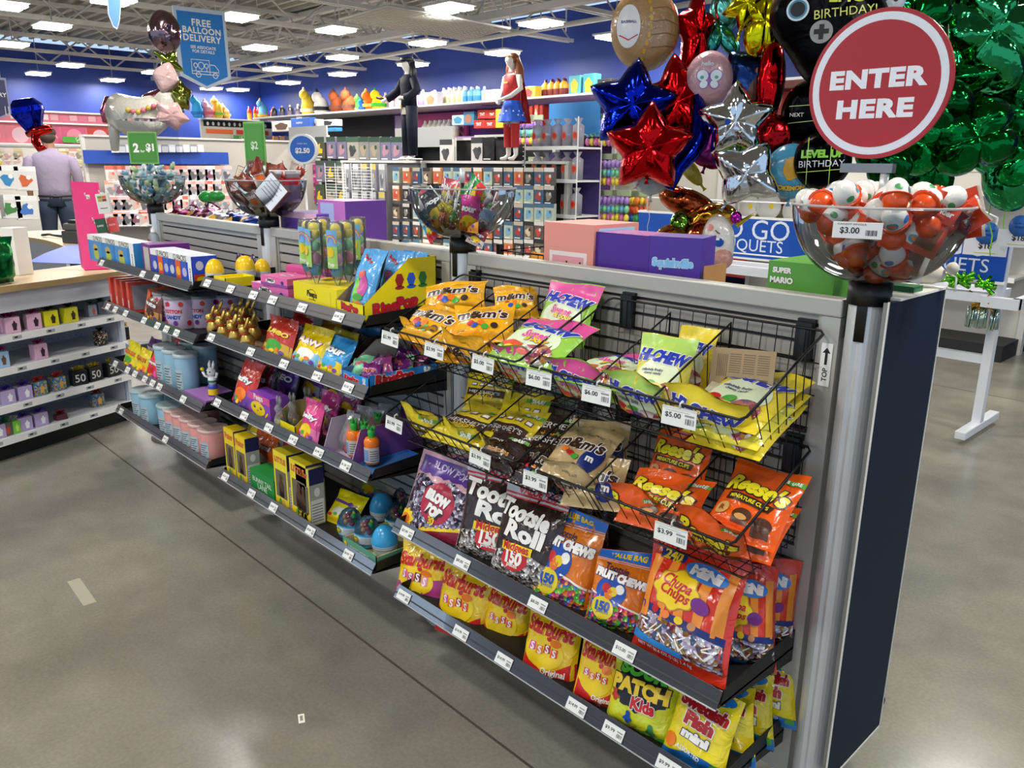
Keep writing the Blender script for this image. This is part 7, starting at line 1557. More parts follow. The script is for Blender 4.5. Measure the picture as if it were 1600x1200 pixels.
# wire basket with plush toys
t = thing('wire_bin', 'black wire bin of plush toys on the rear shelf', 'wire basket', T(-1.06, .1, 1.19)); mb = MB()
for z in (0, .05, .1): mb.tube([(-.17, 0, z), (.17, 0, z), (.17, .2, z), (-.17, .2, z)], .0025, STEEL, 5, closed=True)
for i in range(11): x = -.17+.034*i; mb.tube([(x, 0, .1), (x, 0, 0), (x, .2, 0), (x, .2, .1)], .0017, STEEL, 4)
mb.build('wire_frame', t); mb = MB(); mb.box(-.18, -.165, -.01, .01, 0, .12, BLACK); mb.box(.03, .045, -.01, .0, 0, .1, BLACK); mb.build('clips', t)
def plush(x, y, z, r, c, c2, lb, sp=False):
    t = thing('plush_toy', lb, 'plush toy', T(x, y, z)); m_ = mat(c, .85, 0, 'cloth'); mb = MB(); mb.ball((0, 0, r*.85), r, m_, 18, (1.15, 1, .9)); mb.build('body', t)
    for s in (-1, 1): mb = MB(); mb.ball((s*r*.6, -r*.1, r*1.6), r*.25, m_, 10, (1, .5, 1)); mb.ball((s*r*.6, -r*.17, r*1.6), r*.14, mat(c2, .85), 8, (1, .5, 1)); mb.build('ear', t)
    mb = MB()
    for s in (-1, 1): mb.ball((s*r*.4, -r*.93, r*.95), r*.07, INK, 7)
    mb.ball((0, -r*.96, r*.8), r*.1, mat(c2, .8), 8, (1.3, .5, .8)); mb.build('face', t)
    if sp: mb = MB(); mb.ball((r*.35, -r*.15, r*1.1), r*.82, mat('e8e4e8', .85), 14, (.9, .9, .7)); mb.build('white_patch', t)
plush(-1.02, .2, 1.2, .075, 'e0a0c0', 'c05a7a', 'big pink plush toy with a white patch in the wire bin', True)
plush(-1.1, .15, 1.2, .035, '8ac4e4', 'e8f0f8', 'light blue plush toy at the front of the wire bin')
plush(-1.17, .22, 1.2, .045, 'f0a040', 'f4e8d8', 'orange plush toy at the left of the wire bin'); plush(-1.19, .12, 1.2, .03, 'f0d8c8', 'c86a5a', 'cream plush toy peeking out at the left of the wire bin')
mb = MB(); mb.tube([(-.09, 0, .02), (-.03, 0, .035), (.04, 0, .03), (.09, 0, .015)], [.008, .022, .025, .008], mat('b8281c', .4), 10); p = at(842, 402, Y=.06); solo(mb, 'red_package', 'shiny red package lying beside the wire bin', 'package', T(p.x-.03, .07, 1.2))
# purple and pink cartons, maroon bags behind the middle and far panels
px_box((441, 380), (497, 388), 330, .06, .2, mat('7a50b4', .4), 'purple carton with a rounded print behind the middle panel', lambda a, w, h: (a.rect(-w*.5, w*.5, h*.86, h, mat('e8b8d8', .4), 0), a.ell(0, h*.4, w*.48, h*.4, mat('6a3fa8', .5), 1)))
px_box((500, 385), (542, 392), 312, .12, .2, mat('c878c8', .4), 'pink and lilac carton standing above the candy tubes', lambda a, w, h: a.rect(-w*.4, w*.1, h*.1, h*.95, mat('b8c4f0', .4), 1), side=lambda a, w, h: a.rect(-w*.5, w*.5, 0, h, mat('6a3a9a', .4), 1))
for i, (px, py, ya, c, rz) in enumerate([(262, 325, .1, '8a1f5a', .3), (285, 322, .16, '8a1f5a', -.2), (310, 330, .1, '96306a', .5), (330, 325, .18, '8a1f5a', 0), (345, 335, .1, '1f3a8a', .2), (370, 340, .12, '24409a', -.3), (300, 338, .06, '8a1f5a', .1), (320, 340, .06, 'd8d4e0', .3)]):
    p = at(px, py, Y=ya); P = Pouch(.2, .17, .06, foil(c, .3), seed=i*2, wr=3, nu=14, nv=14); P.art.rect(-.08, .08, .135, .16, WT, 0); P.art.ell(.0, .06, .04, .03, mat('d8a02a', .35), 0)
    solo(P.mb, 'crumpled_bag', ['maroon shiny bag at the left end behind the far panel', 'maroon shiny bag second from the left', 'wine coloured bag in the middle of the heap', 'maroon shiny bag right of the middle', 'dark blue shiny bag at the front right of the heap', 'dark blue shiny bag farthest right', 'maroon shiny bag lowest at the front', 'silvery white bag between maroon and blue'][i], 'candy bag', T(p.x, p.y, 1.2+.01*(i % 3), rz, -.9, .15*(i % 3)))
mb = MB(); mb.ball((0, 0, 0), .05, mat('1f9a3a', .3), 12, (1.3, 1, .7)); mb.ball((.06, .02, .005), .045, mat('1f8a34', .3), 12, (1.2, 1, .7)); p = at(325, 302, Y=.25); solo(mb, 'green_toy', 'bright green rounded toy pack behind the maroon bags', 'toy', T(p.x, p.y, p.z-.02))
# ---- white balloon stand with the blue sign
t = thing('balloon_stand', 'white metal stand with a blue sign board behind the counter fixture', 'display stand')
SW = mat('dfe3ea', .35)
for x, l in ((-.715, 1), (-3.3, 0)):
    mb = MB(); mb.box(x-.03, x+.03, 3.28, 3.9, .03, .08, SW, b=.006); mb.build('foot', t)
    mb = MB(); mb.box(x-.025, x+.025, 3.54, 3.6, .08, 1.22, SW); mb.build('upright', t)
for z, y0, y1, nm_ in ((.44, 3.545, 3.595, 'lower_rail'), (.82, 3.4, 3.8, 'tray_shelf')):
    mb = MB(); mb.box(-3.3, -.715, y0, y1, z, z+.05, SW); mb.build(nm_, t)
mb = MB(); mb.box(-.75, -.56, 3.38, 3.44, .8, .86, SW); mb.box(-.6, -.56, 3.4, 3.8, .8, .86, SW); mb.build('corner_bracket', t)
mb = MB(); mb.tube([(-3.2, 3.4, .87), (-3.2, 3.4, .97), (-.95, 3.4, .97), (-.9, 3.4, .95), (-.9, 3.4, .87)], .006, WHITE, 6); mb.tube([(-3.25, 3.54, 1.2), (-3.25, 3.54, 1.32), (-.85, 3.54, 1.32), (-.78, 3.54, 1.29), (-.78, 3.54, 1.2)], .006, WHITE, 6); mb.build('wire_rail', t)
mb = MB(); BB = mat('1450b4', .35); mb.box(-3.3, -.69, 3.5, 3.52, .93, 1.21, BB); mb.box(-3.31, -.68, 3.498, 3.522, 1.205, 1.22, WHITE); mb.box(-3.31, -.68, 3.498, 3.522, .92, .935, WHITE); A = Art(mb, lambda x, z, o: (x, 3.5-o, z), base=.001)
for tx, px, py, w_ in (('TO GO', 1170, 358, .62), ('BOUQUETS', 1162, 384, .6), ('TO GO', 1464, 378, .6), ('BOUQUETS', 1464, 411, .56)):
    q = at(px, py, Y=3.5); A.text(tx, q.x, q.z, w_, mat('e4ecf8', .4), 1, bold=.0)
mb.build('sign_board', t)
def ptag(px, py, Y, lb, s=.11):
    p = at(px, py, Y=Y); t = thing('price_tag', lb, 'price tag', T(p.x, Y, p.z)); mb = MB(); mb.box(-s, s, 0, .002, -s*.62, s*.3, mat('e8e8f0', .5)); A = Art(mb, base=.001); A.text('$18', 0, -s*.15, s*.6, INK, 1, bold=.02); A.rect(-s*.5, s*.5, -s*.5, -s*.46, mat('c8d84a', .5), 1); mb.build('card', t)
    mb = MB(); mb.lathe([(0, 0), (s*.55, 0), (s*.55, .003), (0, .003)], mat('2c6cc0', .4), 18, M=T(0, -.001, s*.5, rx=pi/2)); A = Art(mb, base=.005); A.text('TAKE ME HOME', 0, s*.62, s*.7, DKB, 1, bold=.02); A.text('TODAY!', 0, s*.42, s*.5, DKB, 1, bold=.03); mb.build('blue_round', t)
ptag(1540, 380, 3.3, 'white $18 card with a blue round top on the green ribbon'); ptag(1505, 340, 3.6, 'white $18 card with a blue round top left of the ribbons', .1); ptag(1592, 368, 3.2, 'white $18 card cut by the right picture edge', .1)
ptag(1228, 382, 2.2, 'small blue and white tag hanging before the copper balloons', .04) if False else None
for i, (px, py, c, lb) in enumerate([(1537, 445, '6ad02a', 'green ribbon bow weight on the white tray'), (1535, 470, 'c89a1c', 'gold tinsel weight on the white tray'), (1490, 436, '7ad83c', 'small green bow at the left of the tray'), (1505, 436, '7ad83c', 'small green bow beside the first'), (1535, 494, 'b8d0c8', 'silver tinsel fringe hanging below the tray')]):
    p = at(px, py, Y=3.42); mb = MB(); r_ = random.Random(i)
    for k in range(26 if i in (1, 4) else 12):
        d = V((r_.uniform(-.09, .09), r_.uniform(-.04, .04), r_.uniform(-.05, .05) if i != 4 else -.0)); e = V((0, 0, 0)) if i != 4 else V((d.x, 0, .05))
        mb.tube([p+e, p+d+(V((0, 0, -.07)) if i == 4 else V((0, 0, 0)))], .006 if i in (1, 4) else .012, foil(c, .2), 4)
    solo(mb, 'balloon_weight', lb, 'balloon weight')
mb = MB(); mb.box(-.16, .16, -.05, .05, 0, .08, mat('3a2070', .4)); solo(mb, 'purple_carton', 'dark purple carton on the white tray of the stand', 'box', T(-1.3, 3.6, .872))
# ================================================================== the rest of the store
WM = mat('d6d4ce', .5); PEG = mat('e2dfd8', .6); BKP = mat('1c1c1f', .7)
def gondola(x0, x1, y, zt, back, lb, shelves=(), rx=False, depth=.45, header=None):
    """aisle unit facing -Y (or +X when rx: then x0..x1 is a y range and y is its X)"""
    w = x1-x0; M = T((x0+x1)/2, y, 0) if not rx else T(y, (x0+x1)/2, 0, rz=pi/2)
    t = thing('aisle_gondola', lb, 'shelving', M); mb = MB(); mb.box(-w/2, w/2, .0, .04, .1, zt, back); mb.box(-w/2, w/2, -depth, .04, 0, .14, mat('202024', .6))
    mb.build('back_panel', t); mb = MB()
    for s in (-1, 1): mb.box(s*w/2-.025, s*w/2+.025, -.02, .06, 0, zt, WM)
    mb.box(-w/2, w/2, -.05, .1, zt-.03, zt, WM); mb.build('frame', t)
    for z in shelves: mb = MB(); mb.box(-w/2, w/2, -depth, 0, z-.02, z, WM); mb.box(-w/2, w/2, -depth-.01, -depth, z-.035, z+.005, WHITE); mb.build('shelf_board', t)
    return t
def pk(c, hc, bc, w=.16, h=.24, clear=False, d=.03, n=0):
    def f(nm='hanging_package'):
        mb = MB(); mb.box(-w/2, w/2, -d, 0, -h, 0, mat(c, .35), b=.004); A = Art(mb, lambda x, z, o: (x, -d-o, z), base=.001, step=.001)
        if hc: A.rect(-w/2, w/2, -h*.22, 0, mat(hc, .4), 0)
        if bc:
            A.ell(-w*.04, -h*.58, w*.3, h*.24, mat(bc, .4), 1, 9, fn=lambda t: 1+.25*sin(3*t+n)); A.ell(w*.12, -h*.45, w*.12, h*.1, mat(hc or 'e8e0d0', .4), 2, 8)
        A.rect(-w*.4, w*.2, -h*.95, -h*.9, WHITE, 2)
        return solo(mb, nm, '', 'package')
    return f
_PK = {}
def put_packs(plane, val, pts, kinds, lb, group, jx=0, rz=0, sc=1):
    nm = 'costume_package' if 'costume' in lb else 'hanging_card' if 'card' in lb else 'party_packet' if 'packet' in lb else 'hanging_package'
    r_ = random.Random(len(pts))
    for i, (px, py) in enumerate(pts):
        k = kinds[i % len(kinds)] if not jx else kinds[r_.randrange(len(kinds))]
        if (k, nm) not in _PK: _PK[(k, nm)] = Kind(lambda k=k: pk(*k)(nm))
        p = at(px, py, **{plane: val}); _PK[(k, nm)].put(T(p.x, p.y, p.z, rz=(pi/2 if plane == 'X' else 0)+rz, s=sc), lb, group)
def gridpx(x0, x1, nx, ys, sl=0): return [(x0+(x1-x0)*i/max(1, nx-1), y+sl*i) for y in ys for i in range(nx)]
# --- left wall: party plates
t = thing('plate_wall', 'long pink and red wall display of party plates high on the left wall', 'wall display', Matrix.Translation((-18.3, 3.2, 0)) @ Matrix.Rotation(pi/2, 4, 'Z'))
mb = MB(); mb.box(-3.2, 1.25, 0, .1, 1.86, 2.5, mat('d87888', .5)); A = Art(mb, base=.004, step=.003)
for i in range(24): A.rect(-3.1+.18*i, -2.96+.18*i, 2.36, 2.47, mat(['e8b0bc', 'e07c98', 'f0d8dc', 'd83c3c'][(i*i) % 4 if i > 18 else i % 3], .5), 0)
for i in range(9): A.rect(-3.2+.5*i, -2.72+.5*i, 1.88, 2.24, mat(['e88a8c', 'e07888', 'd85a84', 'c83c30'][i//3 if i < 8 else 3], .5), 0); A.ell(-2.95+.5*i, 2.05, .15, .15, mat(['f0a0a0', 'ec8ca4', 'e8c0cc'][i % 3], .5), 1)
mb.build('plate_panels', t)
for z in (2.5, 2.28, 1.86): mb = MB(); mb.box(-3.2, 1.3, -.12, .05, z, z+.03, WHITE); mb.build('shelf_board', t)
mb = MB(); mb.box(-.0, .0, 0, 0, 0, 0, WHITE); mb.box(.28, 1.2, -.15, -.14, 1.92, 2.04, mat('3f9a30', .4)); A = Art(mb, lambda x, z, o: (x, -.15-o, z), base=.003); A.text('CANDLES &', .72, 2.0, .4, WT, 1); A.text('CONFETTI', .72, 1.95, .36, WT, 1); mb.build('green_banner', t)
gondola(.8, 4.55, -18.25, 1.86, PEG, 'pale pegboard wall unit of candles and small party packs', rx=True)
put_packs('X', -18.1, gridpx(98, 168, 7, (232, 250, 268, 288, 306))+gridpx(-4, 24, 3, (232, 240)), [('d8d0c8', 'e8d8d0', 'c8a0a0', .22, .25, False, .04, 0), ('b8b0a0', 'd8c890', '8a8478', .22, .25, False, .04, 1), ('e4dcd8', 'd89a94', 'c8b8a8', .22, .25, False, .04, 2), ('c8b060', 'e8e0c8', 'd8c83a', .2, .25, False, .04, 3)], 'small pale packet on the pegboard wall behind the man', 'small packets behind the man', 1)
# --- totes left of the man
gondola(-1.5, .42, -10.2, 1.55, PEG, 'white wire unit of printed white packs at the left picture edge', rx=True)
put_packs('X', -10.05, [(8, 258), (36, 260), (12, 304), (38, 306), (-18, 258), (-15, 304)], [('e8e6e2', 'f4f4f2', '3c8cc8', .22, .27, False, .05, 0), ('e8e6e2', 'f4f4f2', 'd86a3a', .22, .27, False, .05, 1), ('e8e6e2', 'f4f4f2', '4a8a4a', .22, .27, False, .05, 2), ('e8e6e2', 'f4f4f2', '4a7ac8', .22, .27, False, .05, 3)], 'white package with a bright square picture left of the man', 'white picture packages left of the man')
# --- blue banded unit
gondola(2.4, 7.9, -13.2, 1.95, mat('b8b2aa', .6), 'grey beige unit with a royal blue band above hanging cards', rx=True)
mb = MB(); mb.box(-1.15, 1.15, -.06, -.02, 1.52, 1.72, mat('1c48a8', .4)); p = at(245, 245, X=-13.2); solo(mb, 'blue_band', 'royal blue header band running behind the farthest bowl', 'sign board', T(-13.1, p.y, .0, rz=pi/2))
put_packs('X', -12.95, gridpx(178, 312, 13, (226,)), [('e8e8ec', 'd8d8e0', None, .1, .12, False, .03, 0), ('c8c8d0', '8a8a94', None, .1, .12, False, .03, 1)], 'small white card standing along the top of the blue band', 'white cards above the blue band')
put_packs('X', -12.9, gridpx(172, 352, 15, (259, 282, 306, 328)), [('c8c4c4', 'e89a8c', '8a8a90', .2, .26, False, .03, 0), ('a8a8b0', 'd8b8b8', '5a5a60', .2, .26, False, .03, 1), ('d8d4d0', 'd86a5a', 'c8a8a0', .18, .26, False, .03, 2), ('b0a8b8', 'e8e4e4', '7a4a5a', .18, .26, False, .03, 3)], 'silver and coral hanging card under the blue band', 'cards under the blue band', 1)
# --- corner unit: toys, bottles
t = thing('corner_shelf', 'high shelf on the left wall by the corner with black pictured band', 'wall display', Matrix.Translation((-18.3, 7.2, 0)) @ Matrix.Rotation(pi/2, 4, 'Z')); mb = MB(); mb.box(-.75, 1.0, -.4, .1, 2.5, 2.53, WHITE); mb.box(-.75, 1.0, -.05, .05, 1.0, 2.5, mat('c8c2b4', .6)); A = Art(mb, lambda x, z, o: (x, -.05-o, z), base=.01, step=.006)
A.rect(-.7, 1.0, 2.36, 2.49, BKP, 0); [A.ell(-.6+.13*i, 2.42, .03, .045, WT, 1, 10) for i in range(12)]; A.rect(-.65, .0, 2.2, 2.3, mat('e0641c', .5), 0); A.rect(.08, .9, 2.2, 2.3, mat('c83c20', .5), 0); A.rect(.0, 1.0, 2.06, 2.18, mat('4aa03a', .5), 0); A.text('1ST BIRTHDAY', .5, 2.12, .7, WT, 1); mb.build('display_board', t)
put_packs('X', -17.9, gridpx(284, 392, 10, (216, 232, 250, 268, 286)), [('9a8a78', '4a8a5a', 'd8c8a0', .26, .25, False, .05, 0), ('5a9a8a', 'd8d0b0', '8ac84a', .26, .25, False, .05, 1), ('b8a898', '3a2a3a', '7a4a9a', .24, .25, False, .05, 2), ('d0c8b8', 'c85a3a', '4a4a50', .24, .25, False, .05, 3)], 'mixed coloured packet on the corner shelving', 'packets on the corner shelving', 1)
def bottle_kind(c1, c2, c3, r=.05, h=.3):
    def f():
        mb = MB(); mb.lathe([(0, 0), (r, 0), (r, h*.5)], mat(c1, .4), 10); mb.lathe([(r, h*.5), (r*.98, h*.7), (r*.4, h*.85)], mat(c2, .4), 10); mb.lathe([(r*.4, h*.85), (r*.3, h), (0, h)], mat(c3, .4), 8); return solo(mb, 'shelf_bottle', '', 'bottle')
    return f
KFB = Kind(bottle_kind('f0a01c', 'd8281c', 'c83a6a'))
for i in range(6): KFB.put(T(-18.05+.08*(i % 2), 7.55+.11*i, 2.53), 'orange and red flame patterned bottle on the corner shelf', 'flame bottles on the corner shelf')
def pinata(px, py, Yv, c, c2, r, lb, tall=False, plane='Y'):
    p = at(px, py, **{plane: Yv}); t = thing('party_pinata', lb, 'pinata', T(p.x, p.y, 2.532 if plane == 'Y' else 2.532, rz=.3)); m_ = mat(c, .8, 0, 'cloth', s=30); m2 = mat(c2, .8)
    mb = MB(); mb.loft([((0, 0, 0), r*.8, r*.6, 0), ((0, 0, r*.8), r, r*.7, 0), ((0, 0, r*(2.2 if tall else 1.5)), r*.75, r*.6, 0), ((0, 0, r*(2.6 if tall else 1.9)), r*.3, r*.3, 0)], m_, 12); mb.build('body', t)
    mb = MB(); mb.ball((-.3*r, -.3*r, r*(2.6 if tall else 1.9)), r*.6, m_, 10); mb.build('head', t); mb = MB(); mb.loft([((-.3*r, -.3*r, r*(2.9 if tall else 2.2)), r*.35, r*.3, 0), ((-.3*r, -.3*r, r*(3.5 if tall else 2.8)), r*.08, r*.08, 0)], m2, 8); mb.build('crest', t); mb = MB(); mb.lathe([(r*.98, r*.5), (r*1.02, r*.9)], m2, 12); mb.build('paper_band', t)
for px, py, Yv, c, c2, r, lb, tall, pl in [(309, 185, -18.1, '3aa0d8', '2a6ac0', .14, 'blue unicorn pinata at the left of the corner shelf', True, 'X'), (326, 185, -18.1, 'e8a0b0', 'c85a6a', .15, 'pink cupcake pinata on the corner shelf', False, 'X'), (341, 185, -18.1, 'f0c84a', '6ab84a', .14, 'tall rainbow llama pinata on the corner shelf', True, 'X'), (353, 185, -18.1, 'e8a86a', 'e8e05a', .12, 'smaller orange and yellow pinata on the corner shelf', False, 'X'),
        (412, 185, 7.8, '5a9ac8', 'e8a83a', .14, 'tall multicoloured pinata right of the corner', True, 'Y'), (482, 180, 7.7, 'd8b83a', 'e8e0c0', .17, 'yellow dog shaped pinata on the back wall shelf', True, 'Y'), (503, 180, 7.7, 'e4e0d8', '1c1c1c', .19, 'black spotted white dog pinata on the back wall shelf', False, 'Y'), (528, 178, 7.7, '8a4420', '5a2814', .18, 'brown horse pinata left of its twin', False, 'Y'), (547, 177, 7.7, '7c3c1c', '4a2010', .18, 'brown horse pinata beside the green cactus', False, 'Y'), (562, 177, 7.7, '3a9a2c', '6ac84a', .1, 'green cactus pinata on the back wall shelf', True, 'Y'), (567, 176, 7.5, '1c7ac8', '0f5aa8', .09, 'small blue round pinata at the shelf front', False, 'Y'), (578, 176, 7.6, 'f0741c', 'e8b04a', .15, 'orange lion pinata with a red mane', False, 'Y'), (592, 175, 7.6, 'f0c81c', '2a9a2c', .15, 'yellow pineapple pinata with green leaves', False, 'Y')]:
    pinata(px, py, Yv, c, c2, r, lb, tall, pl)
# --- back wall run
t = thing('wall_shelf', 'long white shelf high on the blue back wall', 'shelving', T(-10.5, 8.1, 0)); mb = MB(); mb.box(-6.6, 9, -.95, .1, 2.5, 2.53, WHITE); mb.build('shelf_board', t)
mb = MB(); mb.box(-6.6, -2.5, 0, .1, .1, 2.5, BKP); mb.box(-2.5, 3.2, 0, .1, .1, 2.5, mat('5a2a74', .6)); mb.box(3.2, 9, 0, .1, .1, 2.5, mat('a83028', .6)); mb.build('back_boards', t)
for x0, x1, c in ((-2.35, -1.9, 'b8a0c8'), (-1.85, -.2, 'd0508c'), (3.25, 4.45, '2f8ad0'), (4.5, 6.5, 'c8483a')):
    mb = MB(); mb.box(x0, x1, -.08, -.02, 1.98, 2.46, mat(c, .5)); A = Art(mb, lambda x, z, o: (x, -.08-o, z), base=.004)
    if c == 'd0508c': A.text('GIRLS', -.75, 2.1, 1.0, mat('f0d0e0', .5), 1)
    elif c == '2f8ad0': A.poly([(3.4, 2.0), (3.85, 2.4), (4.3, 2.0), (4.3, 2.1), (3.85, 2.5), (3.4, 2.1)], mat('4a9ad8', .5))
    mb.build('header_board', t)
for i, (x0, x1, zc) in enumerate([(-13.2, -11.9, 2.02), (-9.9, -8.5, 1.92)]):
    mb = MB(); mb.box(x0, x1, 5.9, 5.93, zc-.12, zc+.16, mat('a8a8a6', .5)); mb.box(x0, x0+.03, 5.93, 5.96, 1.6, zc, WM); mb.box(x1-.03, x1, 5.93, 5.96, 1.6, zc, WM); solo(mb, 'blank_header', ['blank grey header board left of the dark mannequin', 'blank grey header board right of the dark mannequin'][i], 'sign board')
def row_items(Yv, specs):
    for px0, px1, n, k, lb, grp, z in specs:
        for i in range(n):
            p = at(px0+(px1-px0)*i/max(1, n-1), 170, Y=Yv); k.put(T(p.x, Yv+.1*(i % 2), z, rz=.3*(i % 3)), lb, grp)
KDk = Kind(bottle_kind('3a3040', '1c1820', '8a7a5a', .07, .28)); KPkb = Kind(bottle_kind('e8e0e8', 'd8a8b8', 'e0c8b8', .07, .34)); KBl = Kind(bottle_kind('3a8ac8', '6ab0d0', 'c8d8e8', .07, .3)); KPu = Kind(bottle_kind('8a6ab8', 'b8a0d0', 'd8c8e8', .08, .3)); KWh = Kind(bottle_kind('d8d0a8', 'e8e4d8', 'f0f0e8', .07, .32)); KRd = Kind(bottle_kind('7a2a2a', 'd8a83a', '5a2a3a', .07, .3))
row_items(7.75, [(428, 472, 8, KDk, 'dark patterned cup on the back wall shelf', 'dark cups on the back wall shelf', 2.53), (603, 628, 6, KPkb, 'pink and white unicorn cup on the back wall shelf', 'pink cups on the back wall shelf', 2.53), (660, 690, 4, KPu, 'lilac party item on the back wall shelf', 'lilac items on the back wall shelf', 2.53), (694, 726, 9, KWh, 'cream fringed party bag on the back wall shelf', 'cream bags on the back wall shelf', 2.53), (728, 750, 6, KBl, 'blue party bag on the back wall shelf', 'blue bags on the back wall shelf', 2.53), (852, 885, 8, KRd, 'dark red and gold cup on the right part of the shelf', 'dark red cups on the shelf', 2.53), (636, 655, 4, KPkb, 'pale cup behind the dark mannequin', 'pale cups behind the mannequin', 2.53),
    (664, 705, 12, KWh, 'cream fringed party bag on the lower back shelf', 'cream bags on the lower shelf', 2.0)])
mb = MB(); mb.box(-2.5, 3.2, -.8, .1, 1.97, 2.0, mat('9a7ab0', .5)); solo(mb, 'lower_wall_shelf', 'lilac edged lower shelf on the back wall', 'shelving', T(-8.5, 8.0, 0))
def bx(px0, px1, y0, y1, Y, c, c2, lb, nm='party_box', cat='box', txt=None, rot=0):
    a, b = at(px0, y1, Y=Y), at(px1, y0, Y=Y); mb = MB(); w, h = b.x-a.x, b.z-a.z; mb.box(-w/2, w/2, 0, .15, 0, h, mat(c, .5), b=.01); A = Art(mb, base=.004, step=.004)
    if c2: A.ell(0, h*.48, w*.32, h*.34, mat(c2, .5), 0, 14, fn=lambda t: 1+.12*sin(5*t))
    if txt: A.text(txt, 0, h*.5, w*.5, WT, 1, bold=.04)
    return solo(mb, nm, lb, cat, T((a.x+b.x)/2, Y, a.z))
for a in [(663, 682, 143, 169, 7.5, 'c8c0d0', 'b85a3a', 'white edged picture balloon pack on the shelf right of the mannequin'), (752, 776, 139, 165, 7.5, 'a8a0c0', 'd8c0d0', 'lilac and silver rounded pack beside the caped mannequin'), (814, 836, 134, 157, 7.5, 'd8c03a', 'a82a2a', 'yellow and red action pack right of the caped mannequin'), (888, 907, 117, 151, 7.4, '4a9aa8', 'e0b02a', 'teal party bag with a yellow figure shape'), (910, 929, 114, 151, 7.4, '3c94a4', 'e0b02a', 'teal party bag with a yellow figure shape nearer the balloons'), (932, 955, 122, 150, 7.4, '1c1c1e', 'b8b8b0', 'black game party bag beside the blue star'), (706, 725, 179, 196, 7.4, 'c8e0e4', '4aa0c0', 'pale teal printed tray pack on the lower shelf'), (724, 740, 174, 196, 7.4, '4a90b8', 'b87a5a', 'oval picture pack on the lower shelf'),
          (746, 762, 171, 186, 7.4, 'c8301c', None, 'red box with black lettering at the upper left of the red stack', 'party_box', 'box', 'TNT'), (762, 776, 171, 186, 7.4, 'c8301c', None, 'red box with black lettering at the upper right of the red stack', 'party_box', 'box', 'TNT'), (740, 757, 187, 201, 7.4, 'c8301c', None, 'red box at the lower left of the red stack', 'party_box', 'box', 'TNT'), (757, 774, 187, 201, 7.4, 'b82c1a', None, 'red box at the lower right of the red stack', 'party_box', 'box', 'TNT'), (774, 786, 170, 200, 7.3, 'e0c82a', None, 'yellow box standing beside the red stack'),
          (826, 832, 165, 200, 7.3, 'b8321c', None, 'tall red tube left of its twins'), (834, 841, 163, 200, 7.3, 'c83a24', 'e8d8c0', 'tall red tube in the middle'), (842, 848, 164, 200, 7.3, 'a82c18', None, 'tall red tube at the right'), (455, 483, 183, 205, 6.2, '2c62c0', None, 'blue aisle sign about glow and hairspray', 'aisle_sign', 'sign'), (496, 524, 186, 198, 6.6, 'd8d4d0', '1c1c1e', 'black and white pictured header strip'), (498, 524, 199, 206, 6.6, '3a94d8', None, 'bright blue strip under the pictured header'),
          (425, 455, 188, 206, 6.3, 'e0d8d0', '5a3a2a', 'white header board with wig pictures left of the blue sign'), (484, 495, 186, 206, 6.3, 'e4dcd4', '8a5a3a', 'white header board with wig pictures right of the blue sign')]: bx(*a)
A = None; mb = MB(); A_ = Art(mb, base=.0); A_.text('GLOW &', 0, .04, .2, WT, 0, bold=.02); A_.text('HAIRSPRAY', 0, -.05, .24, WT, 0, bold=.02); p = at(469, 194, Y=6.19); o = mb.build('sign_lettering', bpy.data.objects.get([o.name for o in bpy.data.objects if o.get('label') == 'blue aisle sign about glow and hairspray'][0])); o.matrix_basis = T(0, -.012, .19)
# --- glow / accessories unit (450-495) and black packs unit (495-690)
gondola(-15.1, -12.55, 6.6, 1.95, mat('8a8684', .6), 'grey unit of wigs and colourful accessories behind the second sign')
put_packs('Y', 6.4, gridpx(425, 493, 8, (213, 232, 252, 272, 292)), [('8a2a3a', '2a2a30', 'c83a3a', .2, .3, False, .05, 0), ('c8c8c0', '3a8a3a', 'e8e8e0', .2, .3, False, .05, 1), ('c83a8a', 'e87ab0', '8a2a6a', .2, .3, False, .05, 2), ('d8902a', '3a2a5a', 'e8c03a', .2, .3, False, .05, 3), ('3a3a4a', '8a5a3a', '5a5a6a', .2, .3, False, .05, 4)], 'colourful accessory packet on the unit behind the round price sign', 'accessory packets behind the round sign', 1)
gondola(-12.5, -8.2, 6.1, 1.92, BKP, 'black backed unit of green topped costume packs behind the mannequin')
mb = MB(); mb.box(-12.4, -8.8, 5.98, 6.0, 1.86, 1.95, mat('4a9a3a', .5)); solo(mb, 'green_strip', 'thin green strip along the top of the costume pack unit', 'sign board')
put_packs('Y', 5.95, gridpx(503, 640, 9, (214, 251, 288))[:27], [('8a8a86', '2c4a38', 'a89a80', .3, .36, False, .05, 0), ('a8a49a', '3a5a48', '3a3a3a', .34, .38, False, .05, 1), ('7a7690', '2c4a38', 'b88a9a', .28, .36, False, .05, 2), ('4a4a38', '2c4a38', 'e0c02a', .3, .36, False, .05, 3)], 'green topped costume package on the black backed unit', 'green topped costume packages', 1)
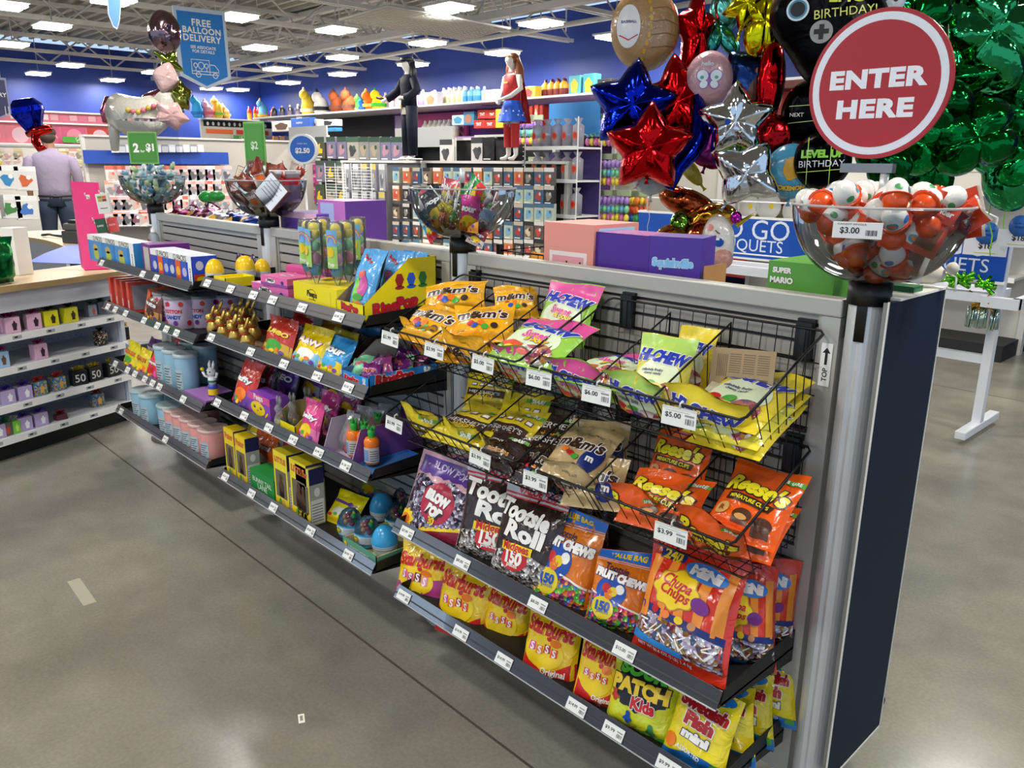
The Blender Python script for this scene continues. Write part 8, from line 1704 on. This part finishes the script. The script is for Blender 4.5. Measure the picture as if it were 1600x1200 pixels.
# --- near row under the mannequins
gondola(-10.05, -8.1, 5.05, 1.6, mat('6a6a6c', .6), 'white framed unit with wire grid sides and dangling clear packs')
gondola(-8.05, -5.5, 5.05, 1.6, BKP, 'white framed black unit of costume pieces under the mannequins', shelves=(.55,))
mb = MB()
for i in range(26): z = .5+.04*i; mb.box(-10.0, -9.45, 4.7, 4.704, z, z+.006, WHITE); mb.box(-9.3, -8.8, 4.7, 4.704, z, z+.006, WHITE)
for x in (-10.0, -9.72, -9.45, -9.3, -9.05, -8.8): mb.box(x-.004, x+.004, 4.7, 4.706, .5, 1.56, WHITE)
solo(mb, 'wire_grid', 'white wire grid panels in front of the clear packs', 'wire grid')
put_packs('Y', 4.8, gridpx(545, 600, 5, (256, 300, 340)), [('9a9aa0', 'c8c8cc', '6a6a74', .14, .36, False, .04, 0), ('b8b8b8', '8a8a8a', '5a5a60', .14, .36, False, .04, 1), ('8a8894', 'c8b86a', 'a8a8b0', .14, .36, False, .04, 2)], 'long clear and silver packet hanging behind the wire grid', 'clear packets behind the wire grid', 1)
put_packs('Y', 4.85, gridpx(622, 862, 16, (262, 290, 318, 346, 374)), [('5a5654', 'e0dcd8', 'c84a3a', .15, .2, False, .04, 0), ('2c2a2c', 'c8c4c0', '8a8478', .15, .2, False, .04, 1), ('b8c4b0', '4a6a8a', '7ab0d0', .15, .2, False, .04, 2), ('c87a4a', 'e8e0d8', 'd84a3a', .15, .2, False, .04, 3), ('3a5a7a', 'c8b8a0', 'a83a3a', .15, .2, False, .04, 4), ('7a6a5a', '2a2a2c', 'd8c8a8', .15, .2, False, .04, 5)], 'mixed costume accessory packet on the black unit under the mannequins', 'accessory packets under the mannequins', 1)
put_packs('Y', 5.85, [(750, 215), (768, 215), (700, 218), (790, 220)], [('d8d4d0', '3a3a3c', '4a4a4c', .28, .34, False, .04, 0), ('1a1a1c', '1a1a1c', '2a2a2c', .24, .3, False, .06, 1)], 'dark costume package behind the mannequin feet', 'dark costume packages')
gondola(-8.1, -6.6, 6.0, 1.95, BKP, 'black backed upper unit between the two mannequins')
# --- shelf rack of clear cylinder bags
t = thing('cup_rack', 'white wire sided rack with three shelves of clear bagged cups', 'shelving', T(-5.72, 5.3, 0)); mb = MB()
for s in (-1, 1):
    [mb.box(.395, .405, -.3, -.29, 0, 2.06, WHITE), mb.box(.395, .405, .09, .1, 0, 2.06, WHITE)] if s > 0 else [mb.box(-.44, -.40, -.3, -.29, .3+.05*i, .31+.05*i, WHITE) for i in range(34)]
mb.box(-.41, -.4, -.3, -.29, 0, 2.06, WHITE); mb.box(-.4, .4, .08, .1, .1, 1.7, mat('4a3a7a', .6)); mb.build('frame', t)
for z in (1.02, 1.4, 1.75): mb = MB(); mb.box(-.4, .4, -.3, .1, z-.02, z, WHITE); mb.box(-.4, .4, -.31, -.3, z-.03, z+.01, WHITE); mb.build('shelf_board', t)
mb = MB(); mb.box(-.38, .38, .06, .08, 1.9, 2.24, mat('2f8ad0', .5)); mb.build('header_board', t)
def cupbag():
    t = thing('cup_bag', '', 'cup bag'); mb = MB(); mb.lathe([(0, 0), (.062, 0), (.065, .22), (.02, .25), (.05, .3), (.0, .29)], mat('e4e0e8', .15, 0, 'clear', haze=.45, hc='d0ccd8'), 12); mb.build('clear_bag', t)
    mb = MB(); A = Art(mb, lambda x, z, o: ((.066+o)*sin(x/.066), -(.066+o)*cos(x/.066), z)); A.ell(0, .12, .035, .045, mat('e0621c', .4), 0, 14); A.ell(0, .12, .024, .03, mat('c8281c', .4), 1, 14); mb.build('orange_label', t); return t
KCU = Kind(cupbag)
for z in (1.02, 1.4, 1.75):
    for i in range(5): KCU.put(T(-6.02+.155*i, 5.1, z, rz=.1*(i % 3)-.1), 'clear bag of cups with an orange oval label on the white rack', 'clear bagged cups on the white rack')
# --- pastel egg strings
def eggs(cs):
    def f():
        t = thing('egg_pack', '', 'egg pack')
        for r_ in range(3):
            mb = MB()
            for i in range(4): mb.ball((-.075+.05*i, -.02, -.09-.075*r_), .026, mat(cs[r_][i % len(cs[r_])], .3), 9, (1, 1, 1.35))
            mb.build('egg_row', t)
        mb = MB(); mb.box(-.1, .1, -.012, 0, -.05, 0, mat('b8c8a0', .4)); mb.build('header_card', t); return t
    return f
KE1 = Kind(eggs([['a884d0'], ['6ab8d8', '7ad0a0'], ['e07ab0', 'f0d84a']])); KE2 = Kind(eggs([['e8d03a', 'e8862a'], ['e0452a', 'e8682a'], ['3a5ac0', '3aa05a']]))
for i, (px, py) in enumerate(gridpx(932, 972, 3, (178, 240, 297, 350))+[(824, 180), (838, 180)]): p = at(px, py, Y=5.5); KE1.put(T(p.x, 5.5, p.z, s=1.25), 'pastel plastic egg pack hanging beside the white rack', 'pastel egg packs')
for i, (px, py) in enumerate([(986, 298), (1003, 298), (838, 245), (838, 290), (838, 330)]): p = at(px, py, Y=5.6); KE2.put(T(p.x, 5.6, p.z, s=1.25), 'bright red yellow and blue egg pack hanging near the pastel ones', 'bright egg packs')
gondola(-5.3, -3.9, 5.6, 2.1, mat('c8c4b8', .6), 'pale pegboard unit of pastel egg packs'); 
gondola(-3.85, -1.2, 6.2, 1.75, mat('d0cdc4', .6), 'white unit of plates and green items behind the balloons', shelves=(1.05, .7, 1.38))
def plate(): mb = MB(); mb.lathe([(0, .0), (.07, .0), (.075, .012), (.105, .02), (.105, .024), (0, .006)], mat('d8d6d0', .4), 24, M=Matrix.Rotation(pi/2, 4, 'X')); A = Art(mb, lambda x, z, o: (x, -.01-o, z), base=.004); A.ell(.02, 0, .02, .02, YEL, 0, 12); return solo(mb, 'party_plate', '', 'plate')
KPL = Kind(plate)
for i, (px, py) in enumerate([(1203, 322), (1170, 322), (1140, 325), (1245, 330)]): p = at(px, py, Y=5.9); KPL.put(T(p.x, 5.9, p.z, s=1.3), 'round pale party plate standing on the shelf behind the stand', 'party plates')
put_packs('Y', 6.1, gridpx(1015, 1260, 14, (280, 305, 330)), [('b8c890', 'e0dcb0', '8aa84a', .17, .16, False, .04, 0), ('c8c0b0', 'e8e4d8', 'c84a4a', .17, .16, False, .04, 1), ('8a5ab8', 'c8a8e0', '6a3a9a', .15, .16, False, .04, 2), ('d8d4cc', 'b8b0a0', '6a9a5a', .17, .16, False, .04, 3)], 'small pale party packet on the shelves behind the silver balloons', 'packets behind the silver balloons', 1)
# --- green section at the right
gondola(-2.6, -.6, 6.9, 1.9, mat('b8bcb4', .6), 'white shelving of green party goods at the right edge', shelves=(.5, .85, 1.2, 1.5), depth=.5)
put_packs('Y', 6.5, gridpx(1405, 1600, 10, (292, 330, 372, 425, 455)), [('2c5a34', '4a8a3a', '8ac84a', .2, .22, False, .1, 0), ('4a4a44', '2a3a2c', '6a6a5a', .2, .24, False, .1, 1), ('1f6a34', 'b8d8a0', '3aa04a', .22, .22, False, .1, 2), ('6a5a4a', '3a6a3a', 'b89a7a', .2, .22, False, .1, 3)], 'green or brown party package on the right hand shelving', 'packages on the right hand shelving', 1)
# --- round price sign
p = at(474, 233, Y=1.2); t = thing('round_price_sign', 'round white sign with a blue face reading $2.50 on a thin pole', 'sign', T(p.x, 1.2, p.z, rz=.75)); mb = MB(); mb.lathe([(0, 0), (.1, 0), (.1, .04), (0, .04)], WHITE, 32, M=T(0, .02, 0, rx=pi/2), smooth=False); A = Art(mb, lambda x, z, o: (x, -.02-o, z), base=.001, step=.001); A.ell(0, 0, .085, .085, mat('2a68c8', .4), 0, 32); A.text('$2.50', 0, -.012, .1, WT, 1, bold=.04); A.text('CANDY BAG', 0, .035, .07, WT, 1); mb.build('disc', t)
mb = MB(); mb.tube([(0, 0, -.08), (0, 0, -p.z+.02)], .008, ALU, 8); mb.lathe([(0, -p.z), (.12, -p.z), (.12, -p.z+.015), (0, -p.z+.02)], ALUD, 20); mb.build('pole', t)
# --- mannequins
def mann(px, Yv, H, lb):
    p = at(px, 247, Y=Yv); z0 = 1.612; t = thing('mannequin', lb, 'mannequin', T(p.x, Yv, z0, rz=-.15, s=H)); return t
SKM = mat('e8e4dc', .3)
def mbody(t, reach):
    mb = MB(); mb.loft([((0, 0, .45), .1, .075, 0), ((0, 0, .56), .078, .062, 0), ((0, 0, .7), .1, .07, 0), ((0, 0, .8), .11, .06, 0), ((0, 0, .83), .035, .035, 0), ((0, 0, .87), .03, .032, 0), ((0, -.005, .89), .045, .05, 0), ((0, -.008, .935), .058, .066, 0), ((0, -.004, .975), .052, .06, 0), ((0, 0, 1.0), .02, .025, 0)], SKM, 18)
    for s in (-1, 1): mb.tube([(s*.055, 0, .47), (s*.06, 0, .27), (s*.065, .01, .05), (s*.07, -.03, .012), (s*.075, -.08, .01)], [.055, .036, .022, .022, .014], SKM, 10)
    for s, pts in reach: mb.tube(pts, [.03, .026, .022, .014, .02, .01], SKM, 10)
    mb.build('body', t)
    mb = MB(); mb.ball((0, -.07, .925), .008, SKM, 6); mb.build('nose', t)
t = mann(641, 4.85, 1.24, 'mannequin in a dark navy police costume with black hair and cap'); NV = mat('0e1222', .7, 0, 'cloth')
mbody(t, [(-1, [(-.12, 0, .79), (-.19, -.04, .68), (-.25, -.1, .62), (-.28, -.14, .6), (-.3, -.15, .59), (-.31, -.16, .58)]), (1, [(.12, 0, .79), (.18, 0, .67), (.12, -.1, .6), (.05, -.12, .61), (.03, -.125, .6), (.02, -.125, .595)])])
mb = MB(); mb.loft([((0, 0, .52), .1, .08, 0), ((0, 0, .62), .095, .075, 0), ((0, 0, .74), .118, .08, 0), ((0, 0, .8), .12, .07, 0), ((0, 0, .84), .045, .045, 0)], NV, 18)
mb.tube([(-.11, 0, .79), (-.18, -.03, .69), (-.23, -.08, .64), (-.26, -.12, .61)], [.045, .045, .042, .04], NV, 12); mb.tube([(.11, 0, .79), (.175, 0, .68), (.15, -.06, .62), (.1, -.1, .605)], [.045, .045, .042, .04], NV, 12); mb.build('shirt', t)
mb = MB()
for s in (-1, 1): mb.tube([(s*.05, 0, .53), (s*.06, 0, .3), (s*.065, 0, .04)], [.068, .056, .05], NV, 12)
mb.build('trousers', t); mb = MB(); mb.box(-.03, .0, -.088, -.08, .5, .54, mat('d8c46a', .3, .8)); mb.box(.1, .103, -.03, .03, .05, .5, mat('c8b040', .5)); mb.build('gold_buckle', t)
mb = MB(); mb.ball((0, .01, .95), .068, mat('141416', .5), 14, (1, 1, .9)); mb.tube([(-.05, .02, .95), (-.07, .02, .85), (-.06, .0, .78)], [.03, .032, .01], mat('141416', .5), 8); mb.tube([(.05, .02, .95), (.08, .02, .85), (.085, .0, .77)], [.03, .036, .012], mat('141416', .5), 8); mb.build('black_hair', t)
mb = MB(); mb.loft([((0, -.01, .96), .065, .07, 0), ((0, -.01, .99), .07, .075, 0), ((0, -.01, 1.01), .04, .04, 0)], mat('1a1c28', .4), 14); mb.box(-.05, .05, -.11, -.06, .955, .965, mat('101014', .2)); mb.build('police_cap', t)
mb = MB(); mb.tube([(-.28, -.13, .605), (-.36, -.19, .63)], .014, BLACK, 8); mb.build('black_baton', t); mb = MB(); mb.lathe([(0, 0), (.13, 0), (.13, .012), (0, .015)], SKM, 20); mb.build('base_plate', t)
t = mann(799, 4.85, 1.13, 'mannequin in a red top, star patterned blue skirt and red boots'); RC = mat('b81e20', .5); HB = mat('8a4a24', .6)
mbody(t, [(-1, [(-.11, 0, .79), (-.16, 0, .66), (-.16, -.06, .55), (-.1, -.1, .54), (-.07, -.11, .54), (-.05, -.11, .54)]), (1, [(.11, 0, .79), (.15, .0, .67), (.1, -.08, .6), (-.02, -.12, .57), (-.05, -.12, .57), (-.07, -.12, .56)])])
mb = MB(); mb.loft([((0, 0, .56), .085, .07, 0), ((0, 0, .7), .108, .078, 0), ((0, 0, .79), .118, .068, 0), ((0, 0, .83), .04, .04, 0)], RC, 18); mb.box(-.04, .04, -.08, -.076, .72, .735, mat('d8b04a', .3, .6)); mb.build('red_top', t)
mb = MB(); n = 40; vs = [(r*(1+.06*cos(j*2*pi*8/n)*(i > 0))*cos(2*pi*j/n), r*.8*(1+.06*cos(j*2*pi*8/n)*(i > 0))*sin(2*pi*j/n), z) for i, (r, z) in enumerate(((.085, .565), (.12, .47), (.16, .365))) for j in range(n)]
mb.add(vs, [(i*n+j, i*n+(j+1) % n, (i+1)*n+(j+1) % n, (i+1)*n+j) for i in range(2) for j in range(n)], mat('1f5ad0', .5), True)
for i in range(14): a = i*2.4; k = .125+.002*i; z = .46-.006*(i % 5)*2; mb.ball((k*cos(a), k*.82*sin(a), z), .009, WHITE, 5)
mb.build('star_skirt', t); mb = MB()
for s in (-1, 1): mb.lathe([(.04, .12), (.046, .34), (.05, .345)], RC, 12, M=T(s*.063, 0, 0))
mb.build('red_boots', t); mb = MB(); mb.grid(lambda u, v: V((.02+(u-.5)*(.1+.12*(1-v)), .085+.03*sin(u*9)*(1-v)+.05*(1-v), .35+.46*v)), 10, 10, RC); mb.build('red_cape', t)
mb = MB(); mb.ball((0, .012, .945), .07, HB, 14, (1, 1, .95)); mb.tube([(.05, .02, .95), (.085, .03, .85), (.1, .03, .74), (.08, .02, .66)], [.03, .042, .036, .01], HB, 8); mb.tube([(-.05, .02, .95), (-.08, .02, .86), (-.085, .01, .78)], [.03, .034, .012], HB, 8); mb.build('auburn_hair', t)
mb = MB(); mb.tube([(-.06, -.03, .965), (-.03, -.066, .97), (.03, -.066, .97), (.06, -.03, .965)], .006, mat('d8b03a', .3, .8), 6); mb.build('gold_headband', t)
